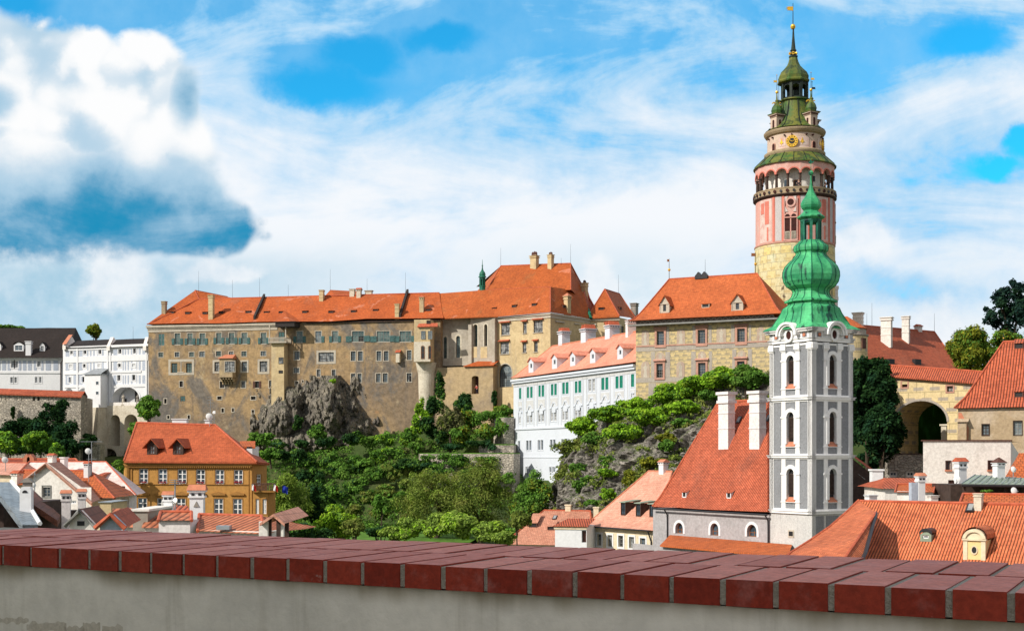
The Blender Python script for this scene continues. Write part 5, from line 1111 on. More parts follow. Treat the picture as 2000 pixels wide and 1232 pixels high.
mb.each('grey_panel', 't_grey', bs_)
mb = MB()
for c_ in (-59, 31, 121): mb.cut(); mb.patch(TX, TD, 75.5 * k, c_ - 13, c_ + 12, Z(480), Z(398))
mb.each('fresco_panel', 't_fresco', bs_)
mb = MB()
for c_ in (-18, 72):
    for a, b in ((-27.5, -24), (-12.5, -9.5), (9.5, 13), (25, 28.5)): mb.cut(); mb.patch(TX, TD, 75.8 * k, c_ + a, c_ + b, Z(481), Z(395))
for c_ in (-59, 31): mb.cut(); mb.patch(TX, TD, 75.9 * k, c_ - 10, c_ - 3, Z(425), Z(404)); mb.cut(); mb.patch(TX, TD, 75.9 * k, c_ - 1, c_ + 7, Z(446), Z(402)); mb.cut(); mb.patch(TX, TD, 75.9 * k, c_ + 3, c_ + 6, Z(478), Z(452))
mb.each('painted_band', 't_salmon', bs_)
def cylf(R, deg, z=0): f_ = R_(deg); m_ = frame((TX + R * math.sin(f_), TD - R * math.cos(f_), z), (math.cos(f_), math.sin(f_))); return m_
for c_, y_ in ((-12, 516), (66, 519)):
    mb = MB(cylf(77 * k, c_)); mb.arc(0, Z(y_), 3.6 * k, 5.0 * k, -.12, .3, 0, 360, 14); o = mb.build('round_window', 't_tan', TW_); mb = MB(cylf(77 * k, c_)); mb.arc(0, Z(y_), 0, 3.6 * k, -.05, .3, 0, 360, 14); mb.build('opening', 'dark', o)
for c_ in (-18, 72):
    fm_ = cylf(75.6 * k, c_); mb = MB(fm_); w_ = 11.2 * k
    mb.box(-w_ * 1.18, w_ * 1.18, -.12, .5, Z(482), Z(479)); mb.box(-w_ * 1.15, -w_, -.12, .5, Z(479), Z(401)); mb.box(w_, w_ * 1.15, -.12, .5, Z(479), Z(401)); mb.box(-1.1 * k, 1.1 * k, -.10, .3, Z(479), Z(435))
    mb.box(-w_ * 1.1, w_ * 1.1, -.2, .4, Z(439), Z(437))
    for s_ in (-5.9, 5.9): mb.arc(s_ * k, Z(436), 4.6 * k, 6.2 * k, -.12, .3, 0, 180, 10)
    mb.arc(0, Z(409), 6.2 * k, 9.5 * k, -.10, .3, 0, 360, 20); o = mb.build('window_surround', 't_pink', bs_)
    mb = MB(fm_)
    for s_ in (-5.9, 5.9): mb.prism([((s_ - 4.6) * k, Z(479)), ((s_ + 4.6) * k, Z(479)), ((s_ + 4.6) * k, Z(436))] + [((s_ + 4.6 * math.cos(math.pi * i / 8)) * k, Z(436) + 4.6 * k * math.sin(math.pi * i / 8)) for i in range(1, 8)] + [((s_ - 4.6) * k, Z(436))], -.05, .3)
    mb.arc(0, Z(409), 0, 6.2 * k, -.04, .3, 0, 360, 20); mb.build('belfry_window', 'blackred', bs_)
    mb = MB(fm_)
    for s_ in (-5.9, 5.9):
        mb.box((s_ - 4.6) * k, (s_ + 4.6) * k, -.2, -.05, Z(466), Z(464.5))
        for i in range(4): mb.box((s_ - 3.6 + i * 2.4 - .6) * k, (s_ - 3.6 + i * 2.4 + .6) * k, -.18, -.06, Z(479), Z(466))
    mb.build('balustrade', 'stone_trim', bs_)
    mb = MB(fm_)
    for s_ in (-1, 1):
        for y0_, y1_ in ((398, 404), (416, 427)): mb.prism([(s_ * 10.2 * k, Z(y0_ if y0_ < 400 else y1_)), (s_ * 10.2 * k, Z(y1_ + 4 if y0_ < 400 else y0_)), (s_ * 4.8 * k, Z(y0_ if y0_ < 400 else y1_))][::s_ if y0_ < 400 else -s_], -.04, .2)
    mb.build('spandrel_panel', 't_pwhite', bs_)
# gallery: parapet, arcade, back wall
mb = MB(); mb.lathe(TX, TD, [(75 * k, Z(397)), (77 * k, Z(395.5)), (79.8 * k, Z(393.5)), (80 * k, Z(391.5)), (77 * k, Z(391))], 64); mb.build('gallery_cornice', 'wood', TW_)
mb = MB(); mb.lathe(TX, TD, [(78.2 * k, Z(391.5)), (78.4 * k, Z(382.5)), (79.2 * k, Z(382)), (79.2 * k, Z(380)), (74 * k, Z(379.9)), (70 * k, Z(382))], 64); par = mb.build('parapet', 't_tan', TW_)
for nm, mt, off, rr in (('red_boss', 'blackred', 0, 3.1), ('dark_boss', 'metal', 1, 2.6)):
    mb = MB()
    for i in range(off, 40, 2): mb.cut(); mb.M = cylf(78.3 * k, i * 9 - 4.4); mb.arc(0, Z(386.8), 0, rr * k, -.14, .1, 0, 360, 10); 
    mb.each(nm, mt, par)
mb = MB(); mb.lathe(TX, TD, [(58 * k, Z(392)), (58 * k, Z(326))], 48); gw = mb.build('gallery_wall', 'whitew', TW_)
mb = MB(); mb.lathe(TX, TD, [(58 * k, Z(388)), (75 * k, Z(388.5))], 48); mb.build('gallery_floor', 'stone_trim', gw)
for ph_, w_, h0, h1, mt, dr in ((-29, 3.4, 375, 361, 'frame_grey', 0), (-9.5, 5.4, 387, 364, 'frame_brown', 1), (24, 3.4, 366, 356, 'wood', 0), (46, 3.2, 378, 362, 'frame_grey', 0), (65, 3.2, 375, 362, 'frame_grey', 0)):
    mb = MB(cylf(58 * k, ph_)); mb.box(-w_ * k, w_ * k, -.12, .1, Z(h0), Z(h1)); o = mb.build('gallery_door' if dr else 'gallery_window', mt, gw)
    mb = MB(cylf(58 * k, ph_)); mb.box(-w_ * .7 * k, w_ * .7 * k, -.15, -.11, Z(h0), Z(h1 + 1.8)); mb.build('opening', 'dark' if dr else 'glass', o)
NA = 20; R0 = 75.2 * k; hw = R0 * math.tan(math.pi / NA); colm = MB(); am = MB(); inr = MB()
for i in range(NA):
    fi = -4.4 + 9 + i * 18; colm.M = I4; f_ = R_(fi - 9); cx_, cy_ = TX + (R0 - .25) * math.sin(f_), TD - (R0 - .25) * math.cos(f_)
    colm.lathe(cx_, cy_, [(.34, Z(382)), (.34, Z(379)), (.22, Z(378)), (.19, Z(356)), (.28, Z(355)), (.32, Z(353.5))], 10)
    am.M = cylf(R0, fi); ra = hw * .86; zs = Z(354); zt_ = Z(328); A = [(ra * math.cos(math.pi * j / 10), zs + ra * 1.05 * math.sin(math.pi * j / 10)) for j in range(11)]
    am.prism([(ra, zs), (hw, zs), (hw, zt_), (0, zt_)] + A[1:6][::-1], 0, .55); am.prism([(0, zt_), (-hw, zt_), (-hw, zs), (-ra, zs)] + A[5:10][::-1], 0, .55)
    inr.M = cylf(R0 + .05, fi); inr.arc(0, zs, ra, ra * 1.22, 0, .1, 0, 180, 10)
colm.build('gallery_column', 'wood', TW_); am.build('gallery_arch', 't_pink', TW_); inr.build('arch_ring', 't_salmon', TW_)
mb = MB(); mb.lathe(TX, TD, [(70 * k, Z(329)), (77.5 * k, Z(331)), (79.2 * k, Z(331.5)), (79.4 * k, Z(330)), (66 * k, Z(317)), (57 * k, Z(309)), (55.5 * k, Z(306))], 64); mb.build('gallery_roof', 'cop_t', TW_)
sm_ = MB()
for i in range(20): f_ = R_(i * 18 + 4); g_ = lambda r, y: (TX + r * k * math.sin(f_), TD - r * k * math.cos(f_), Z(y) + .05); sm_.tube([g_(79.4, 330), g_(66, 317), g_(57, 309)], .06, 4)
sm_.build('roof_seam', 'cop_black', TW_)
mb = MB(); mb.lathe(TX, TD, [(55.5 * k, Z(310)), (57 * k, Z(309)), (58.5 * k, Z(306)), (58.8 * k, Z(303)), (56 * k, Z(301.5)), (53 * k, Z(300))], 64); mb.build('lower_cornice', 't_tan', TW_)
mb = MB(); mb.lathe(TX, TD, [(52.6 * k, Z(302)), (52.2 * k, Z(270))], 64); drum = mb.build('clock_drum', 't_drum', TW_)
mb = MB(); mb.lathe(TX, TD, [(52.4 * k, Z(271)), (56 * k, Z(269)), (58.5 * k, Z(265.5)), (59.4 * k, Z(263)), (59.4 * k, Z(261.6)), (53 * k, Z(260.6))], 64); mb.build('upper_cornice', 't_tan', TW_)
mb = MB()
for c_ in (-60, 30, 120):
    mb.cut(); mb.M = cylf(52.6 * k, c_); mb.prism([(-4.6 * k, Z(300)), (4.6 * k, Z(300)), (4.6 * k, Z(291))] + [(4.6 * k * math.cos(math.pi * i / 6), Z(291) + 4.6 * k * math.sin(math.pi * i / 6)) for i in range(1, 6)] + [(-4.6 * k, Z(291))], -.10, .2)
o = mb.each('niche', 'pinkstone', drum); mb = MB()
for c_ in (-60, 30, 120): mb.M = cylf(52.6 * k, c_); mb.prism([(-3.2 * k, Z(300)), (3.2 * k, Z(300)), (3.2 * k, Z(291))] + [(3.2 * k * math.cos(math.pi * i / 6), Z(291) + 3.2 * k * math.sin(math.pi * i / 6)) for i in range(1, 6)] + [(-3.2 * k, Z(291))], -.14, .2)
mb.build('niche_back', 'blackred', o)
mb = MB()
for c_ in range(-90, 100, 15): mb.M = cylf(53 * k, c_ - 3); mb.arc(0, Z(275.5), 0, 1.7 * k, -.22, .1, 0, 360, 8) if c_ % 45 else None
mb.build('round_vent', 'blackred', drum)
mb = MB()
for a, b in ((-47, -31), (-4, 18), (43, 60)):
    mb.cut(); mb.patch(TX, TD, 52.9 * k, a, b, Z(296), Z(280)); mb.cut(); mb.patch(TX, TD, 52.9 * k, a, b, Z(301), Z(297.5))
mb.each('painted_panel', 't_fresco', drum)
mb = MB()
for c_ in (3, -40, 52): mb.cut(); mb.M = cylf(53.0 * k, c_); mb.prism([(-4 * k, Z(290)), (-1 * k, Z(291)), (0, Z(294)), (1 * k, Z(291)), (4 * k, Z(290)), (1.4 * k, Z(286)), (0, Z(281)), (-1.4 * k, Z(286))], -.06, .1)
mb.each('gilt_ornament', 'gold', drum)
for c_ in (-17.5, 72.5):
    fm_ = cylf(53.0 * k, c_); mb = MB(fm_); mb.arc(0, Z(288.5), 5.6 * k, 11.2 * k, -.22, .1, 0, 360, 32); ck = mb.build('clock', 'gold', drum)
    mb = MB(fm_); mb.arc(0, Z(288.5), 0, 5.6 * k, -.16, .1, 0, 360, 24); mb.build('dial', 'metal', ck); mb = MB(fm_)
    for i in range(12):
        a = i * math.pi / 6; c2, s2 = math.cos(a), math.sin(a); r0, r1, h = 7.0 * k, 9.9 * k, .55 * k
        mb.prism([(r0 * c2 - h * s2, Z(288.5) + r0 * s2 + h * c2), (r0 * c2 + h * s2, Z(288.5) + r0 * s2 - h * c2), (r1 * c2 + h * s2, Z(288.5) + r1 * s2 - h * c2), (r1 * c2 - h * s2, Z(288.5) + r1 * s2 + h * c2)], -.25, -.20)
    mb.build('numeral', 'wood', ck); mb = MB(fm_); z_ = Z(288.5)
    mb.prism([(-.7 * k, z_ - 1 * k), (.2 * k, z_ - 1.3 * k), (6.5 * k, z_ + 2.0 * k), (6.2 * k, z_ + 2.8 * k)], -.24, -.18); mb.prism([(-.3 * k, z_ - 1 * k), (.7 * k, z_ - .3 * k), (-4.6 * k, z_ + 2.4 * k), (-5.0 * k, z_ + 1.6 * k)], -.26, -.2); mb.build('clock_hand', 'gold', ck)
mb = MB(); mb.lathe(TX, TD, [(57 * k, Z(258.8)), (50 * k, Z(254)), (42 * k, Z(246)), (35.5 * k, Z(234)), (31 * k, Z(222)), (28 * k, Z(211)), (26 * k, Z(201)), (30 * k, Z(199.5)), (30 * k, Z(197.5)), (26 * k, Z(197))], 48, [None, None, (8, None, .6), 8, 8, 8, 8, 8, 8, 8] if 0 else None, False); sp_ = mb.build('spire_roof', 'cop_t', TW_)
sm_ = MB()
for i in range(10): f_ = R_(i * 36 + 0); g_ = lambda r, y: (TX + r * k * math.sin(f_), TD - r * k * math.cos(f_), Z(y) + .03); sm_.tube([g_(57, 258.6), g_(50, 254), g_(42.3, 246), g_(35.8, 234), g_(31.3, 222), g_(26.3, 201)], .09, 4)
sm_.build('roof_seam', 'cop_black', sp_)
mb = MB()
for i in range(8):
    f_ = R_(i * 45 + 17); x_, y_ = TX + 24 * k * math.sin(f_), TD - 24 * k * math.cos(f_); mb.M = frame((x_, y_, 0), (math.cos(f_), math.sin(f_))); mb.box(-.20, .20, -.2, .2, Z(198), Z(163))
for i in range(8):
    f_ = R_(i * 45 + 39.5); R8 = 24 * k * math.cos(R_(22.5)); mb.M = frame((TX + R8 * math.sin(f_), TD - R8 * math.cos(f_), 0), (math.cos(f_), math.sin(f_))); hw8 = 24 * k * math.sin(R_(22.5)); ra = hw8 * .8
    A = [(ra * math.cos(math.pi * j / 8), Z(177) + ra * math.sin(math.pi * j / 8)) for j in range(9)]
    mb.prism([(ra, Z(177)), (hw8, Z(177)), (hw8, Z(163)), (0, Z(163))] + A[1:5][::-1], -.1, .12); mb.prism([(0, Z(163)), (-hw8, Z(163)), (-hw8, Z(177)), (-ra, Z(177))] + A[4:8][::-1], -.1, .12); mb.box(-hw8, hw8, -.06, .06, Z(198), Z(193))
    if i % 2: mb.box(-.4, .4, .7, .8, Z(198), Z(180))
mb.M = I4; mb.build('lantern', 'cop_black', TW_)
mb = MB(); mb.lathe(TX - .2, TD, [(24 * k, Z(165)), (31 * k, Z(163.5)), (32 * k, Z(161)), (30 * k, Z(158)), (30.4 * k, Z(152)), (26.5 * k, Z(144)), (19.5 * k, Z(137)), (13.5 * k, Z(130)), (10 * k, Z(122)), (8 * k, Z(114))], 32, [8] * 12, False, R_(17)); od = mb.build('onion_dome', 'cop_t', TW_); mb = MB(); mb.lathe(TX - .2, TD, [(8 * k, Z(114.2)), (9 * k, Z(112)), (9 * k, Z(110.5)), (5.5 * k, Z(109)), (5 * k, Z(101)), (6.6 * k, Z(99.5)), (4.6 * k, Z(97)), (3.4 * k, Z(86)), (2.2 * k, Z(72)), (1.4 * k, Z(57))], 16, [8] * 10, False, R_(17)); mb.build('spire', 'cop_black', od)
mb = MB(); X1 = TX - .25; mb.lathe(X1, TD, [(.01, Z(58.5)), (3.6 * k, Z(57)), (5.1 * k, Z(53)), (3.6 * k, Z(49)), (.01, Z(47.5))], 16); mb.build('gilded_ball', 'gold', od)
mb = MB()
for a in (-70, -10, 60, 130): f_ = R_(a); mb.M = frame((X1 + 7 * k * math.sin(f_), TD - 7 * k * math.cos(f_), 0), (math.cos(f_), math.sin(f_))); mb.arc(0, Z(106), 1.4 * k, 3.0 * k, -.08, .08, 0, 360, 10)
mb.M = I4; mb.build('gilded_scroll', 'gold', od)
mb = MB(); mb.tube([(X1, TD, Z(50)), (X1, TD, Z(28)), (X1, TD, Z(7))], .07, 6, .04); pole = mb.build('vane_pole', 'metal', od)
mb = MB(); mb.prism([(X1, Z(21.5)), (X1, Z(13.5)), (X1 - 8 * k, Z(13.5)), (X1 - 13.5 * k, Z(14.5)), (X1 - 9.5 * k, Z(16)), (X1 - 13.5 * k, Z(17.5)), (X1 - 9.5 * k, Z(19)), (X1 - 12 * k, Z(20.5))], TD - .05, TD + .05); mb.build('vane', 'gold', pole)
for az, dz, flag in ((-60, 0, 1), (30, 4, 2), (120, 0, 3), (210, 0, 0)):      # corner turrets on the spire roof
    f_ = R_(az); RT = 45.5 * k; x_, y_ = TX + RT * math.sin(f_), TD - RT * math.cos(f_); fr = frame((x_, y_, 0), (math.cos(f_), math.sin(f_))); mb = MB(fr); h = 8.6 * k
    mb.box(-h, h, -h, h, Z(263), Z(233)); e = h
    mb.box(-e * 1.12, e * 1.12, -e * 1.12, e * 1.12, Z(237), Z(234)); mb.box(-e * 1.35, e * 1.35, -e * 1.35, e * 1.35, Z(233), Z(230.5)); tu = mb.build('turret', 't_drum', TW_)
    mb = MB(fr)
    for i in range(5):
        xx = -e + e * 2 * (i + .5) / 5
        for q in ((xx - .10, xx + .10, -e * 1.22, -e * 1.1), ): mb.cut(); mb.box(q[0], q[1], q[2], q[3], Z(236), Z(233))
        mb.cut(); mb.box(-e * 1.22, -e * 1.1, xx - .1, xx + .1, Z(236), Z(233)); mb.cut(); mb.box(e * 1.1, e * 1.22, xx - .1, xx + .1, Z(236), Z(233))
    mb.each('dentil', 'woodr', tu); mb = MB(fr)
    for m2 in (fr, fr @ Matrix.Rotation(math.pi / 2, 4, 'Z'), fr @ Matrix.Rotation(-math.pi / 2, 4, 'Z')): mb.M = m2; mb.box(-.18, .18, -h - .05, -h + .1, Z(258), Z(244)); mb.arc(0, Z(244), 0, .18, -h - .05, -h + .1, 0, 180, 6)
    mb.build('slit_window', 'blackred', tu)
    mb = MB(); mb.lathe(x_, y_, [(e * 1.5, Z(231)), (e * 1.5, Z(229.6)), (e * 1.12, Z(228)), (e * 1.28, Z(223)), (e * 1.05, Z(216)), (e * .55, Z(210)), (e * .34, Z(206)), (e * .42, Z(204)), (e * .2, Z(201)), (e * .12, Z(192)), (e * .1, Z(188))], 16, [4, 4, 8] + [8] * 8, False, R_(az)); td_ = mb.build('turret_dome', 'cop_black' if az > 60 else 'cop_t', tu)
    mb = MB(); mb.tube([(x_, y_, Z(194)), (x_, y_, Z(154))], .045, 5, .03); mb.build('turret_pole', 'metal', td_)
    mb = MB(); mb.cut(); mb.lathe(x_, y_, [(.01, Z(190.5)), (2.3 * k, Z(189)), (2.9 * k, Z(187)), (2.2 * k, Z(185)), (.01, Z(184))], 10); mb.cut(); mb.lathe(x_, y_, [(.01, Z(155)), (1.3 * k, Z(154)), (.01, Z(152.5))], 8)
    mb.cut()
    if flag: sg = -1 if flag == 1 else 1; mb.prism([(x_, Z(168)), (x_, Z(164)), (x_ + sg * 7 * k, Z(164.5)), (x_ + sg * 5.5 * k, Z(166)), (x_ + sg * 7 * k, Z(168))][::sg], y_ - .05, y_ + .05)
    for s_ in (-1, 1): mb.cut(); mb.M = frame((x_, y_, 0), (1, .3)); mb.arc(s_ * 6.5 * k, Z(210), 1.8 * k, 3.6 * k, -.1, .1, -60 if s_ < 0 else 60, 190 if s_ < 0 else 310, 8)
    mb.M = I4; mb.each('gilding', 'gold' if az < 60 else 'metal', td_)

# ------------------------------------------------------------------ church with the white belfry
CO = Vector((586 / F * 118.0, 118.0, 0)); ex = Vector((.836, .549, 0)); S = 5.467; ey = Vector((-.549, .836, 0))
CM = frame(CO + (ex + ey) * S / 2, ex); hs = S / 2; q_ = 118.0 / F; Y = lambda y: (HY - y) * q_
chu = thing('church', 'church with a white and grey belfry, green onion dome and steep red tiled nave', 'church', CM @ Vector((-6, 6, -16)))
def faces(): return [CM @ Matrix.Translation((0, 0, 0)), CM @ Matrix.Rotation(-math.pi / 2, 4, 'Z'), CM @ Matrix.Rotation(math.pi / 2, 4, 'Z'), CM @ Matrix.Rotation(math.pi, 4, 'Z')]
mb = MB(CM); mb.box(-hs + .35, hs - .35, -hs + .35, hs - .35, -16, Y(640)); mb.build('tower_core', 'tower_grey', chu)
def each(fn):
    mb = MB()
    for f_ in faces(): mb.M = f_; fn(mb)
    return mb
lev = [(Y(1000), Y(893)), (Y(891), Y(779)), (Y(775), Y(668))]
bx_ = [-1, -.80, -.425, -.235, .235, .425, .80, 1]
def grey(mb):
    for z0, z1 in lev:
        zs = z1 - (z1 - z0) * .24; zw = z0 + (z1 - z0) * .22; ra = .132 * S * .5 * 1.65
        for a, b in ((bx_[1], bx_[2]), (bx_[5], bx_[6])): mb.face([(a * hs, -hs + .10, z0 + .25), (b * hs, -hs + .10, z0 + .25), (b * hs, -hs + .10, z1 - .18), (a * hs, -hs + .10, z1 - .18)])
        mb.face([(-.235 * hs, -hs + .10, z0 + .25), (.235 * hs, -hs + .10, z0 + .25), (.235 * hs, -hs + .10, zw - .32), (-.235 * hs, -hs + .10, zw - .32)])
        mb.face([(-.235 * hs, -hs + .10, zs + .3), (.235 * hs, -hs + .10, zs + .3), (.235 * hs, -hs + .10, z1 - .18), (-.235 * hs, -hs + .10, z1 - .18)])
each(grey).build('grey_field', 'tower_grey', chu)
def white(mb):
    for z0, z1 in lev:
        for a, b in ((bx_[0], bx_[1]), (bx_[2], bx_[3]), (bx_[4], bx_[5]), (bx_[6], bx_[7])): mb.box(a * hs, b * hs, -hs, -hs + .5, z0, z1)
        mb.box(-hs + .02, hs - .02, -hs + .02, -hs + .5, z0, z0 + .25); mb.box(-hs + .02, hs - .02, -hs + .02, -hs + .5, z1 - .18, z1)
        zs = z1 - (z1 - z0) * .30; zw = z0 + (z1 - z0) * .22; R = .235 * hs
        mb.arc(0, zs, R * .74, R * 1.28, -hs - .05, -hs + .35, 0, 180, 12); mb.box(-R * 1.28, -R * .74, -hs - .05, -hs + .35, zw, zs); mb.box(R * .74, R * 1.28, -hs - .05, -hs + .35, zw, zs)
        mb.box(-R * 1.9, -R * .74, -hs - .08, -hs + .3, zs - .10, zs + .06); mb.box(R * .74, R * 1.9, -hs - .08, -hs + .3, zs - .10, zs + .06)
        mb.box(-R * 1.9, R * 1.9, -hs - .06, -hs + .3, zw - .30, zw - .20)
    for a in (-.9, -.33, .33, .9):
        z1 = lev[2][1]; mb.box((a - .115) * hs, (a + .115) * hs, -hs - .10, -hs + .2, z1 - .12, z1 + .05); mb.box((a - .13) * hs, (a + .13) * hs, -hs - .16, -hs + .2, z1 - .55, z1 - .12); mb.box((a - .11) * hs, (a + .11) * hs, -hs - .07, -hs + .2, z1 - .68, z1 - .55)
def ledges(mb):
    for z, e, h in ((Y(1002), .12, .22), (Y(892), .14, .17), (Y(777), .14, .2), (Y(662), .06, .28)): mb.cut(); mb.box(-hs - e, hs + e, -hs - e, -hs + .4, z - h / 2, z + h / 2); mb.box(-hs - e - .08, hs + e + .08, -hs - e - .08, -hs + .4, z + h / 2, z + h / 2 + .08)
mb = each(white); mb.build('pilasters', 'white_c', chu); mb = each(ledges); mb.each('ledge', 'white_c', chu)
mb = each(lambda mb: mb.box(-hs + .04, hs - .04, -hs + .06, -hs + .4, -16, Y(1003))); mb.build('tower_base', 'basewall', chu)
mb = each(lambda mb: [mb.box(a * hs, b * hs, -hs + .02, -hs + .5, Y(1070), Y(1008)) for a, b in ((-.8, -.425), (-.235, .235), (.425, .8))]); 
mb2 = MB(faces()[0]); [mb2.box(a * hs, b * hs, -hs + .02, -hs + .5, Y(1090), Y(1008)) for a, b in ((-.8, -.425), (-.3, .3), (.425, .8))]; mb2.build('base_panel', 'tower_grey', chu)
mb = MB(faces()[1]); mb.box(-.30, .42, -hs - .0, -hs + .3, Y(1052), Y(1037)); bo = mb.build('base_opening', 'stone_trim', chu); mb = MB(faces()[1]); mb.box(-.2, .32, -hs - .02, -hs, Y(1049), Y(1040)); mb.build('opening', 'dark', bo)
for fi, f_ in enumerate(faces()[:3]):
    for z0, z1 in lev:
        zs = z1 - (z1 - z0) * .30; zw = z0 + (z1 - z0) * .22; R = .235 * hs * .74; mb = MB(f_); y = -hs + .32
        mb.prism([(-R, zw), (R, zw), (R, zs)] + [(R * math.cos(math.pi * i / 8), zs + R * math.sin(math.pi * i / 8)) for i in range(1, 8)] + [(-R, zs)], y, y + .05); wo = mb.build('belfry_window', 'dark', chu)
        mb = MB(f_); n = 16
        for i in range(n): z = zw + .5 + (zs - zw - .5) * i / n; mb.face([(-R * .9, y - .12, z), (R * .9, y - .12, z), (R * .9, y - .01, z + .09), (-R * .9, y - .01, z + .09)]); mb.box(-R * .9, R * .9, y - .14, y - .11, z - .02, z + .02)
        mb.build('louvre', 'wood', wo)
        mb = MB(f_); mb.face([(-R * 1.25, -hs - .07, zw - .19), (R * 1.25, -hs - .07, zw - .19), (R, y, zw + .22), (-R, y, zw + .22)]); mb.box(-R * 1.25, R * 1.25, -hs - .07, y, zw - .24, zw - .19); mb.build('sill', 'terracotta', wo)
def frieze(mb):
    mb.box(-hs, hs, -hs, -hs + .4, Y(662) + .2, Y(642))
    mb.box(-hs - .28, -.36 * hs, -hs - .28, -hs + .4, Y(645), Y(641)); mb.box(.36 * hs, hs + .28, -hs - .28, -hs + .4, Y(645), Y(641)); mb.box(-hs - .42, -.42 * hs, -hs - .42, -hs + .4, Y(641), Y(638)); mb.box(.42 * hs, hs + .42, -hs - .42, -hs + .4, Y(641), Y(638))
    zc = Y(650); mb.arc(0, zc, .36 * hs - .16, .36 * hs + .02, -hs - .50, -hs + .6, -5, 185, 16, 1.05); mb.arc(0, zc, .36 * hs + .02, .36 * hs + .22, -hs - .66, -hs + 1.6, -4, 184, 16, 1.08)
    mb.arc(0, zc, 0, .36 * hs - .1, -hs - .12, -hs + .5, 0, 180, 14); mb.arc(0, zc - .02, .42, .66, -hs - .26, -hs + .3, 0, 360, 20, .78)
each(frieze).build('frieze', 'white_c', chu)
mb = each(lambda mb: [mb.box(s * .66 * hs - .30, s * .66 * hs + .30, -hs - .02, -hs + .2, Y(657.5), Y(647)) for s in (-1, 1)]); fp_ = mb.build('frieze_panel', 'tower_grey', chu)
mb = each(lambda mb: [mb.arc(s * .66 * hs, Y(652), 0, .17, -hs - .10, -hs + .1, 0, 360, 10) for s in (-1, 1)]); mb.build('rosette', 'terracotta', fp_)
mb = each(lambda mb: mb.arc(0, Y(650.5), 0, .43, -hs - .16, -hs + .1, 0, 360, 18, .78)); mb.build('oculus', 'blackred', chu)
cc = CM.translation; qd = cc.y / F; Yc = lambda y: (HY - y) * qd
prof = [(hs + .50, Y(638)), (hs + .20, Y(634) + .05), (hs - .10, Y(628)), (hs - .42, Yc(613)), (50 * qd, Yc(603)), (45 * qd, Yc(597)), (44 * qd, Yc(592)), (50.5 * qd, Yc(591)), (50.5 * qd, Yc(588.5)), (41 * qd, Yc(584)), (36.5 * qd, Yc(578)), (34.5 * qd, Yc(571)), (37 * qd, Yc(566)), (46 * qd, Yc(560)), (52 * qd, Yc(551)), (54.5 * qd, Yc(540)), (54 * qd, Yc(531)), (50 * qd, Yc(521)), (43 * qd, Yc(513)), (36 * qd, Yc(507)), (31 * qd, Yc(501)), (28.5 * qd, Yc(497)), (28.5 * qd, Yc(494.5)), (32 * qd, Yc(491)), (33 * qd, Yc(486)), (32 * qd, Yc(481)), (26 * qd, Yc(476)), (21.5 * qd, Yc(470.5)), (10 * qd, Yc(470))]
shp = [4, 4, (4, 8, .12), (4, 8, .45), (4, 8, .8), 8] + [8] * (len(prof) - 6)
ang = math.atan2(ex.y, ex.x); mb = MB(); mb.lathe(cc.x, cc.y, prof, 48, shp, False, ang); dome = mb.build('onion_dome', 'cop', chu)
sm_ = MB()
def rad8(r, sh, th):
    a = th % (2 * math.pi); st = math.pi / 4; kk = a % st; r8 = r * math.cos(st / 2) / math.cos(kk - st / 2); r4 = r / max(abs(math.cos(a)), abs(math.sin(a)))
    return r8 if sh == 8 else r4 if sh == 4 else r4 * (1 - sh[2]) + r8 * sh[2]
for i in range(16):
    th = i * math.pi / 8; sm_.tube([(cc.x + (rad8(r, s, th) + .01) * math.cos(th + ang), cc.y + (rad8(r, s, th) + .01) * math.sin(th + ang), z) for (r, z), s in list(zip(prof, shp))[2:-1]], .045, 4)
sm_.build('standing_seam', 'cop_d', dome)
mb = MB()
for i in range(8):
    th = ang + i * math.pi / 4 + math.pi / 8 * 0; x_, y_ = cc.x + 17.5 * qd * math.cos(th), cc.y + 17.5 * qd * math.sin(th); mb.M = frame((x_, y_, 0), (-math.sin(th), math.cos(th))); mb.box(-.13, .13, -.13, .13, Yc(471), Yc(429))
mb.M = I4; mb.lathe(cc.x, cc.y, [(18 * qd, Yc(437)), (21 * qd, Yc(433)), (21 * qd, Yc(428))], 8, smooth=False, a0=ang); mb.build('lantern', 'cop_d', chu)
mb = MB(); pl = [(21 * qd, Yc(430)), (26.5 * qd, Yc(426)), (26.8 * qd, Yc(424)), (21.5 * qd, Yc(420)), (17 * qd, Yc(416)), (14 * qd, Yc(412.5)), (14.5 * qd, Yc(411)), (18 * qd, Yc(407)), (19.6 * qd, Yc(402)), (19.2 * qd, Yc(397)), (16.5 * qd, Yc(391)), (12 * qd, Yc(385)), (8 * qd, Yc(378)), (5 * qd, Yc(371)), (2.8 * qd, Yc(362)), (1.7 * qd, Yc(354)), (1.5 * qd, Yc(343)), (3.4 * qd, Yc(342)), (5 * qd, Yc(338)), (3.4 * qd, Yc(334)), (.8 * qd, Yc(333)), (.4 * qd, Yc(318))]
mb.lathe(cc.x, cc.y, pl, 16, [8] * len(pl), False, ang); sd_ = mb.build('small_dome', 'cop', chu)
mb = MB(); mb.M = frame((cc.x, cc.y, 0), (1, 0)); mb.prism([(-.15, Yc(320)), (.2, Yc(318)), (.3, Yc(314)), (.1, Yc(316)), (-.05, Yc(311)), (-.1, Yc(316)), (-.3, Yc(316))], -.03, .03); mb.build('weathercock', 'cop_d', sd_)
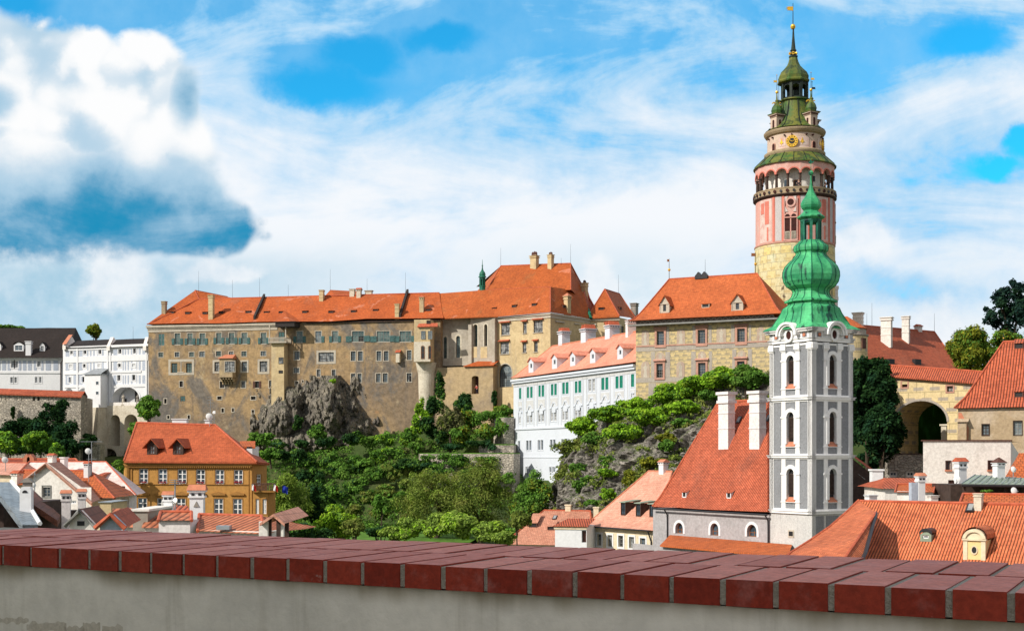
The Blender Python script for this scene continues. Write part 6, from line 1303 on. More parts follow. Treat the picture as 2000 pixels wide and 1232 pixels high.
# nave
NP = CM @ Vector((-hs, hs, 0)); NQ = CM @ Vector((-hs, hs + 17.4, 0))
NF = Fac(0, 1, 1, 1); NF.a = NQ; NF.b = NP; NF.ini(chu)
for x, y0, y1, w_ in ((1327, 1019.5, 1042, 15), (1396, 1020.5, 1046, 16), (1469, 1023, 1048.5, 19)):
    NF.window(x - w_ / 2, y0, x + w_ / 2, y1, cols=2, rows=3, arch=1, frame_='frame_brown', pane='glass', trim='white', tw=.28, tp=.06, depth=.35)
zn = NF.at(1490, 1003)[1]; NF.wall('nave_wall', 'nave', -18, zn, depth=.45, back=13.5)
RN = Roof(NF, (1274, 989), (1499, 1000), (1403, 787), (1499, 778), 7.0, .45, 't_nave', [(0, 0), (.12, .09), (1, 1)], chu, 'nave_roof'); RN.ridge(r=.13, hips=(1, 0))
mb = NF.mb(); mb.tube([(RN.u[0], -.52, zn - .02), (RN.u[1], -.52, zn - .05)], .09, 6); u_ = RN.u[1] - .25; mb.tube([(u_, -.5, zn - .1), (u_, -.15, zn - .6), (u_, -.12, zn - 1.2), (u_, -.12, zn - 5)], .07, 6); u_ = NF.at(1305, 1000)[0]; mb.tube([(u_, -.5, zn - .1), (u_, -.15, zn - .6), (u_, -.12, zn - 1.2), (u_, -.12, zn - 5)], .07, 6); mb.build('gutter', 'metal', chu)
RN.chimney(1412.5, 877, 27, 112, .95, 'pink_white', 'band'); RN.chimney(1473, 877, 27, 114, .95, 'pink_white', 'band')
for x, y in ((1337, 970.5), (1424, 972)): RN.vent(x, y, .55, .50, mat='t_nave', side='white', slope=.5)
def skylight(rf, px, py, w_, h, parent):
    q, t = rf.at(px, py); fr = rf.fac.M @ Matrix.Translation(q) @ Matrix.Rotation(math.atan(t), 4, 'X'); mb = MB(fr); mb.box(-w_ / 2, w_ / 2, 0, h, -.05, .10); o = mb.build('skylight', 'metal', parent); mb = MB(fr); mb.box(-w_ / 2 + .08, w_ / 2 - .08, .08, h - .08, .10, .11); mb.build('pane', 'glass_pale', o)
skylight(RN, 1441, 826, .55, .8, RN.obj); skylight(RN, 1497.5, 823, .4, .8, RN.obj)
# low aisle roof along the nave
AF = Fac(0, 1, 1, 1); AF.a = NQ - NF.n * 3.6; AF.b = NP - NF.n * 3.6 + (NP - NQ).normalized() * 6; AF.ini(chu)
a, z0 = AF.at(1289, 1064); b, _ = AF.at(1500, 1066); c_, z1 = NF.at(1309, 1044); d_, _ = NF.at(1497, 1057)
mb = MB(); mb.face([AF.M @ Vector((a, 0, z0)), AF.M @ Vector((AF.W, 0, z0)), NF.M @ Vector((NF.W + 3, -.05, z1)), NF.M @ Vector((c_, -.05, z1))]); mb.face([AF.M @ Vector((a, 0, z0)), NF.M @ Vector((c_, -.05, z1)), NF.M @ Vector((c_, -.05, z0))]); mb.face([AF.M @ Vector((a, 0, z0 - .15)), AF.M @ Vector((AF.W, 0, z0 - .15)), AF.M @ Vector((AF.W, 0, z0)), AF.M @ Vector((a, 0, z0))]); mb.build('aisle_roof', 't_orange', chu)
AF.wall('aisle_wall', 'nave', -18, z0 - .1, .5, AF.W, y=.4)

# ------------------------------------------------------------------ far left: dark-roofed range, arcaded covered bridge, old wall
dr = thing('dark_roofed_range', 'white and pale blue range under a dark shingle roof at far left', 'building', P(60, 770, 272))
DF = Fac(-60, 272, 121, 272, dr); ZL = lambda x, y: (x / 5.868, 560 + y / 5.868); ZM = lambda x, y: (x / 5.868, 740 + y / 5.868)
WT = dict(trim='white', tw=.22, tp=.05, frame_='frame_white', pane='glass')
for x0, y0, x1, y1 in ((125, 850, 160, 925), (172, 850, 205, 925), (425, 850, 465, 915), (-205, 850, -165, 920), (118, 1035, 147, 1100), (165, 1035, 192, 1100), (400, 1032, 427, 1098), (448, 1032, 475, 1098)): win(DF, ZL, x0, y0, x1, y1, **WT)
ze_ = DF.at(60, 698)[1]; DF.wall('wall', 'white', DF.at(60, 800)[1], ze_, depth=.3, back=14)
mb = DF.mb()
for x0, x1 in ((-80, 5), (25, 68), (88, 112), (238, 262) if 0 else (240, 243), (262, 300), (322, 362), (388, 410), (485, 497), (525, 582), (612, 668)): mb.cut(); DF.bx(mb, *ZL(x0, 845), *ZL(x1, 958), .04)
for x0, x1 in ((112, 122), (208, 236), (410, 420), (470, 485)): mb.cut(); DF.bx(mb, *ZL(x0, 845), *ZL(x1, 958), .04)
mb.each('blue_panel', 'greyblue', dr)
mb = DF.mb(); DF.bx(mb, *ZL(-200, 970), *ZL(705, 992), .15); mb.box(-5, DF.W + .1, -.5, .02, ze_ - .4, ze_ - .02); mb.build('cornice', 'white', dr)
RD = Roof(DF, (-70, 698), (132, 698.5), (-70, 641), (148, 639.5), 7.5, .9, 't_black', [(0, 0), (.14, .10), (1, 1)], dr)
RD.dormer(36.5, 685.5, 19, 12, 6, 'white', 't_black', 'frame_white', 'glass', (.12, .12, .88, .92), arched=True); RD.dormer(82.5, 685.5, 10, 11, 6, 'white', 't_black', 'frame_white', 'glass', (.2, .15, .8, .9)); RD.dormer(-3, 684, 10, 11, 6, 'white', 't_black')
RD.chimney(55, 694, 10, 28, .9, 'white', 'cap')
mb = DF.mb(); u_ = DF.W - .2; mb.tube([(u_ + .9, -.8, ze_ - .1), (u_, -.15, ze_ - 1.2), (u_, -.15, ze_ - 9)], .12, 6); mb.build('downpipe', 'wood', dr)

cb = thing('covered_bridge', 'white covered bridge with grey painted panels over tall arches, left of the palace', 'bridge', P(230, 890, 264))
CF = Fac(123, 269, 291, 261, cb)
WC = dict(cols=1, rows=1, frame_='frame_white', pane='dark', fw=.06, trim='white', tw=.18, tp=.06, depth=.3)
for x0, y0, x1, y1 in ((805, 712, 835, 770), (957, 712, 990, 770), (1128, 710, 1162, 768), (1357, 706, 1392, 764), (1525, 704, 1558, 762), (950, 885, 982, 925), (1350, 880, 1385, 920), (780, 1035, 812, 1095), (933, 1030, 967, 1092), (1345, 1012, 1380, 1075), (1513, 1008, 1550, 1070)): win(CF, ZL, x0, y0, x1, y1, **WC)
for x0, y0, x1, y1 in ((795, 890, 828, 930), (1120, 885, 1155, 925), (1515, 882, 1550, 920)): win(CF, ZL, x0, y0, x1, y1, **{**WC, 'pane': 'panel_grey', 'depth': .05})
def hole(x0, y0, x1, y1, ar=1): a, d = CF.at(*ZM(x0, y0)); b, c = CF.at(*ZM(x1, y1)); CF.holes.append((a, c, b, d, ar))
hole(745, 105, 835, 195); hole(885, 105, 1052, 250, .9); hole(1285, 92, 1600, 302, .75)
zt = CF.at(200, 678)[1]; zm = CF.at(200, 792.5)[1]; CF.wall('wall', 'white', zm, zt, depth=2.2, back=None)
mb = CF.mb(); mb.box(0, CF.W, 2.3, 9, zm, zt); mb.build('passage', 'panel_grey', cb)
mb = CF.mb()
a, d = CF.at(*ZM(1465, 120)); b, c = CF.at(*ZM(1600, 300)); mb.face([(a, 2.26, c), (b, 2.26, c), (b, 2.26, d), (a, 2.26, d)]); mb.cut(); a, d = CF.at(*ZM(1330, 220)); b, c = CF.at(*ZM(1372, 300)); mb.face([(a, 2.26, c), (b, 2.26, c), (b, 2.26, d), (a, 2.26, d)]); mb.each('inner_opening', 'dark', cb)
mb = CF.mb()
rows = ((702, 800), (850, 958), (1012, 1122))
for y0, y1 in rows:
    for x0, x1 in ((752, 795), (842, 872), (910, 945), (1000, 1012), (1030, 1048), (1068, 1085), (1110, 1120), (1172, 1188), (1300, 1345), (1405, 1418), (1430, 1445), (1462, 1478), (1500, 1518), (1565, 1572), (1590, 1612), (1632, 1664)):
        if y0 > 1000 and 1050 < x0 < 1260: continue
        mb.cut(); CF.bx(mb, *ZL(x0, y0), *ZL(x1, y1), .03)
mb.each('grey_panel', 'greyblue', cb)
mb = CF.mb()
for x0, y0, x1, y1 in ((740, 688, 1700, 700), (740, 806, 1700, 842), (740, 985, 1060, 1000), (1275, 965, 1620, 980), (740, 1130, 1060, 1150), (1285, 1120, 1690, 1145)): CF.bx(mb, *ZL(x0, y0), *ZL(x1, y1), .14)
for x0 in (882, 1228, 1258, 1672): CF.bx(mb, *ZL(x0, 700), *ZL(x0 + 18, 1320), .22)
mb.build('moulding', 'white', cb)
mb = CF.mb()
for x0, y0, x1, ar in ((885, 105, 1052, .9), (1285, 92, 1600, .75)):
    mb.cut(); a, d = CF.at(*ZM(x0, y0)); b, _ = CF.at(*ZM(x1, y0)); r = (b - a) / 2
    for i in range(14):
        t0, t1 = math.pi * i / 14, math.pi * (i + 1) / 14; f_ = lambda t, k: ((a + b) / 2 + (r + k) * math.cos(t), d - r * ar + (r * ar + k) * math.sin(t))
        mb.prism([f_(t0, .0), f_(t0, .35), f_(t1, .35), f_(t1, .0)], -.10, .02)
mb.each('arch_moulding', 'white', cb)
mb = CF.mb(); a, d = CF.at(*ZL(1060, 1010)); b, c = CF.at(*ZL(1240, 1385)); mb.box(a, b, -2.4, .05, c, d); st = mb.build('stair_turret', 'white', cb)
SF = Fac(123, 269, 291, 261, st); SF.a = CF.a - CF.n * 2.4; SF.b = CF.b - CF.n * 2.4; SF.ini(st)
for y0, y1 in ((1080, 1122), (1195, 1235)): win(SF, ZL, 1098, y0, 1133, y1, hole=False, depth=0, cols=1, rows=1, pane='glass', frame_='frame_white')
mb = CF.mb(); mb.face([(a - .3, -2.7, d), (b + .3, -2.7, d), (b + .2, 0, d + 1.3), (a + .6, 0, d + 1.3)]); mb.box(a - .3, b + .3, -2.7, 0, d - .1, d); mb.build('turret_roof', 'zinc', st)
mb = CF.mb(); a, d = CF.at(*ZM(1262, 303)); b, c = CF.at(*ZM(1640, 332)); mb.box(a, b, -.25, .3, c, d + .6)
mb.build('parapet', 'whitew', cb)
BFc = Fac(123, 268.6, 291, 260.6, cb); BFc.holes = []
for x0, y0, x1, y1, ar in ((1265, 410, 1375, 765, 1), (1425, 405, 1575, 765, .9), (1160, 795, 1335, 990, .75), (1410, 800, 1580, 990, .75)): a, d = BFc.at(*ZM(x0, y0)); b, c = BFc.at(*ZM(x1, y1)); BFc.holes.append((a, c, b, d, ar))
BFc.wall('pier_wall', 'stucco_pale', BFc.at(200, 905)[1] - 4, zm, depth=3.0, x0=2); mb = BFc.mb(); mb.face([(2, 3.0, -8), (BFc.W, 3.0, -8), (BFc.W, 3.0, zm), (2, 3.0, zm)]); mb.build('pier_back', 'castle_grey', cb)
mb = BFc.mb(); a, d = BFc.at(*ZM(1055, 332)); b, c = BFc.at(*ZM(1222, 332)); z_ = BFc.at(200, 900)[1]; mb.face([(a, -2.5, d), (a - 1.2, -3.6, z_), (b + .2, -3.6, z_), (b, -2.5, d)]); mb.face([(b, -2.5, d), (b + .2, -3.6, z_), (b + .2, 0, z_), (b, 0, d)]); mb.face([(a, 0, d), (a - 1.2, 0, z_), (a - 1.2, -3.6, z_), (a, -2.5, d)]); mb.face([(a, -2.5, d), (b, -2.5, d), (b, 0, d), (a, 0, d)]); mb.build('buttress', 'stucco_pale', cb)
R1_ = Roof(CF, (126, 679), (213, 678), (129, 665.5), (214, 663), 4.0, .4, 't_black', None, cb); R2_ = Roof(CF, (213, 678), (291, 678), (213, 662.5), (290, 662), 4.0, .4, 't_black', None, cb)
mb = CF.mb()
for x0, y0, x1, y1, mt in ((122, 677, 140, 659, 0), (208, 679, 222, 661, 0), (279, 679, 290, 661, 0)):
    a, z0 = CF.at(x0, y0, -.6); b, z1 = CF.at(x1, y1, 3.6); mb.face([(a, -.6, z0 - .6), (a + .8, -.6, z0 - .6), (a + .8, -.6, z0 + .3), (a, -.6, z0 + .3)]); mb.face([(a, -.6, z0 + .3), (a + .8, -.6, z0 + .3), (b, 3.6, z1 + .3), (b - .8, 3.6, z1 + .3)]); mb.face([(a + .8, -.6, z0 - .6), (a + .8, 3.6, z0), (b, 3.6, z1 + .3), (a + .8, -.6, z0 + .3)]); mb.face([(a, -.6, z0 + .3), (b - .8, 3.6, z1 + .3), (a, 3.6, z0), (a, -.6, z0 - .6)])
mb.build('fire_wall', 'whitew', cb); a, z0 = CF.at(122, 676, -.9); b, z1 = CF.at(141, 658, 3.9); mb = CF.mb(); mb.prism([(0, 0), (1, 0), (1, .1), (0, .1)], 0, .01) if 0 else mb.face([(a - .1, -.9, z0 + .42), (a + .95, -.9, z0 + .42), (b + .1, 3.9, z1 + .5), (b - .9, 3.9, z1 + .5)]); mb.build('wall_tiles', 'terracotta', cb); rod(cb, P(260, 662, 266), 2.6)

ow = thing('old_wall', 'old rubble wall with loopholes and tiled coping below the dark shingle roof', 'wall', P(80, 880, 250))
OW = Fac(-70, 251, 158, 249, ow); OS = Fac(158, 249, 181, 262, ow)
for x, dk in ((-24, 0), (-15, 0), (4.5, 0), (13, 0), (35, 0), (43.5, 0), (66, 1), (75, 1), (96.5, 0), (105.5, 0), (127, 0), (136, 0)): OW.window(x - 2.4, 773 + x * .02, x + 2.4, 781 + x * .02, cols=1, rows=1, arch=.9, pane='dark' if dk else 'stucco_pale', frame_='stonewall', fw=.04, depth=.4 if dk else .12, name='loophole')
zt = OW.at(80, 771)[1]; OW.wall('wall', 'stonewall', -14, zt, depth=.45, back=3); OS.wall('return_wall', 'stonewall', -14, zt - .3)
mb = OW.mb(); a = OW.at(-70, 763)[1]; b = OW.at(158, 771)[1]; W_ = OW.W
mb.face([(0, 0, zt), (W_, 0, zt), (W_, 0, b), (0, 0, a)]); mb.build('wall_top', 'stonewall', ow); mb = OW.mb()
mb.face([(0, -.5, a - .25), (W_ + .3, -.5, b - .35), (W_ + .3, 1.2, b + .75), (0, 1.2, a + .75)]); mb.face([(0, -.5, a - .5), (W_ + .3, -.5, b - .6), (W_ + .3, -.5, b - .35), (0, -.5, a - .25)]); mb.face([(0, 1.2, a + .75), (W_ + .3, 1.2, b + .75), (W_ + .3, 2.6, b - .3), (0, 2.6, a - .3)]); mb.build('tile_coping', 't_barn', ow)
sw = thing('stair_wall', 'low dark stone hut wall with a railing at the foot of the covered bridge', 'wall', P(170, 905, 243))
QF = Fac(150, 243, 195, 243, sw); QF.holes = []; a, d = QF.at(157, 871); b, c = QF.at(178, 905); QF.holes.append((a, c, b, d, 0)); QF.wall('wall', 'stonewall', -8, QF.at(170, 867)[1], depth=1.5, back=3); mb = QF.mb(); mb.box(a, b, 1.4, 1.5, c, d); mb.build('doorway', 'dark', sw); mb = QF.mb(); mb.tube([(0, -.1, d + .8), (QF.W, -.1, d + .8)], .06, 5); mb.tube([(0, -.1, d + 1.3), (QF.W, -.1, d + 1.3)], .06, 5); mb.build('railing', 'zinc', sw)

# ------------------------------------------------------------------ ochre town house
oh = thing('ochre_house', 'three-storey ochre town house with white windows, orange hipped roof and a corner balcony', 'house', P(380, 1020, 151))
OHF = Fac(247, 152.6, 492, 150, oh); OHS = Fac(492, 150, 521, 158, oh)
ZC = lambda x, y: (220 + x / 5.13, 800 + y / 5.13)
WW = dict(cols=2, rows=3, frame_='frame_white', pane='glass', fw=.10, mw=.09, depth=.12, trim='ochre_trim', tw=.10, tp=.04)
for x in (310, 502, 696, 882, 1073, 1260):
    o_ = win(OHF, ZC, x - 45, 591 + (x - 310) * .011, x + 45, 737 + (x - 310) * .011, **WW); a, z_ = OHF.at(*ZC(x - 36, 738)); b, _ = OHF.at(*ZC(x + 36, 738))
    v = leaf_arrays(np.random.default_rng(int(x)), [((a + (b - a) * (i + .5) / 6, 0, 0), (.16, .14, .16)) for i in range(6)], 90, .13); mm = OHF.M; v = np.array([tuple(mm @ Vector((q[0], q[1] - .15, q[2] + z_ + .12))) for q in v]); leaf_obj('window_flowers', v, 'flower', o_)
PX2 = (300, 492, 685, 870, 1062, 1252)
for x in PX2: win(OHF, ZC, x - 46, 882 + (x - 300) * .008, x + 46, 1042 + (x - 300) * .008, **WW)
zt = OHF.at(380, 905)[1]; OHF.wall('wall', 'ochre', -19, zt, depth=.3, back=None)
OHS.window(501, 926.5, 510, 947, **WW); OHS.wall('side_wall', 'ochre', -19, zt)
mb = OHF.mb(); mb.face([(0, 0, -19), (0, 0, zt), (0, 14, zt), (0, 14, -19)]); mb.build('end_wall', 'ochre', oh)
mb = OHF.mb()
for x in PX2:
    a, z_ = OHF.at(*ZC(x - 72, 855)); b, _ = OHF.at(*ZC(x + 72, 855)); c_ = (a + b) / 2; zz = OHF.at(*ZC(x, 818))[1]
    mb.cut(); mb.prism([(a, z_), (b, z_), (b, z_ + .18), (c_, zz), (a, z_ + .18)], -.22, .02)
mb.each('pediment', 'ochre_trim', oh)
mb = OHF.mb(); OHF.bx(mb, *ZC(190, 740), *ZC(1365, 752), .12); OHF.bx(mb, *ZC(195, 580), *ZC(1365, 586), .06); OHF.bx(mb, *ZC(186, 586), *ZC(196, 1100), .06); OHF.bx(mb, *ZC(1360, 590), *ZC(1370, 1060), .06); mb.box(-.3, OHF.W + .1, -.35, .02, zt - .30, zt); mb.box(-.2, OHF.W, -.2, .02, zt - .52, zt - .303)
for i in range(62): x_ = .1 + i * (OHF.W / 62); mb.box(x_ - .06, x_ + .06, -.32, -.2, zt - .48, zt - .31)
mb.box(-.05, .75, -.10, .02, -19, zt - .55); mb.build('moulding', 'ochre_trim', oh)
mb = OHF.mb(); mb.tube([(.1, .05, -19), (.1, .05, zt - .5)], .42, 12); mb.build('corner_pier', 'ochre', oh)
A = P(242, 900, 151.9); B = P(502, 901.8, 149.3); C_ = P(526, 905, 160); R1 = P(421, 830, 157.3); n_ = (B - A).cross(R1 - A); R0 = hit(267, 825.5, A, n_); D = P(247, 897, 168)
mb = MB(); mb.face([A, B, R1, R0]); mb.face([B, C_, R1]); mb.face([R0, R1, C_, D]); mb.face([A, R0, D]); dn = Vector((0, 0, -.22)); mb.face([A + dn, B + dn, B, A]); mb.face([B + dn, C_ + dn, C_, B]); mb.face([A + dn, D + dn, C_ + dn, B + dn]); orf = mb.build('roof', 't_ochre', oh)
mb = MB(); mb.tube([R0, (R0 + R1) / 2, R1], .16); mb.tube([R1, B], .15); mb.tube([R0, A], .12); mb.tube([B, C_], .08); mb.build('ridge_tiles', 'cap_red', orf)
OP = Plane(A, B, R1, OHF)
for x in (297, 347.8): OP.dormer(x, 887.5, 21, 19, 11, 'wood', 't_ochre', 'woodr', 'glass_pale', (.26, .10, .74, .88), over=.42)
mb = MB(); 
for x0, x1, y0, y1 in ((338, 366, 829, 819), (402, 412, 830, 821)): q0, q1 = P(x0, y0, 159.5), P(x1, y1, 159.5); mb.box(q0.x, q1.x, 159, 160, q0.z - 1, q1.z); mb.box(q0.x - .1, q1.x + .1, 158.9, 160.1, q1.z, q1.z + .1)
mb.build('chimney', 'white', orf)
q0, q1 = P(485, 884, 156), P(496, 872, 156); mb = MB(); mb.box(q0.x, q1.x, 155, 159, q0.z - 1, q1.z); rd_ = mb.build('rear_dormer', 'white', oh); mb = MB(); a0 = P(467, 872, 155); a1 = P(498.5, 872, 155); a2 = P(498.5, 861, 158); a3 = P(469, 861, 158); mb.face([a0, a1, a2, a3]); mb.face([a0 + dn, a1 + dn, a1, a0]); mb.build('dormer_roof', 't_orange', rd_)
BYF = Fac(494, 147.6, 523, 147.4, oh); BYS = Fac(523, 147.4, 533.5, 151, oh)
BYF.window(499.5, 974, 506, 1003, **WW); BYF.window(517, 974, 526.5, 1003, **{**WW, 'hole': False, 'depth': 0}) if 0 else BYS.window(524.5, 973, 530.5, 1001, **WW); BYF.window(513, 974, 520.5, 1003, **WW)
zb_ = BYF.at(510, 961)[1]; BYF.wall('bay_wall', 'ochre', -19, zb_, back=3); BYS.wall('bay_side', 'ochre', -19, zb_)
mb = MB(); q = [P(493.5, 961, 147), P(537, 961, 147), P(538, 961, 151), P(494, 961, 151)]; up_ = Vector((0, 0, .22)); mb.face([x + up_ for x in q]); mb.face(q[::-1])
for i in range(4): mb.face([q[i], q[(i + 1) % 4], q[(i + 1) % 4] + up_, q[i] + up_])
bal = mb.build('balcony_slab', 'ochre_trim', oh); mb = MB(); t1 = Vector((0, 0, 1.0))
for a, b, n in ((q[0], q[1], 14), (q[1], q[2], 6)):
    mb.tube([a + t1, b + t1], .05, 5); mb.tube([a + up_ * 1.4, b + up_ * 1.4], .03, 4)
    for i in range(n + 1): p_ = a.lerp(b, i / n); mb.box(p_.x - .04, p_.x + .04, p_.y - .04, p_.y + .04, p_.z + .2, p_.z + 1)
mb.build('balcony_railing', 'woodr', bal)
def flag(px, py, h, d, ang, mats, label, w_=.5):
    p_ = P(px, py, d); o = thing('flag', label, 'flag', p_); mb = MB(); tip = p_ + Vector((math.sin(ang) * h * 1.3, -.4, math.cos(ang) * h * 1.3)); mb.tube([p_, tip], .025, 5); mb.build('pole', 'wood', o)
    for i, m_ in enumerate(mats):
        mb = MB(); n = len(mats); f_ = lambda a, b: tip.lerp(p_, .05 + .1 * b) + Vector(((a - .1) * w_, .12 * math.sin(a * 7 + b * 3), -b * h * .95 - .25 * a))
        for j in range(6): mb.face([f_((i + j / 6) / n, 0), f_((i + (j + 1) / 6) / n, 0), f_((i + (j + 1) / 6) / n, 1), f_((i + j / 6) / n, 1)])
        mb.build('cloth', m_, o)
flag(541, 957, .8, 148, .9, ['blue_cloth'], 'blue flag hanging beyond the balcony corner of the ochre house', .65)
flag(530, 957, .65, 146.8, .5, ['white_cloth', 'red_cloth'], 'white and red flag on the right end of the balcony', .5); flag(498, 957, .65, 146.8, -.35, ['white_cloth', 'red_cloth'], 'white and red flag on the left end of the balcony', .5)
for x in (165, 1385): 
    p_ = P(220 + x / 5.13, 961.5, 150.5 if x > 999 else 151.5); mb = MB(frame(p_, OHF.b - OHF.a)); mb.arc(0, 0, .14, .24, -.3, -.15, 0, 360, 12); mb.build('wall_ring', 'ochre_trim', oh)

# ------------------------------------------------------------------ small houses behind the wall, left
def simple(name, label, cat, pxl, dl, pxr, dr_, zbpx, wallmat): 
    o = thing(name, label, cat, P((pxl + pxr) / 2, zbpx, (dl + dr_) / 2)); return o, Fac(pxl, dl, pxr, dr_, o)
o, f_ = simple('house', 'house with a long dark red roof just below the ivy at the left', 'house', -30, 138, 165, 136, 960, 0)
f_.wall('wall', 'cream', -20, f_.at(60, 925)[1], back=1.5); rf = Roof(f_, (-34, 926), (170, 926), (-30, 897), (148, 896), 5, .4, 't_darkred', None, o, shear=-0.40); rf.ridge()
mb = MB(); 
for x in (54, 62): q = P(x, 897, 139); mb.M = frame(q, (1, 0)); mb.prism([(-.38, -.3), (.38, -.3), (.38, .15), (0, .6), (-.38, .15)], -.4, .5)
mb.M = I4; mb.build('roof_vent', 'terracotta', rf.obj)
o, f_ = simple('house', 'house with a broad pink roof, sun sheen in its colour, behind the white gable', 'house', 35, 119, 252, 117, 1000, 0)
f_.window(236, 949, 242, 960, frame_='wood', pane='glass'); f_.wall('wall', 'pink_white', -20, f_.at(150, 966)[1], back=1.5); rf = Roof(f_, (14, 968), (266, 964), (57, 901.5), (207, 901), 6.5, .4, 't_pinkw', None, o, depth=7.6, shear=-0.38); rf.ridge(r=.08)
rf.chimney(97.5, 909, 10, 20, .8, 'whitew', 'tiled'); rf.chimney(121.5, 930, 8.5, 35, .7, 'pink_white', 'plain'); rf.vent(195, 937, .5, .4, mat='t_barn', side='terracotta')
big_pink = rf
o, f_ = simple('house', 'house at the left edge with a pale pink tiled roof ending in a dark verge', 'house', -60, 113, 33, 112, 1000, 0)
f_.wall('wall', 'cream', -20, f_.at(10, 927)[1], back=1.5); rf = Roof(f_, (-70, 930), (32, 926), (-40, 906), (54, 902.5), 5.5, .3, 't_pale', None, o, shear=-0.41); rf.ridge(r=.1)
o, f_ = simple('house', 'house with orange hipped roof and single white chimney right of the white gable', 'house', 112, 108, 219, 107, 1000, 0)
f_.wall('wall', 'cream', -20, f_.at(180, 975)[1], back=1.5); rf = Roof(f_, (104, 974), (224, 971.5), (112, 919), (175, 919), 5.2, .35, 't_orange', None, o, shear=-0.34); rf.ridge(r=.12); rf.chimney(167.5, 933, 9, 28, .6, 'white', 'tiled')
orange_roof = rf
o, f_ = simple('house', 'low house showing a small orange roof and tile-capped chimney left of the white gable', 'house', 30, 106, 84, 105, 990, 0)
f_.wall('wall', 'cream', -20, f_.at(60, 946)[1], back=1.5); rf = Roof(f_, (22, 947), (90, 947), (46, 918), (80, 918), 4, .3, 't_orange', None, o, shear=-0.38); rf.ridge(r=.1); rf.chimney(27.5, 946, 14, 22, .7, 'whitew', 'tiled')
# white gable house
wg = thing('gable_house', 'white gabled house with one dark four-pane attic window and pink verge boards', 'house', P(105, 1010, 100)); gf = Fac(46, 100.5, 182, 99.5, wg)
gf.window(83, 948.5, 98.7, 970.5, cols=2, rows=3, frame_='frame_grey', pane='glass', fw=.10, depth=.15, trim='frame_grey', tw=.06)
gf.window(99, 977, 117, 983.5, cols=4, rows=1, frame_='white', pane='glass_grey', depth=.1); gf.window(137, 977, 149, 983.5, cols=3, rows=1, frame_='white', pane='glass_grey', depth=.1)
L0 = gf.at(50, 937); AP = gf.at(93, 903.5); Rr = gf.at(183, 981); zg = gf.at(90, 977 - 32)[1]
gf.wall('wall', 'cream' if 0 else 'whitew', -20, L0[1] - .55, x0=L0[0], x1=Rr[0] - .2, depth=.25)
mb = gf.mb(); zc = L0[1] - .55; mb.face([(L0[0], 0, zc), (Rr[0] - 1.0, 0, zc), (AP[0], 0, AP[1]), (L0[0], 0, L0[1])]); mb.build('gable', 'whitew', wg)
mb = gf.mb(); 
for (xa, za), (xb, zb2) in ((L0, AP), (AP, Rr)): mb.face([(xa, -.25, za), (xb, -.25, zb2), (xb - 3.9, 9, zb2), (xa - 3.9, 9, za)]); mb.face([(xa, -.25, za - .28), (xb, -.25, zb2 - .28), (xb, -.25, zb2), (xa, -.25, za)])
mb.build('roof', 't_pale2', wg)
mb = gf.mb(); mb.tube([(L0[0], -.28, L0[1] - .05), (AP[0], -.28, AP[1] - .05), (Rr[0], -.28, Rr[1] - .05)], .10, 5); mb.build('verge', 'pinkstone', wg)
# slate roof with the rounded white chimney
sl = thing('slate_house', 'house with a grey slate roof running down to the wall at the bottom left corner', 'house', P(20, 1030, 66))
qa = [P(-60, 941, 75), P(18.6, 941, 75), P(38, 963, 70.5), P(74, 1024, 60.5), P(44, 1024, 60), P(-2, 963, 69.2), P(-60, 890 + 73, 69)]
mb = MB(); mb.face(qa); dn2 = Vector((0, 0, -.35))
for i in range(len(qa)): a, b = qa[i], qa[(i + 1) % len(qa)]; mb.face([a + dn2, b + dn2, b, a])
sr = mb.build('roof', 't_slate', sl); mb = MB(); mb.box(-34, -27.8, 70, 80, -20, -2.7); mb.box(-31, -24.3, 62, 69.5, -20, -4.2); mb.build('wall', 'wood', sl)
mb = MB(); mb.tube([qa[1] + Vector((.1, 0, .05)), qa[2] + Vector((.1, 0, .05)), qa[3] + Vector((.1, 0, .05))], .11, 5); mb.build('verge', 'white', sr)
q = P(49.5, 1003, 64); k_ = 64 / F; mb = MB(frame(q, (1, .15))); w_ = 10.8 * k_; h = 52 * k_; mb.prism([(-w_, -.6), (w_, -.6), (w_, h - .15), (w_ * .8, h), (-w_ * .7, h), (-w_, h - .15)], 0, .55); ck_ = mb.build('chimney', 'white', sr); mb = MB(frame(q, (1, .15))); mb.arc(-.02, h - .28, 0, .13, -.02, .1, 0, 180, 8); mb.build('smoke_hole', 'dark', ck_)
q = P(52, 948, 72); mb = MB(frame(q, (1, .15))); mb.box(-.22, .22, 0, .5, -.8, .18); mb.prism([(-.34, .18), (.34, .18), (.1, .42), (-.1, .42)], -.1, .6); mb.build('chimney', 'castle_grey', sr)
bh = thing('brown_roof_house', 'house with a dark brown tiled roof falling to the right beside the slate roof', 'house', P(90, 1020, 74)); mb = MB()
qb = [P(62, 953, 82), P(118, 1006, 76), P(112, 1016, 69), P(58, 980, 72)]; mb.face(qb); mb.face([q + dn2 for q in qb][::-1]); mb.face([qb[3] + dn2, qb[2] + dn2, qb[2], qb[3]]); mb.face([qb[2] + dn2, qb[1] + dn2, qb[1], qb[2]]); mb.build('roof', 't_brown', bh); mb = MB(); mb.box(-31, -27.4, 72.4, 81, -20, -3.4); mb.build('wall', 'wood', bh)
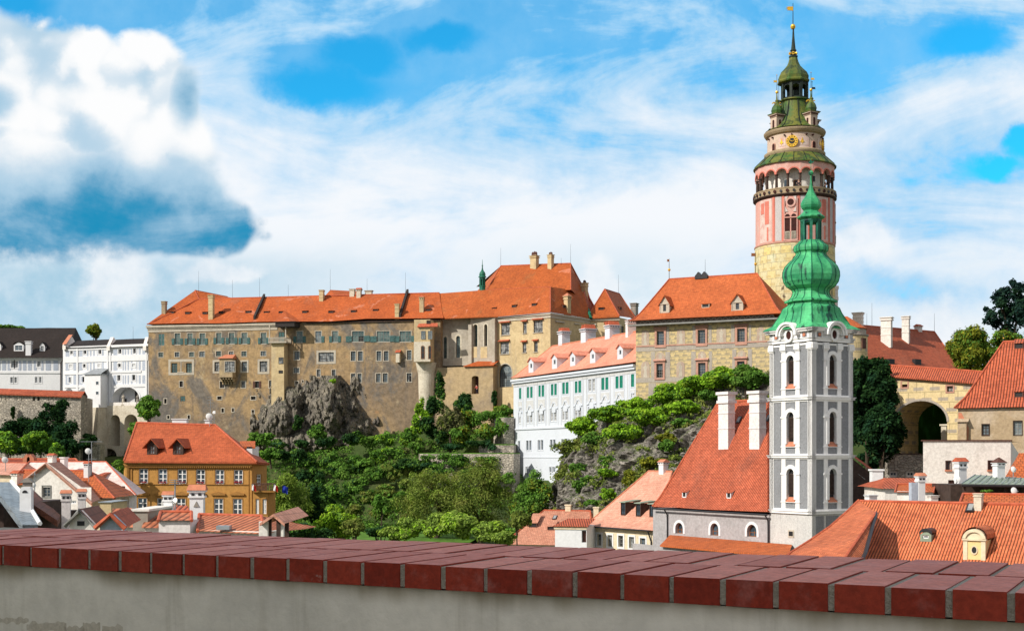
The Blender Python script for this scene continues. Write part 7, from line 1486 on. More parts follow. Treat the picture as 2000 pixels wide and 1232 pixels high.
for nm, x0, x1, y0, y1, d, mt, lab in (('chimney', 118.5, 138.5, 954, 1040, 76, 'pink_white', 'left pinkish chimney with plain orange cap before the white gable'), ('chimney', 150.5, 168, 951, 1030, 80, 'pink_white', 'right pinkish chimney of the pair before the white gable')):
    q0, q1 = P(x0, y1, d), P(x1, y0 + 9, d); w_ = q1.x - q0.x; o = thing(nm, lab, 'chimney', ((q0.x + q1.x) / 2, d, q0.z), 'chimneys before the white gable'); fr = frame(((q0.x + q1.x) / 2, d, q0.z), (1, .25)); chimney(fr, w_ * .8, w_ * .75, q1.z - q0.z, 1, mt, 'tiled', 'terracotta', o, 'stack')
def gablet(name, label, apex, lft, rgt, back, d, wall, roofm, trim, dep=5.0, win_=None):
    o = thing(name, label, 'house', P(apex[0], lft[1] + 20, d)); f2 = Fac(lft[0], d, rgt[0], d, o); l, a, r = f2.at(*lft), f2.at(*apex), f2.at(*rgt); mb = f2.mb()
    mb.prism([(l[0], -20), (r[0], -20), (r[0], r[1]), (a[0], a[1]), (l[0], l[1])], 0, .3); mb.build('wall', wall, o); mb = f2.mb(); Bk = P(back[0], back[1], d + dep); bk = f2.loc(Bk); sh_ = bk.x - a[0]
    for p0, p1, s in ((l, a, 0), (a, r, 1)):
        e = .12; q0 = (p0[0] - (e if not s else 0), p0[1] - (e if not s else 0)); q1 = (p1[0] + (e if s else 0), p1[1] - (e if s else 0))
        mb.face([(q0[0], -.2, q0[1] + .06), (q1[0], -.2, q1[1] + .06), (q1[0] + sh_, dep, q1[1] + bk.z - a[1] + .06), (q0[0] + sh_, dep, q0[1] + bk.z - a[1] + .06)])
    mb.build('roof', roofm, o); mb = f2.mb(); mb.tube([(l[0] - .12, -.22, l[1] - .1), (a[0], -.22, a[1]), (r[0] + .12, -.22, r[1] - .1)], .10, 5); mb.build('verge', trim, o)
    if win_: wm = f2.mb(); (x0, z1), (x1, z0) = f2.at(*win_[:2]), f2.at(*win_[2:]); wm.box(x0, x1, -.03, .1, z0, z1); wm.build('window', 'dark', o)
    return o, f2
gablet('gable_house', 'small gabled house with grey verge boards and brown roof beside the pinkish chimneys', (157.3, 996), (136, 1022), (184, 1024), (191.8, 989), 52, 'whitew', 't_brown', 'frame_grey', 5.5, (151, 1017, 165, 1026))
gablet('gable_house', 'small white gabled house with an orange left slope at the wall, before the ochre house', (219.4, 1004), (195, 1025), (242, 1026), (250, 992), 48, 'greyblue', 't_barn', 'cap_red', 5.5)
o, f_ = simple('house', 'low grey house with small windows squeezed against the left side of the ochre house', 'house', 222, 124, 246, 124, 1000, 0); f_.window(233, 976, 241, 993, frame_='wood', pane='dark'); f_.wall('wall', 'brokenwall', -20, f_.at(230, 965)[1], back=1.5); mb = f_.mb(); a, z_ = f_.at(219, 966, -.6); mb.box(a, f_.W + .2, -.7, 5, z_, z_ + .2); mb.build('roof', 'woodr', o)
o, f_ = simple('house', 'small flat-topped yellow wall block behind the brown gabled house', 'house', 195, 96, 217, 96, 1000, 0); f_.wall('wall', 'castle_yel', -20, f_.at(205, 981)[1], back=4); mb = f_.mb(); mb.box(-.1, f_.W + .1, -.1, 4, f_.at(205, 981)[1], f_.at(205, 979.5)[1]); mb.build('coping', 'zinc', o)
# row of low roofs right along the wall
o, f_ = simple('house', 'low house with a brown and orange pantiled roof left of the grey stained block', 'house', 222, 60, 260, 60, 1020, 0); f_.wall('wall', 'whitew', -20, f_.at(240, 1027)[1], back=1.5); Roof(f_, (215, 1029), (261, 1029), (220, 994), (258, 994), 3, .2, 't_pan2', None, o, shear=-0.30)
o, f_ = simple('outbuilding', 'grey stained block with a flat top at the wall under the ochre house', 'outbuilding', 259.5, 58, 288.5, 58, 1020, 0); f_.wall('wall', 'castle_grey', -20, f_.at(270, 998)[1], back=4); mb = f_.mb(); z_ = f_.at(270, 998)[1]; mb.box(-.08, f_.W + .08, -.08, 4, z_, z_ + .10); mb.build('coping', 'whitew', o)
o, f_ = simple('house', 'low house with an orange pantiled roof between the grey block and the white house', 'house', 283, 57, 312, 57, 1020, 0); f_.wall('wall', 'whitew', -20, f_.at(300, 1029)[1], back=4); Roof(f_, (276, 1031), (316, 1031), (286, 1006), (312, 1006), 2.4, .2, 't_pan2', None, o, shear=-0.27)
o, f_ = simple('house', 'low white house with an orange roof at the wall, white chimney standing behind it', 'house', 310, 55, 371, 55, 1020, 0); f_.wall('wall', 'pink_white', -20, f_.at(340, 1017)[1], back=1.5); rf = Roof(f_, (309, 1018), (374, 1017), (314, 1000), (374, 999), 2.0, .15, 't_pan2', None, o, shear=-0.26); rf.ridge(r=.09)
for x0, x1, y0, y1, d, lab, mt in ((318.5, 337, 957, 1030, 62, 'slim white chimney with orange tile cap before the ochre house, left of two', 'white'), (369.5, 397.5, 948, 1030, 60, 'thick white chimney with orange tile cap and two smoke holes before the ochre house', 'white')):
    q0, q1 = P(x0, y1, d), P(x1, y0 + 9, d); w_ = q1.x - q0.x; o = thing('chimney', lab, 'chimney', ((q0.x + q1.x) / 2, d, q0.z), 'chimneys before the ochre house'); fr = frame(((q0.x + q1.x) / 2, d, q0.z), (1, .05)); chimney(fr, w_ * .94, w_ * .7, q1.z - q0.z, 1, mt, 'tiled', 'terracotta', o, 'stack')
    mb = MB(fr)
    if x0 > 350: mb.prism([(-.13, .98), (.13, .98), (0, 1.24)], -.04, .1); mb.build('triangular_niche', 'castle_grey', o)
    else: mb.box(-w_ * .42, w_ * .62, -.35, -.05, 0, .48 * (q1.z - q0.z)); mb.build('lower_stack', 'greyblue', o)
o, f_ = simple('house', 'house showing a small brown-orange roof between the two white chimneys', 'house', 338, 66, 370, 66, 1020, 0); f_.wall('wall', 'whitew', -20, f_.at(350, 1008)[1], back=4); Roof(f_, (330, 1010), (376, 1010), (340, 986), (366, 986), 2.6, .2, 't_barn', None, o, shear=-0.25)
o, f_ = simple('house', 'long low house with a faded orange pantiled roof below the ochre house', 'house', 388, 55, 512, 53.5, 1020, 0); f_.wall('wall', 'whitew', -20, f_.at(450, 1036)[1], back=1.5); rf = Roof(f_, (386, 1040), (516, 1041), (389, 1005), (511, 1007), 2.6, .2, 't_pan2', None, o, shear=-0.23); rf.ridge(r=.09)
q = P(436, 1029, 54.2); mb = MB(frame(q, (1, 0))); mb.box(-.28, .28, -.1, .4, -.1, .06); mb.build('skylight', 'zinc', rf.obj)
sh = thing('shelter', 'small open timber shelter with pink gable roof right of the long orange roof', 'shelter', P(530, 1040, 50))
S0, S1, S2 = P(507, 1021, 50), P(534, 1003, 50), P(556, 1022, 50); by = Vector((.4, 3.4, .15)); mb = MB(); mb.face([S0, S1, S1 + by, S0 + by]); mb.face([S1, S2, S2 + by, S1 + by]); e = Vector((0, 0, -.12)); mb.face([S0 + e, S1 + e, S1, S0]); mb.face([S1 + e, S2 + e, S2, S1]); mb.face([S0 + e, S0, S0 + by, S0 + by + e]); mb.build('roof', 't_pale', sh)
mb = MB()
for x, wd in ((514, .34), (551, .10)): q = P(x, 1018, 50.3); mb.box(q.x - wd / 2, q.x + wd / 2, q.y, q.y + .25, -20, q.z)
mb.build('post', 'whitew', sh); mb = MB(); q = P(526, 1010, 50.6); mb.box(q.x - .07, q.x + .07, q.y, q.y + .14, -20, q.z); mb.box(q.x, q.x + .5, q.y + 1.5, q.y + 1.6, -20, q.z); mb.build('timber', 'wood', sh)

# ------------------------------------------------------------------ houses below the rocky hill
lo, f_ = simple('house', 'house with a weathered pink tiled roof at the foot of the rocky hill', 'house', 1000, 157, 1150, 154, 1060, 0)
f_.wall('wall', 'cream', -20, f_.at(1060, 1064)[1], back=10); rf = Roof(f_, (982, 1062), (1158, 1066), (1063, 992.5), (1153, 1001), 7, .3, 't_pale2', None, lo); rf.ridge(r=.12)
rf.vent(1041, 1029, 1.0, .5, mat='t_pale2', slope=.55); rf.vent(1076, 1034, .8, .4, mat='t_pale2', slope=.4); skylight(rf, 1082, 1014, .5, .9, rf.obj); rf.chimney(1109, 998, 10.5, 11, .6, 'cream', 'plain'); rf.chimney(1164, 1006, 10, 14, .6, 'cream', 'plain')
ex_, f_ = simple('house', 'low white annexe with a pink tiled strip roof and brown door before the pale house', 'house', 1084, 146, 1146, 145, 1070, 0)
f_.window(1136, 1035.5, 1145, 1059, cols=1, rows=1, pane='woodr', frame_='wood', depth=.4); z_ = f_.at(1110, 1028)[1]; f_.wall('wall', 'white', -20, z_, back=5, depth=.45); mb = f_.mb(); mb.box(-.1, f_.W, -.1, .05, z_ - .3, z_); mb.build('cornice', 'cream', ex_)
mb = f_.mb(); mb.box(-.2, f_.W + .2, -.25, 0, z_, z_ + .08); mb.face([(-.2, -.25, z_ + .08), (f_.W + .2, -.25, z_ + .08), (f_.W + .2, 4, z_ + .75), (.6, 4, z_ + .75)]); mb.build('roof', 't_barn', ex_)
pa, f_ = simple('house', 'cream house with tall pale salmon roof and green topped dormers beside the church', 'house', 1147, 151, 1275, 141.5, 1060, 0)
for i, (x0, x1, y0) in enumerate(((1166.5, 1175, 1042), (1187, 1196, 1044), (1208, 1217.5, 1045), (1229, 1239, 1047.5), (1250.5, 1261, 1050))): f_.window(x0, y0, x1, y0 + 23, cols=2, rows=3, trim='white', tw=.22, tp=.05, frame_='frame_grey', pane='glass_pale' if i != 4 else 'glass', open_=(.1, .9, .9) if i == 2 else None)
zt = f_.at(1275, 1034)[1]; f_.wall('wall', 'cream', -20, zt, back=12); rf = Roof(f_, (1136, 1026), (1277, 1036), (1267, 919), (1313, 921), 8.2, .5, 't_pale', [(0, 0), (.14, .09), (1, 1)], pa); rf.ridge('terracotta', r=.12)
for x, y in ((1217, 1006), (1246.5, 1008), (1273, 1009.5)): rf.dormer(x, y, 8.5, 25, 4, 'wood', 'copper_roof', 'metal', 'glass', (.12, .08, .88, .95), shed=True, cols=2, rows=3, over=.15)
rf.chimney(1291, 926, 13, 24, .8, 'white', 'tiled', 'terracotta')
mb = f_.mb(); z_ = zt - .1; mb.tube([(-.4, -.55, z_), (f_.W + .2, -.55, z_)], .09, 6); mb.tube([(f_.W - .3, -.5, z_), (f_.W - .25, -.2, z_ - .8), (f_.W - .15, -.12, z_ - 1.2), (f_.W - .15, -.12, z_ - 5)], .08, 6); mb.build('gutter', 'metal', pa)

# ------------------------------------------------------------------ right: buildings beyond the church
tt = thing('stair_turret', 'small round stone turret with a low conical orange roof half hidden behind the belfry', 'turret', P(1652, 760, 172)); kx = 172 / F; cx_ = 652 / F * 172; zz = lambda y: (HY - y) * kx
mb = MB(); mb.lathe(cx_, 172, [(41 * kx, zz(780)), (41 * kx, zz(658))], 40, uvr=41 * kx); mb.build('wall', 'sgraf2', tt); mb = MB(); mb.lathe(cx_, 172, [(41.5 * kx, zz(659)), (43.5 * kx, zz(657)), (43.5 * kx, zz(655)), (38.5 * kx, zz(654)), (38.5 * kx, zz(643))], 40); mb.build('upper_wall', 'fresco_grey', tt)
mb = MB(); mb.lathe(cx_, 172, [(40.5 * kx, zz(644)), (40.5 * kx, zz(642.5)), (3 * kx, zz(618))], 40); mb.build('roof', 't_painted', tt); mb = MB(); f2 = frame((cx_ + 27 * kx, 172 - 31 * kx, 0), (.75, .66)); mb.M = f2; mb.box(-.5, .35, -.1, .3, zz(683), zz(663)); mb.build('window', 'woodr', tt)
stb = thing('stable_range', 'long range with a shaded red-brown roof and tall white chimneys right of the belfry', 'building', P(1760, 730, 188)); sf = Fac(1680, 185, 1872, 198, stb); sf.wall('wall', 'sgraf2', 0, sf.at(1760, 722)[1], back=16)
rf = Roof(sf, (1664, 716), (1880, 726), (1672, 634), (1825, 648), 8, .5, 't_stable', None, stb); rf.ridge(r=.12)
rf.chimney(1730, 674, 19, 55, 1.0, 'whitew', 'tall', 'cap_red', rot=-1.15); rf.chimney(1768, 667, 13, 50, .8, 'whitew', 'tall', rot=-1.15); rf.chimney(1674, 638, 17, 28, 1.1, 'whitew', 'tall', rot=-1.15); rf.chimney(1798, 648, 10, 11, .9, 'pink_white', 'tiled')
for x, y, h in ((1703, 637, 3.6), (1825, 648, 3.), (1693, 637, 2.)): u_, z_ = sf.at(x, y, 8); rod(stb, sf.M @ Vector((u_, 8, z_)), h)
for x in (1745, 1797): q, t = rf.at(x, 713); mb = MB(sf.M @ Matrix.Translation(q)); mb.box(-1.1, .3, 0, .6, 0, .9); mb.build('snow_guard', 'metal', rf.obj)
aw = thing('arched_wall', 'yellow sgraffito wall with a great dark archway under a pantiled coping roof at the right', 'wall', P(1800, 890, 150)); af = Fac(1722, 154, 1915, 146, aw)
def h2(x0, y0, x1, y1, ar): a, d = af.at(x0, y0); b, c = af.at(x1, y1); af.holes.append((a, c, b, d, ar))
af.window(1761.5, 744.5, 1772.5, 756, cols=1, rows=1, trim='pinkstone', tw=.16, tp=.05, pane='blackred', frame_='woodr', depth=.3); af.window(1849.5, 754, 1861.5, 764.5, cols=2, rows=1, trim='pinkstone', tw=.16, tp=.05, pane='glass_pale', frame_='woodr', depth=.3)
h2(1748, 784, 1850, 886, .78); zl_ = af.at(1800, 749)[1]; af.wall('wall', 'sgraf2', -20, zl_, depth=6.5)
a0, z0 = af.at(1728, 733); a1, z1 = af.at(1908, 749); mb = af.mb(); mb.face([(0, 0, zl_), (af.W, 0, zl_), (a1, 0, z1 + .05), (0, 0, z0 + .1)]); mb.build('wall_top', 'sgraf2', aw)
b0, y0 = af.at(1733, 712, 2.2); b1, y1 = af.at(1925, 726, 2.2); mb = af.mb(); mb.face([(a0 - .3, -.45, z0), (a1 + .6, -.45, z1), (b1, 2.2, y1), (b0 - .4, 2.2, y0)]); mb.face([(a0 - .3, -.45, z0 - .14), (a1 + .6, -.45, z1 - .14), (a1 + .6, -.45, z1), (a0 - .3, -.45, z0)]); mb.face([(b0 - .4, 2.2, y0), (b1, 2.2, y1), (b1, 5, y1 - 1.6), (b0 - .4, 5, y0 - 1.6)]); rr = mb.build('coping_roof', 't_barn', aw); mb = af.mb(); mb.tube([(b0 - .4, 2.2, y0), (b1, 2.2, y1)], .12); mb.build('ridge_tiles', 'cap_red', rr)
mb = af.mb(); (a, d), (b, c) = af.at(1748, 784), af.at(1850, 886); r = (b - a) / 2; zs_ = d - r * .78
for i in range(20):
    t0, t1 = math.pi * i / 20, math.pi * (i + 1) / 20; e_ = lambda t, k_: ((a + b) / 2 + (r + k_) * math.cos(t), zs_ + (r * .78 + k_) * math.sin(t)); mb.prism([e_(t0, -.02), e_(t0, .24), e_(t1, .24), e_(t1, -.02)], -.08, .1)
mb.build('arch_ring', 'fresco_grey', aw)
mb = af.mb(); ac, bc = af.at(1748, 800)[0] - 1, af.at(1850, 800)[0] + 1; mb.box(ac, bc, 6.52, 22, -20, zl_ - .5, skip='f'); mb.build('passage', 'lf_ivy', aw); mb = af.mb(); u_, z_ = af.at(1822, 862); mb.box(u_ - .3, u_ + .35, 3, 3.6, z_, z_ + 1.9); mb.box(u_ - .45, u_ + .5, 2.9, 3.7, z_ + 1.9, z_ + 2.1); mb.build('inner_pier', 'stucco_pale', aw)  # closed dark chamber added behind the arch to keep light out
lw = thing('low_wall', 'low dark stained wall below the archway beside the white block', 'wall', P(1775, 925, 146)); f_ = Fac(1735, 146, 1812, 146, lw)
for x0, x1 in ((1737, 1754), (1770, 1787)): f_.window(x0, 919.5, x1, 931, frame_='whitew', pane='glass', cols=2, rows=1, fw=.2)
f_.wall('wall', 'stonewall', -20, f_.at(1775, 887)[1], back=2); mb = f_.mb(); z_ = f_.at(1775, 887)[1]; mb.box(0, f_.W, -.1, 2, z_, z_ + .12); mb.build('coping', 'wood', lw)
bn = thing('barn', 'old house with peeling brown walls and a steep red pantiled roof at the right edge', 'house', P(1960, 900, 126)); bf = Fac(1871, 127, 2060, 123, bn)
bf.window(1918, 828.5, 1932, 849.5, cols=2, rows=3, frame_='wood', pane='glass_grey', trim='wood', tw=.06); bf.window(1979.5, 822, 1996, 849, cols=2, rows=4, frame_='frame_grey', pane='glass_grey', trim='wood', tw=.06); bf.window(1990, 887, 2000, 893, cols=1, rows=1, pane='dark')
bf.wall('wall', 'brokenwall', -20, bf.at(1930, 797)[1], depth=.35, back=12); rf = Roof(bf, (1864, 797), (2075, 792), (1960, 667), (2060, 665), 8.0, .4, 't_barn', [(0, 0), (.22, .16), (1, 1)], bn); rf.ridge(r=.14)
rf.vent(1990, 775, .75, .5, mat='t_barn', slope=.45); rf.vent(1990, 668 + 12, .8, .5, mat='t_barn', slope=.45); finial(bf.M @ Vector((rf.u[2], 8.0, rf.zr)), .9, r=.06, ball=.08, parent=bn)
mb = bf.mb(); a, d = bf.at(1872, 824); b, c = bf.at(1889, 862); mb.box(a, b, -.6, .05, c - 3, d); mb.face([(a - .1, -.8, d), (b + .2, -.8, d), (b + .2, 0, d + .35), (a - .1, 0, d + .35)]); mb.build('chimney_breast', 'brokenwall', bn)
mb = bf.mb(); mb.prism([(bf.at(1872, 799)[0], -20), (bf.at(1877, 799)[0], -20), (bf.at(1892, 799)[0], bf.at(1892, 835)[1]), (bf.at(1878, 799)[0], bf.at(1878, 806)[1]), (bf.at(1872, 799)[0], bf.at(1872, 806)[1])], -.02, .02); mb.build('bare_brick', 'terracotta', bn)
wb = thing('white_block', 'plain white flat-topped building with small brown windows at the right', 'building', P(1890, 975, 108)); f_ = Fac(1803, 108.5, 1974, 108, wb); fs = Fac(1974, 108, 1990, 116, wb)
for q in ((1847.5, 900, 1856.5, 917), (1930, 899.5, 1939.5, 917)): f_.window(*q, cols=2, rows=3, frame_='woodr', pane='glass', sill='terracotta', depth=.2, trim='woodr', tw=.05)
f_.window(1852, 937, 1866, 955.5, cols=2, rows=3, frame_='woodr', pane='woodr', depth=.2)
for q in ((1846, 961, 1853, 963.5), (1859, 961, 1866, 963.5)): f_.window(*q, cols=1, rows=1, frame_='woodr', pane='dark')
zt = f_.at(1890, 861)[1]; f_.wall('wall', 'whitew', -20, zt, depth=.3); qd_ = [P(1803, 0, 108.5), P(1974, 0, 108), P(1990, 0, 116), P(1805, 0, 117)]; mb = MB(); at_ = lambda q, z: (q.x, q.y, z); mb.face([at_(q, zt - .005) for q in qd_]); mb.face([at_(qd_[3], -20), at_(qd_[0], -20), at_(qd_[0], zt), at_(qd_[3], zt)]); mb.face([at_(qd_[2], -20), at_(qd_[3], -20), at_(qd_[3], zt), at_(qd_[2], zt - 1.2)]); mb.build('rear_wall', 'whitew', wb); mb = fs.mb(); a, z2 = fs.at(1988, 886); mb.face([(0, 0, -20), (fs.W, 0, -20), (fs.W, 0, z2), (0, 0, zt)]); mb.build('side_wall', 'whitew', wb); mb = f_.mb(); mb.box(-.1, f_.W + .1, -.12, .35, zt, zt + .10); mb.build('coping', 'woodr', wb)
def stack(label, x0, x1, y0, y1, d, mt, style, cm='cap_red', rot=.35, group='chimneys on the roofs at the right', cap=8):
    q0, q1 = P(x0, y1, d), P(x1, y0 + cap, d); w_ = q1.x - q0.x; o = thing('chimney', label, 'chimney', ((q0.x + q1.x) / 2, d, q0.z - .6), group); fr = frame(((q0.x + q1.x) / 2, d, q0.z), (1, rot)); chimney(fr, w_ * .8, w_ * .6, q1.z - q0.z, 1, mt, style, cm, o, 'stack'); return o
stack('tall white chimney with a flat tile cap before the white block', 1869, 1892, 893, 966, 96, 'white', 'tiled', 'cap_red'); stack('white chimney with a dark red peaked cap on the green sheet roof', 1944, 1967, 889, 936, 92, 'white', 'tent', 'woodr', cap=14)
gr = thing('porch_roof', 'shallow grey-green sheet metal roof over a dark open porch at the right edge', 'porch', P(1950, 970, 88)); mb = MB(); g0, g1, g2, g3 = P(1878, 944, 86), P(2060, 946, 85), P(2060, 937, 94), P(1905, 926.5, 93); mb.face([g0, g1, g2, g3]); e = Vector((0, 0, -.12)); mb.face([g0 + e, g1 + e, g1, g0]); mb.face([g3 + e, g0 + e, g0, g3]); mb.face([g3, g2, g2 + e, g3 + e]); mb.face([g0 + e, g3 + e, g2 + e, g1 + e])
rr = mb.build('roof', 'copper_roof', gr); mb = MB()
for i in range(15): t = i / 14; mb.tube([g0.lerp(g1, t) + Vector((0, 0, .03)), g3.lerp(g2, t) + Vector((0, 0, .03))], .03, 4)
mb.build('seam', 'zinc', rr); mb = MB(); mb.tube([g0 + e, g1 + e], .1, 6); mb.build('gutter', 'metal', rr); mb = MB()
for x in (1884, 1925, 1965, 1999): q = P(x, 946, 86.2); mb.box(q.x - .08, q.x + .08, q.y, q.y + .16, -20, q.z)
mb.build('post', 'wood', gr); mb = MB(); mb.box(30.5, 38, 89, 93, -20, P(1900, 946, 89).z); mb.build('back_wall', 'wood', gr)
o, f_ = simple('house', 'house with an orange roof corner behind the green sheet roof at the right edge', 'house', 1975, 99, 2060, 98, 960, 0); f_.wall('wall', 'cream', -20, f_.at(2000, 944)[1], back=8); Roof(f_, (1970, 945), (2070, 945), (1990, 885), (2060, 884), 5, .3, 't_orange', None, o)
o, f_ = simple('house', 'house showing a horizontal strip of orange tiles behind the big front roof', 'house', 1876, 79, 2060, 77, 990, 0); f_.wall('wall', 'whitew', -20, f_.at(1950, 992)[1], back=7); rf = Roof(f_, (1870, 995), (2075, 995), (1881, 966), (2060, 964), 3.6, .3, 't_orange', None, o); rf.ridge(r=.09)
dk = thing('dark_roof_house', 'house with a dark red shaded roof falling to the right from behind the belfry', 'house', P(1720, 985, 112)); d0, d1, d2, d3 = P(1640, 872, 127), P(1640, 868, 143), P(1782, 972, 143), P(1790, 986, 127); mb = MB(); mb.face([d0, d3, d2, d1]); d4, d5 = Vector((27, 127, -5)), Vector((28, 143, -5)); mb.face([d0, d1, d5, d4]); dr_ = mb.build('roof', 't_darkred', dk); mb = MB(); mb.box(28, d3.x - .4, 127.3, 142.5, -20, d3.z - .2); mb.face([(28, 127.2, d3.z - .2), (d3.x - .4, 127.2, d3.z - .2), (d0.x, 127.2, d0.z - .1)]); mb.build('wall', 'wood', dk)
PD = Plane(d0, d3, d2, Fac(1640, 127, 1790, 127, dk)); q, t = PD.at(1715, 938); fr = PD.fac.M @ Matrix.Translation(q); mb = MB(fr); mb.box(-.5, .45, 0, .9, -.5, .85); mb.box(-.6, .55, -.1, 1.0, .85, 1.0); mb.build('chimney', 'white', dr_)
nn = PD.n if PD.n.z > 0 else -PD.n; q = PD.fac.M @ PD.at(1682, 932)[0]; mb = MB(); xx = Vector((1, 0, -nn.x / nn.z)).normalized(); yy = nn.cross(xx); q += nn * .06; mb.face([q - xx * .3 - yy * .35, q + xx * .3 - yy * .35, q + xx * .3 + yy * .35, q - xx * .3 + yy * .35]); mb.build('skylight', 'glass_pale', dr_)
o, f_ = simple('house', 'house with narrow orange roof strip between dark roof and white block', 'house', 1728, 104, 1800, 104, 980, 0); f_.wall('wall', 'whitew', -20, f_.at(1760, 952)[1], back=6); Roof(f_, (1722, 953), (1806, 953), (1726, 933), (1792, 933), 3.4, .3, 't_barn', None, o)
o, f_ = simple('house', 'small house with a sunlit salmon gable roof behind the two close chimneys', 'house', 1752, 92, 1822, 91, 980, 0); f_.wall('wall', 'whitew', -20, f_.at(1790, 959)[1], back=4); rf = Roof(f_, (1748, 960.5), (1823, 961), (1752, 945), (1827, 945), 2.6, .25, 't_orange', None, o); rf.ridge(r=.08)
stack('white chimney with a rounded tile hood, the taller of two standing close together', 1791.5, 1810, 921, 985, 84, 'white', 'tiled', 'terracotta', .3); o = stack('grey tapered chimney without a cap, lower of two standing close together', 1778, 1796, 942, 985, 80, 'greyblue', 'block', None, .2, cap=0); stack('short white chimney stub behind the ridge of the big front roof', 1815, 1836, 967, 985, 78, 'whitew', 'cap', cap=0); stack('low white chimney block at the left end of the front roof ridge', 1694, 1717, 966, 980, 78, 'white', 'cap', cap=0)
stack('slim pale chimney rising right behind the round tower', 1626, 1638, 558, 700, 203, 'whitew', 'cap', None, .2, None, 0)
# big pantiled roof in front
fr_ = thing('pantiled_house', 'big house with broad orange pantiled roof and yellow oval windowed dormer', 'house', P(1850, 1120, 64)); FF = Fac(1668, 68.5, 2060, 63, fr_); FF.wall('wall', 'cream', -20, FF.at(1850, 1128)[1], back=12)
rf = Roof(FF, (1640, 1130), (2080, 1134), (1677, 976.5), (2060, 988), 5.5, .3, 't_pan', None, fr_); rf.ridge(r=.10, hips=(0, 0))
W0, W1 = P(1711, 1001, 69.5), P(1640, 1104, 62); mb = MB(); lw_ = [P(1500, 1120, 64.5), P(1545, 1078, 67.5), P(1583, 1054, 69.5), P(1622, 1027, 71), P(1655, 998, 72.6), P(1677, 976.5, 73.6)]
n = 8; ed_ = []
for i in range(len(lw_) - 1): mb.face([W1.lerp(W0, i / 5), W1.lerp(W0, (i + 1) / 5), lw_[i + 1], lw_[i]][::-1])
mb.build('wing_roof', 't_pan', fr_); mb = MB(); mb.face([W1, W0, P(1690, 1080, 64.6), P(1672, 1118, 62.6)]); mb.build('wing_slope', 't_pan', fr_); mb = MB(); mb.tube([W1, W0], .09, 6); mb.tube(lw_, .08, 6); mb.build('ridge_tiles', 'cap_red', fr_)
mb = MB(); mb.tube([W0, P(1690, 1080, 64.5), P(1672, 1118, 62.5)], .10, 5); mb.build('valley', 'metal', fr_)
rf.chimney(1909, 996, 14, 33, .5, 'stucco_pale', 'cap'); skylight(rf, 1893, 1000, .42, .75, rf.obj)
rf.dormer(1808, 1057, 18, 13, 9, 'copper_roof', 'metal', 'frame_white', 'glass', (.22, .45, .78, .98), arched=True, over=.05, cols=1, rows=1)
q, t = rf.at(1903, 1092); fr = FF.M @ Matrix.Translation(q); x = .50; h = .98; mb = MB(fr); mb.box(-x, x, 0, .2, -.1, h); L = h / t
for s_ in (-1, 1): mb.face([(s_ * x, .2, -.1), (s_ * x, .2, h), (s_ * x, L, h)][::s_])
od_ = mb.build('oval_dormer', 'cream_y', fr_); mb = MB(fr); mb.box(-x - .06, -x + .16, -.04, .1, -.1, h); mb.box(x - .16, x + .06, -.04, .1, -.1, h); mb.box(-x - .1, x + .1, -.1, .2, h, h + .1); mb.arc(0, h + .0, .44, .60, -.12, .2, 12, 168, 14); mb.arc(0, h + .0, 0, .44, -.03, .2, 0, 180, 14); mb.arc(0, h * .5, .17, .24, -.05, .1, 0, 360, 18, .72); mb.build('dormer_trim', 'cream', od_)
mb = MB(fr); mb.arc(0, h * .5, 0, .17, -.02, .1, 0, 360, 16, .72); mb.build('oval_window', 'dark', od_); mb = MB(fr); n = 8; L2 = (h + .5) / t
for i in range(n): A_, B_ = math.pi * i / n, math.pi * (i + 1) / n; mb.face([(.64 * math.cos(A_), .02, h + .09 + .62 * math.sin(A_)), (.64 * math.cos(A_), L2, h + .09 + .62 * math.sin(A_)), (.64 * math.cos(B_), L2, h + .09 + .62 * math.sin(B_)), (.64 * math.cos(B_), .02, h + .09 + .62 * math.sin(B_))])
mb.build('dormer_roof', 't_pan', od_)

# ------------------------------------------------------------------ dishes and aerials
def dish(px, py, r, d, label, yaw=.5, pole=1.5, group='satellite dishes on the roofs'):
    p_ = P(px, py, d); r = r / F * d; o = thing('satellite_dish', label, 'satellite dish', p_ - Vector((0, 0, pole)), group); fr = frame(p_, (math.cos(yaw), math.sin(yaw))) @ Matrix.Rotation(-.25, 4, 'X'); mb = MB(fr)
    for i in range(4):
        r0, r1 = r * i / 4, r * (i + 1) / 4; g_ = lambda q: -.25 * q * q / r + .1 * r
        for j in range(16): a, b = math.pi * j / 8, math.pi * (j + 1) / 8; mb.face([(r0 * math.cos(a), -g_(r0), r0 * math.sin(a)), (r1 * math.cos(a), -g_(r1), r1 * math.sin(a)), (r1 * math.cos(b), -g_(r1), r1 * math.sin(b)), (r0 * math.cos(b), -g_(r0), r0 * math.sin(b))], smooth=True)
    mb.build('reflector', 'dish', o); mb = MB(fr); mb.tube([(0, .1, -r), (0, -r * 1.1, -r * .35)], .02, 5); mb.box(-.05, .05, -r * 1.2, -r * 1.05, -r * .42, -r * .28); mb.build('feed_arm', 'zinc', o); mb = MB(); mb.tube([p_ + Vector((0, .1, 0)), p_ + Vector((0, .12, -pole))], .03, 6); mb.build('mast', 'zinc', o)
dish(172.5, 880.5, 6.2, 107, 'satellite dish on a tall mast before the dark hut wall at the left', .6, 2.6); dish(10, 897.5, 6.5, 112, 'satellite dish at the left edge above the pale pink roof', .7, 1.); dish(66, 947, 4.5, 97, 'small satellite dish beside the left slope of the white gable', .5, 1.); dish(341, 977, 6, 61, 'satellite dish beside the slim chimney before the ochre house', -.5, .6)
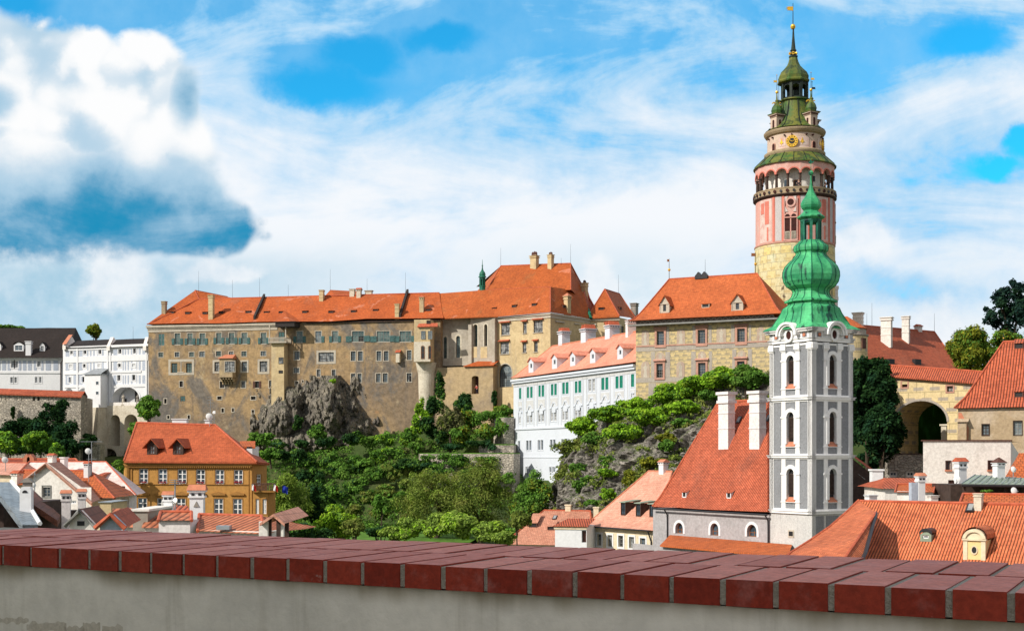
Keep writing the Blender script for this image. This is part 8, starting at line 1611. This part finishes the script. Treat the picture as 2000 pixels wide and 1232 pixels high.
dish(409, 813, 7, 157, 'satellite dish on the ridge of the ochre house', .5, 1.4); dish(418, 805, 3.5, 158, 'small round dish above the big dish on the ochre house ridge', -.3, 1.8); dish(1869, 935, 6.5, 94, 'satellite dish beside the tall chimney of the white block', -.4, 1.2); dish(1980, 916, 6.2, 91, 'satellite dish right of the dark-red capped chimney', .3, 1.0); dish(1981.5, 958, 7.5, 84, 'satellite dish in the dark porch under the green roof', .3, 1.2)
def aerial(px, py, h, d, label, rows=((0, .9), (.35, .6)), group='roof aerials'):
    p_ = P(px, py, d); o = thing('aerial', label, 'aerial', p_ - Vector((0, 0, h)), group); mb = MB(); mb.tube([p_ - Vector((0, 0, h)), p_], .035, 5); mb.build('mast', 'zinc', o); mb = MB()
    for dz, L in rows:
        z = p_.z - dz * h * .5; mb.tube([(p_.x - L, d, z), (p_.x + L, d, z)], .025, 4)
        for i in range(6): x_ = p_.x - L + 2 * L * i / 5; mb.tube([(x_, d - .3, z), (x_, d + .3, z)], .015, 4)
    mb.build('rods', 'zinc', o)
aerial(179, 862, 3.4, 112, 'television aerial with a long bar on a mast before the hut wall', ((0, .95), (.9, .35))); aerial(411, 775, 3.0, 157.5, 'bushy aerial mast above the dish on the ochre house', ((0, .3), (.25, .35), (.5, .35), (.8, .3))); aerial(342, 937, 1.3, 61.5, 'panel aerial on a thin mast before the ochre house', ((0, .2), (.15, .22), (.3, .2))); aerial(68, 921, 1.4, 96, 'thin aerial left of the white gable', ((.3, .3), ))

# ------------------------------------------------------------------ trees and shrubs
T = tree
rng0 = np.random.default_rng(77)
def bank(name, label, spots, mat, seed, n, leaf, mat2=None, cat='shrub', dfun=None):
    """one run of bushes that cannot be told apart plant from plant: spots are (px, py, width px, height px, distance)"""
    lp = []
    rng = np.random.default_rng(seed)
    for px, py, w_, h, d in spots:
        c = P(px, py, d); R = np.array([w_ / F * d / 2, w_ / F * d / 2.4, h / F * d / 2]); lp += clumps(rng, c, R * .9, 9, .40)
    c0 = P(spots[0][0], spots[0][1] + spots[0][3] / 2, spots[0][4]); o = thing(name, label, cat, c0)
    leaf_obj('foliage', leaf_arrays(rng, lp, n, leaf), mat, o)
    if mat2: leaf_obj('light_foliage', leaf_arrays(rng, lp[::3], n // 4, leaf), mat2, o)
    return o
bank('climber', 'broad dark ivy spreading over the lower old wall at the left', [(112, 816, 70, 74, 243), (95, 846, 80, 74, 242), (130, 856, 60, 74, 241), (60, 836, 70, 64, 243), (20, 842, 80, 58, 243), (-10, 846, 60, 64, 243), (105, 801, 40, 44, 244), (80, 876, 110, 58, 240), (30, 876, 90, 58, 240), (140, 881, 60, 54, 239)], 'lf_ivy', 7, 24000, .5, 'lf_dark', 'climber')
T('tree', 'round dark green tree crown rising behind the covered bridge roof', 'tree', 184, 630, 668, 44, 300, 'lf_yel', 1, 3000, .6, 14, group=None, base=4, mat2='lf_mid')
T('treetops', 'distant leafy tops showing above the dark roof at the far left', 'trees', 18, 634, 645, 60, 330, 'lf_mid', 2, 900, .7, 10, base=6)
T('tree', 'bushy green tree between the covered bridge and the palace corner', 'tree', 291, 768, 838, 66, 238, 'lf_mid', 3, 4200, .55, 20, k=.34, base=-3, mat2='lf_bright')
T('tree', 'lower bough of green leaves left of the ochre house roof', 'tree', 262, 822, 860, 36, 236, 'lf_mid', 4, 1500, .5, 10, base=-6)
T('shrub', 'green shrubs growing between the ochre house and the bridge pier', 'shrub', 232, 893, 945, 34, 150, 'lf_mid', 5, 1600, .32, 12, base=-8, mat2='lf_bright')
T('climber', 'dark ivy hanging down the old wall in a narrow tongue', 'climber', 25, 788, 830, 11, 249.2, 'lf_dark', 6, 700, .4, 8, dep=.5, stem=False)
T('shrub', 'sunlit shrubs before the ivy at the left edge', 'shrub', 14, 838, 905, 62, 225, 'lf_mid', 9, 3600, .5, 18, mat2='lf_bright', base=-12)
T('shrub', 'sunlit green shrubs standing before the middle of the old wall', 'shrub', 72, 838, 905, 70, 226, 'lf_mid', 10, 4200, .5, 20, mat2='lf_bright', base=-12)
T('shrub', 'lighter shrub before the right foot of the old wall', 'shrub', 112, 862, 910, 40, 222, 'lf_mid', 11, 2200, .45, 14, mat2='lf_bright', base=-12)
T('climber', 'dark creeper at the foot of the bridge pier', 'climber', 172, 845, 880, 40, 242, 'lf_dark', 12, 1800, .5, 12, dep=2)
# slope under the palace
T('tree', 'yellow-green tree standing right beside the ochre house', 'tree', 560, 900, 1090, 126, 172, 'lf_willow', 20, 9000, .42, 34, k=.30, base=-14, hang=.3)
T('tree', 'dark tree mass between the yellow-green tree and the slope', 'tree', 622, 935, 1060, 70, 176, 'lf_dark', 21, 4200, .5, 20, base=-14, mat2='lf_mid')
T('shrub', 'green bush on the left shoulder of the crag', 'shrub', 508, 836, 884, 64, 241, 'lf_mid', 22, 2600, .5, 16, dep=3, base=0)
T('shrub', 'low bushes above the rear dormer of the ochre house', 'shrub', 530, 872, 905, 60, 236, 'lf_mid', 23, 2200, .5, 14, dep=3, mat2='lf_bright', base=-2)
T('climber', 'dark column of ivy in the cleft of the crag', 'climber', 583, 806, 850, 26, 238.5, 'lf_dark', 24, 1200, .45, 10, dep=1.5, mat2='lf_mid')
T('climber', 'trailing green creeper hanging at the foot of the crag', 'climber', 622, 820, 880, 44, 236, 'lf_mid', 25, 2000, .45, 14, dep=2, mat2='lf_dark')
T('shrub', 'small tuft of grass-green shrub on top of the crag', 'shrub', 651, 738, 752, 18, 241, 'lf_bright', 26, 500, .4, 6, dep=1.5, stem=False)
bank('hedge', 'rounded green bushes in a row along the foot of the palace wall', [(690, 862, 46, 36, 240), (722, 868, 44, 40, 238), (755, 862, 44, 44, 238), (792, 858, 46, 50, 237), (820, 872, 40, 50, 236), (770, 888, 50, 40, 233), (735, 892, 44, 34, 233)], 'lf_mid', 30, 9000, .5, 'lf_bright')
bank('thicket', 'dense green thicket on the slope below the crag', [(600, 905, 60, 40, 234), (640, 900, 50, 44, 234), (660, 925, 60, 50, 229), (700, 915, 56, 50, 230), (690, 950, 60, 50, 224), (650, 965, 50, 46, 222), (735, 930, 50, 40, 227)], 'lf_mid', 31, 10000, .5, 'lf_dark')
bank('thicket', 'dark overgrown gully below the left part of the crag', [(585, 900, 50, 50, 233), (600, 935, 50, 60, 226), (560, 890, 46, 30, 236), (625, 940, 40, 50, 225), (545, 872, 44, 30, 237), (590, 868, 40, 34, 235.5), (640, 866, 50, 34, 234.5), (690, 856, 40, 36, 236)], 'lf_dark', 32, 8000, .5, 'lf_mid')
bank('thicket', 'creeper-covered bank of mixed green and brown below the terrace walls', [(760, 925, 56, 44, 228), (800, 925, 50, 36, 226), (760, 965, 70, 44, 221), (720, 975, 60, 44, 219), (800, 960, 60, 50, 220), (690, 1000, 50, 40, 214), (740, 1005, 56, 36, 212)], 'lf_olive', 33, 9000, .5, 'lf_mid')
bank('climber', 'dark green ivy climbing the wall corner under the white bay', [(858, 758, 26, 70, 241), (850, 800, 40, 60, 239), (838, 838, 56, 56, 237), (865, 850, 50, 50, 236)], 'lf_dark', 34, 6000, .5, 'lf_mid', 'climber')
bank('climber', 'light green creeper on the left side of the dark ivy column', [(822, 800, 26, 60, 239), (815, 835, 34, 50, 238), (835, 815, 26, 50, 238.3)], 'lf_bright', 35, 2600, .45, 'lf_mid', 'climber')
T('tree', 'pointed dark green tree against the annex wall of the chapel', 'tree', 905, 757, 830, 42, 237, 'lf_dark', 36, 2800, .5, 14, base=3, mat2='lf_mid')
T('climber', 'narrow dark ivy strip in the corner left of the big arched window', 'climber', 966, 750, 815, 15, 240, 'lf_dark', 37, 1200, .45, 10, dep=.8)
T('tree', 'grey-green willow-like tree leaning over the terrace wall', 'tree', 880, 775, 880, 66, 232, 'lf_brown', 38, 4200, .42, 20, k=.3, base=1, mat2='lf_olive')
bank('thicket', 'mass of mixed shrubs below the annex, left of the white house', [(920, 825, 60, 60, 234), (960, 815, 56, 50, 235), (985, 805, 40, 40, 234), (900, 855, 60, 50, 231), (945, 850, 60, 50, 231), (975, 840, 44, 50, 232)], 'lf_mid', 39, 10000, .48, 'lf_yel')
bank('climber', 'dark creeper hanging over the upper terrace wall beside the white house', [(935, 868, 60, 26, 229), (960, 872, 34, 30, 228.6), (880, 872, 60, 22, 230)], 'lf_dark', 40, 3000, .42, None, 'climber')
# terrace walls between the palace and the white house
for nm, lab, x0, x1, d0, d1, yt, yb in (('terrace_wall', 'upper rubble terrace wall left of the white house', 935, 1003, 229, 228, 869, 886), ('terrace_wall', 'long lower rubble terrace wall under the leaning tree', 818, 1003, 226, 221, 886, 935), ('terrace_wall', 'sloping rubble wall stub rising beside the white house', 985, 1004, 231, 232, 815, 870)):
    o = thing(nm, lab, 'wall', P((x0 + x1) / 2, yb, (d0 + d1) / 2)); f_ = Fac(x0, d0, x1, d1, o); z_ = f_.at((x0 + x1) / 2, yt)[1]; f_.wall('masonry', 'stonewall', -10, z_, back=4); mb = f_.mb(); mb.box(0, f_.W, 0.02, 4, z_, z_ + .18); mb.build('grass_top', 'grass', o)
bank('climber', 'ivy sheet hanging down the low terrace wall at its left end', [(800, 905, 50, 22, 224), (825, 912, 50, 26, 223), (780, 912, 40, 18, 225)], 'lf_dark', 41, 2400, .4, 'lf_mid', 'climber')
bank('climber', 'creeper hanging down the long lower terrace wall', [(890, 905, 70, 40, 222), (872, 896, 40, 24, 223), (950, 902, 70, 26, 221.5), (835, 905, 40, 34, 224), (860, 925, 60, 40, 222), (920, 922, 60, 30, 221), (960, 930, 60, 30, 220.5), (990, 938, 40, 30, 220)], 'lf_mid', 42, 6000, .42, 'lf_dark', 'climber')
# willows and trees at the foot
T('willow', 'big olive-green willow, left crown of the pair before the white house', 'tree', 840, 880, 1110, 190, 190, 'lf_olive', 50, 11000, .36, 46, k=.26, base=-14, hang=.35, mat2='lf_willow')
T('willow', 'big olive-green willow, right and taller crown of the pair before the white house', 'tree', 938, 874, 1110, 190, 188, 'lf_olive', 51, 12000, .36, 50, k=.26, base=-14, hang=.35, mat2='lf_willow')
T('tree', 'dark green tree at the lower left corner of the white house', 'tree', 1040, 908, 1075, 100, 184, 'lf_mid', 52, 7000, .36, 30, k=.3, base=-14, mat2='lf_yel')
T('tree', 'small bright green tree on the meadow edge', 'tree', 655, 972, 1092, 100, 168, 'lf_bright', 53, 5200, .36, 26, k=.3, base=-14, mat2='lf_mid')
T('tree', 'small slender tree with dark trunk in the middle of the meadow', 'tree', 745, 958, 1024, 46, 196, 'lf_mid', 54, 2600, .36, 16, base=-12)
T('shrub', 'bluish green creeper bank right of the small meadow tree', 'shrub', 782, 950, 1020, 52, 203, 'lf_mid', 55, 3000, .42, 16, base=-12, mat2='lf_dark')
bank('thicket', 'dark bushes at the wall between the shelter and the bright meadow tree', [(560, 1040, 60, 60, 120), (590, 1045, 60, 50, 122), (620, 1050, 60, 46, 124), (540, 1045, 40, 50, 118)], 'lf_dark', 61, 6000, .3, 'lf_mid')
T('shrub', 'grey-green bush at the wall below the bright meadow tree', 'shrub', 690, 1008, 1060, 60, 150, 'lf_olive', 56, 3000, .30, 16, base=-15)
T('hedge', 'dark low hedge along the near edge of the meadow', 'hedge', 742, 1026, 1056, 70, 150, 'lf_dark', 57, 2600, .30, 16, base=-15, mat2='lf_mid')
bank('scrub', 'tall pale yellow-green willow scrub along the wall in the middle', [(800, 1035, 80, 60, 140), (850, 1030, 70, 66, 139), (905, 1035, 90, 66, 138), (955, 1042, 80, 56, 137), (985, 1052, 60, 40, 136), (770, 1045, 60, 40, 140), (880, 1010, 60, 40, 139)], 'lf_willow', 58, 22000, .34, 'lf_bright')
T('shrub', 'brownish scrub between the dark tree and the weathered pink roof', 'shrub', 1012, 990, 1050, 60, 150, 'lf_olive', 59, 3000, .32, 16, base=-15)
# bushes of the rocky hill
def onhill(px, py):
    lo_, hi_ = 0., 1.
    top = float(np.interp(px, TOPX, TOPY)); t = max(0, min(1, (py - top) / (1030 - top))); return hill(px, t).y - .8
HB = [((1140, 838, 70, 44), 'lf_bright', 'bright green bush on the left shoulder of the rocky hill, before the white house'), ((1190, 812, 76, 44), 'lf_bright', 'bright green bush cresting the hill below the right end of the white house'), ((1245, 796, 70, 44), 'lf_bright', 'bright bush on the hill crest at the left corner of the painted house'),
      ((1305, 775, 76, 52), 'lf_bright', 'bright bush under the first lower window of the painted house'), ((1355, 758, 80, 62), 'lf_bright', 'large bright bush reaching up to the middle lower window of the painted house'), ((1410, 745, 84, 64), 'lf_bright', 'tallest bright bush on the hill crest under the painted house'), ((1462, 742, 80, 60), 'lf_mid', 'darker bush on the crest close to the belfry'),
      ((1112, 882, 62, 60), 'lf_olive', 'olive bush hanging over the left cliff edge of the hill'), ((1215, 845, 80, 36), 'lf_bright', 'flat bright shrub band across the upper middle of the hill'), ((1275, 820, 90, 50), 'lf_bright', 'bright shrub band above the grey slabs'), ((1335, 798, 70, 40), 'lf_bright', 'bright shrub left of the nave roof edge, above the rock'), ((1160, 862, 60, 44), 'lf_mid', 'mid green shrub below the left shoulder bush'),
      ((1130, 918, 44, 40), 'lf_mid', 'green shrub on the lower left of the cliff'), ((1190, 905, 54, 40), 'lf_mid', 'green shrub in the middle of the cliff'), ((1188, 925, 44, 24), 'lf_bright', 'bright cushion of leaves in the middle of the cliff'), ((1235, 943, 52, 50), 'lf_yel', 'yellowish shrub on the cliff left of the pale roof'), ((1140, 950, 48, 44), 'lf_mid', 'dark shrub low on the cliff above the weathered pink roof'), ((1186, 966, 30, 30), 'lf_bright', 'small round shrub low on the cliff near the pale roof'),
      ((1300, 858, 40, 30), 'lf_yel', 'small yellowish shrub among the grey slabs'), ((1303, 873, 34, 34), 'lf_mid', 'round green shrub beside the nave roof edge'), ((1275, 905, 60, 30), 'lf_yel', 'yellow-brown weeds above the chimney of the pale roof'), ((1100, 930, 34, 60), 'lf_olive', 'olive creeper on the left face of the cliff'), ((1330, 826, 40, 24), 'lf_mid', 'dark shrub tucked under the rock near the nave chimneys'), ((1160, 985, 40, 24), 'lf_mid', 'low shrub at the very foot of the cliff'), ((1385, 775, 50, 30), 'lf_mid', 'dark shrub behind the left nave chimney')]
for i, ((px, py, w_, h), mt, lab) in enumerate(HB):
    big = w_ > 65; T('shrub', lab, 'shrub', px, py - h * .56, py + h * .56, w_ * 1.22, onhill(px, py) - (2.2 if big else .9), mt, 100 + i, 4200 if big else 1500, .40 if big else .36, 22 if big else 11, dep=w_ / F * 180 * .36, group=None, mat2='lf_mid' if mt == 'lf_bright' else None, stem=big)
# right side
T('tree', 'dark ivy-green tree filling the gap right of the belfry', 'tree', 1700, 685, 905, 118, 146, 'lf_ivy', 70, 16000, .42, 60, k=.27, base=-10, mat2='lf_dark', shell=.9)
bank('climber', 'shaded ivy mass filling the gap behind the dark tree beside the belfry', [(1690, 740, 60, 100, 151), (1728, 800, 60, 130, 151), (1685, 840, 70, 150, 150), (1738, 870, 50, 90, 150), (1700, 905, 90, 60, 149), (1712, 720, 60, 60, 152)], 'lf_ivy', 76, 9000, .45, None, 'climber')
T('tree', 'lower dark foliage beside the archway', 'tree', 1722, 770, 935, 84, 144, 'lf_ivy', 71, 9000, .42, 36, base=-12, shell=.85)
T('tree', 'yellowing broadleaf tree behind the pantiled coping', 'tree', 1893, 620, 790, 126, 178, 'lf_yel', 72, 11000, .42, 40, k=.25, base=4, mat2='lf_mid')
T('fir', 'blue-black evergreen towering at the right edge of the sky', 'tree', 1975, 545, 700, 118, 185, 'lf_fir', 73, 7500, .45, 44, k=.20, base=2, shell=.95)
T('tree', 'green tree below the evergreen at the right edge', 'tree', 1962, 640, 735, 100, 182, 'lf_mid', 74, 5200, .45, 24, base=2, mat2='lf_yel')
T('shrub', 'green weeds on the porch under the green roof', 'shrub', 1930, 955, 963, 26, 83, 'lf_mid', 75, 260, .14, 5, stem=False)
# weeds and creepers scattered over slope and rock: nobody could count them
rng = np.random.default_rng(5); V = []
def scatter(n, fn, size):
    c = []
    while len(c) < n:
        q = fn()
        if q is not None: c.append(q)
    lp = [(np.array(q), np.array([size * (.5 + rng.random()), size * (.5 + rng.random()), size * .55])) for q in c]; return leaf_arrays(rng, lp, n * 16, .42)
def slope():
    X = rng.uniform(-78, 2); yf = float(np.interp(X, XF, YF)); s = rng.uniform(1.5, 40); Y = yf - s
    if noise.noise(Vector((X * .12, Y * .12, 9))) < -.25: return None
    return (X, Y, ground_z(X, Y) + .25)
def hillw():
    px = rng.uniform(1078, 1500); t = rng.uniform(0, 1); 
    if noise.noise(Vector((px * .03, t * 6, 2))) < (.12 if t > .3 else -.3): return None
    q = hill(px, t); return (q.x, q.y - .3, q.z + .1)
o = leaf_obj('undergrowth', scatter(2600, slope, 1.0), 'lf_mid'); tag(o, 'rough undergrowth covering the slope below the palace', 'undergrowth', kind='stuff')
o = leaf_obj('undergrowth', scatter(620, hillw, .7), 'lf_olive'); tag(o, 'weeds and creepers growing in the clefts of the rocky hill', 'undergrowth', kind='stuff')

# ------------------------------------------------------------------ people and statues
def person(label, foot, hgt, yaw, top, bottom, lean=0.0, arms=((.30, .15, .62), (-.30, .15, .62)), group=None):
    """one continuous skinned body with clothing as children; foot is the point between the feet, arms give the hands (x, forward, height) as parts of the height"""
    o = thing('person', label, 'person', foot, group); fr = frame(foot, (math.cos(yaw), math.sin(yaw))); H = hgt
    def skin(name, V, E, rad, mat):
        me = bpy.data.meshes.new(name); me.from_pydata([tuple((fr @ Vector((x * H, y * H, z * H))) - Vector(foot)) for x, y, z in V], E, []); ob = bpy.data.objects.new(name, me); COL.objects.link(ob); ob.parent = o; me.materials.append(M[mat]); md = ob.modifiers.new('skin', 'SKIN')
        for i, r in enumerate(rad): me.skin_vertices[0].data[i].radius = (r * H, r * H * .8)
        me.skin_vertices[0].data[0].use_root = True; ob.modifiers.new('sub', 'SUBSURF').levels = 1; return ob
    L = lean; sh_ = .815; V = [(0, 0, .52), (0, -L * .4, .66), (0, -L, .80), (0, -L * 1.15, .86), (0, -L * 1.3, .92), (0, -L * 1.35, .975)]; E = [(i, i + 1) for i in range(5)]; rad = [.085, .075, .085, .035, .058, .045]
    for s, (hx, hy, hz) in zip((1, -1), arms):
        k = len(V); ex_ = (s * .115, -L, sh_); el = ((s * .125 + hx) / 2 + s * .03, (-L - hy) / 2 + .02, (sh_ + hz) / 2 - .03); V += [ex_, el, (hx, -hy, hz), (hx, -hy - .035, hz - .02)]; E += [(2, k), (k, k + 1), (k + 1, k + 2), (k + 2, k + 3)]; rad += [.042, .03, .022, .02]
    for s in (1, -1): k = len(V); V += [(s * .055, 0, .48), (s * .06, -.01, .28), (s * .06, .01, .04), (s * .065, -.07, .015)]; E += [(0, k), (k, k + 1), (k + 1, k + 2), (k + 2, k + 3)]; rad += [.06, .042, .027, .022]
    skin('body', V, E, rad, 'skin'); g_ = 1.16
    skin('shirt', [V[i] for i in (0, 1, 2, 6, 7, 10, 11)], [(0, 1), (1, 2), (2, 3), (3, 4), (2, 5), (5, 6)], [.095, .09, .098, .052, .038, .052, .038], top); skin('trousers', [V[i] for i in (0, 14, 15, 16, 18, 19, 20)], [(0, 1), (1, 2), (2, 3), (0, 4), (4, 5), (5, 6)], [.092, .07, .052, .038, .07, .052, .038], bottom)
    skin('hair', [(0, -L * 1.3 + .012, .945), (0, -L * 1.35 + .012, .985)], [(0, 1)], [.062, .048], 'hair'); return o
p_ = C3.M @ Vector((C3.at(928, 768)[0] + .1, .55, C3.at(928, 769)[1] + .05)); person('person in a red top leaning in the arched doorway of the annex', p_, 1.68, math.atan2(C3.M.col[0].y, C3.M.col[0].x), 'red_cloth', 'dark_cloth', .10, ((.12, .22, .60), (-.12, .22, .60)))
for az, lab, top in ((-6.5, 'visitor leaning on the tower gallery rail beside the brown door', 'dark_cloth'), (39, 'visitor in dark clothes on the tower gallery right of the green dome', 'dark_cloth')):
    f_ = R_(az); rr_ = 72.6 * k; k2 = TD / F; rr_ = 72.0 * k2; person(lab, (TX + rr_ * math.sin(f_), TD - rr_ * math.cos(f_), (HY - 388.2) * k2), 1.7, f_, top, 'dark_cloth', .08, ((.16, .16, .62), (-.16, .16, .62)), 'visitors on the tower gallery')
u_, z_ = CF.at(265.5, 791.5); person('person in red at the right of the bridge arch beside a statue', CF.M @ Vector((u_, .9, z_ - .75)), 1.65, 0, 'red_cloth', 'dark_cloth', .05)
for x, lab, mt in ((241, 'pale stone statue on a pedestal in the middle of the bridge arch', 'stone_trim'), (269, 'grey stone statue at the right side of the bridge arch', 'castle_grey')):
    u_, z_ = CF.at(x, 791); b_ = CF.M @ Vector((u_, -.02, z_)); o = thing('statue', lab, 'statue', b_, 'statues on the bridge parapet'); mb = MB(); mb.lathe(b_.x, b_.y, [(.45, b_.z - .1), (.45, b_.z + .15), (.32, b_.z + .25), (.30, b_.z + .55), (.38, b_.z + .62)], 4, smooth=False, a0=.7); mb.build('pedestal', mt, o)
    mb = MB(); z0 = b_.z + .62; mb.lathe(b_.x, b_.y, [(.30, z0), (.27, z0 + .3), (.22, z0 + .7), (.24, z0 + 1.0), (.26, z0 + 1.2), (.12, z0 + 1.32), (.07, z0 + 1.36), (.11, z0 + 1.45), (.11, z0 + 1.55), (.02, z0 + 1.63)], 14); mb.tube([(b_.x - .2, b_.y - .1, z0 + 1.2), (b_.x - .3, b_.y - .2, z0 + .85), (b_.x - .05, b_.y - .35, z0 + .9)], .07, 6); mb.tube([(b_.x + .2, b_.y - .1, z0 + 1.2), (b_.x + .33, b_.y - .1, z0 + .9), (b_.x + .25, b_.y - .3, z0 + 1.15)], .07, 6); mb.build('figure', mt, o)
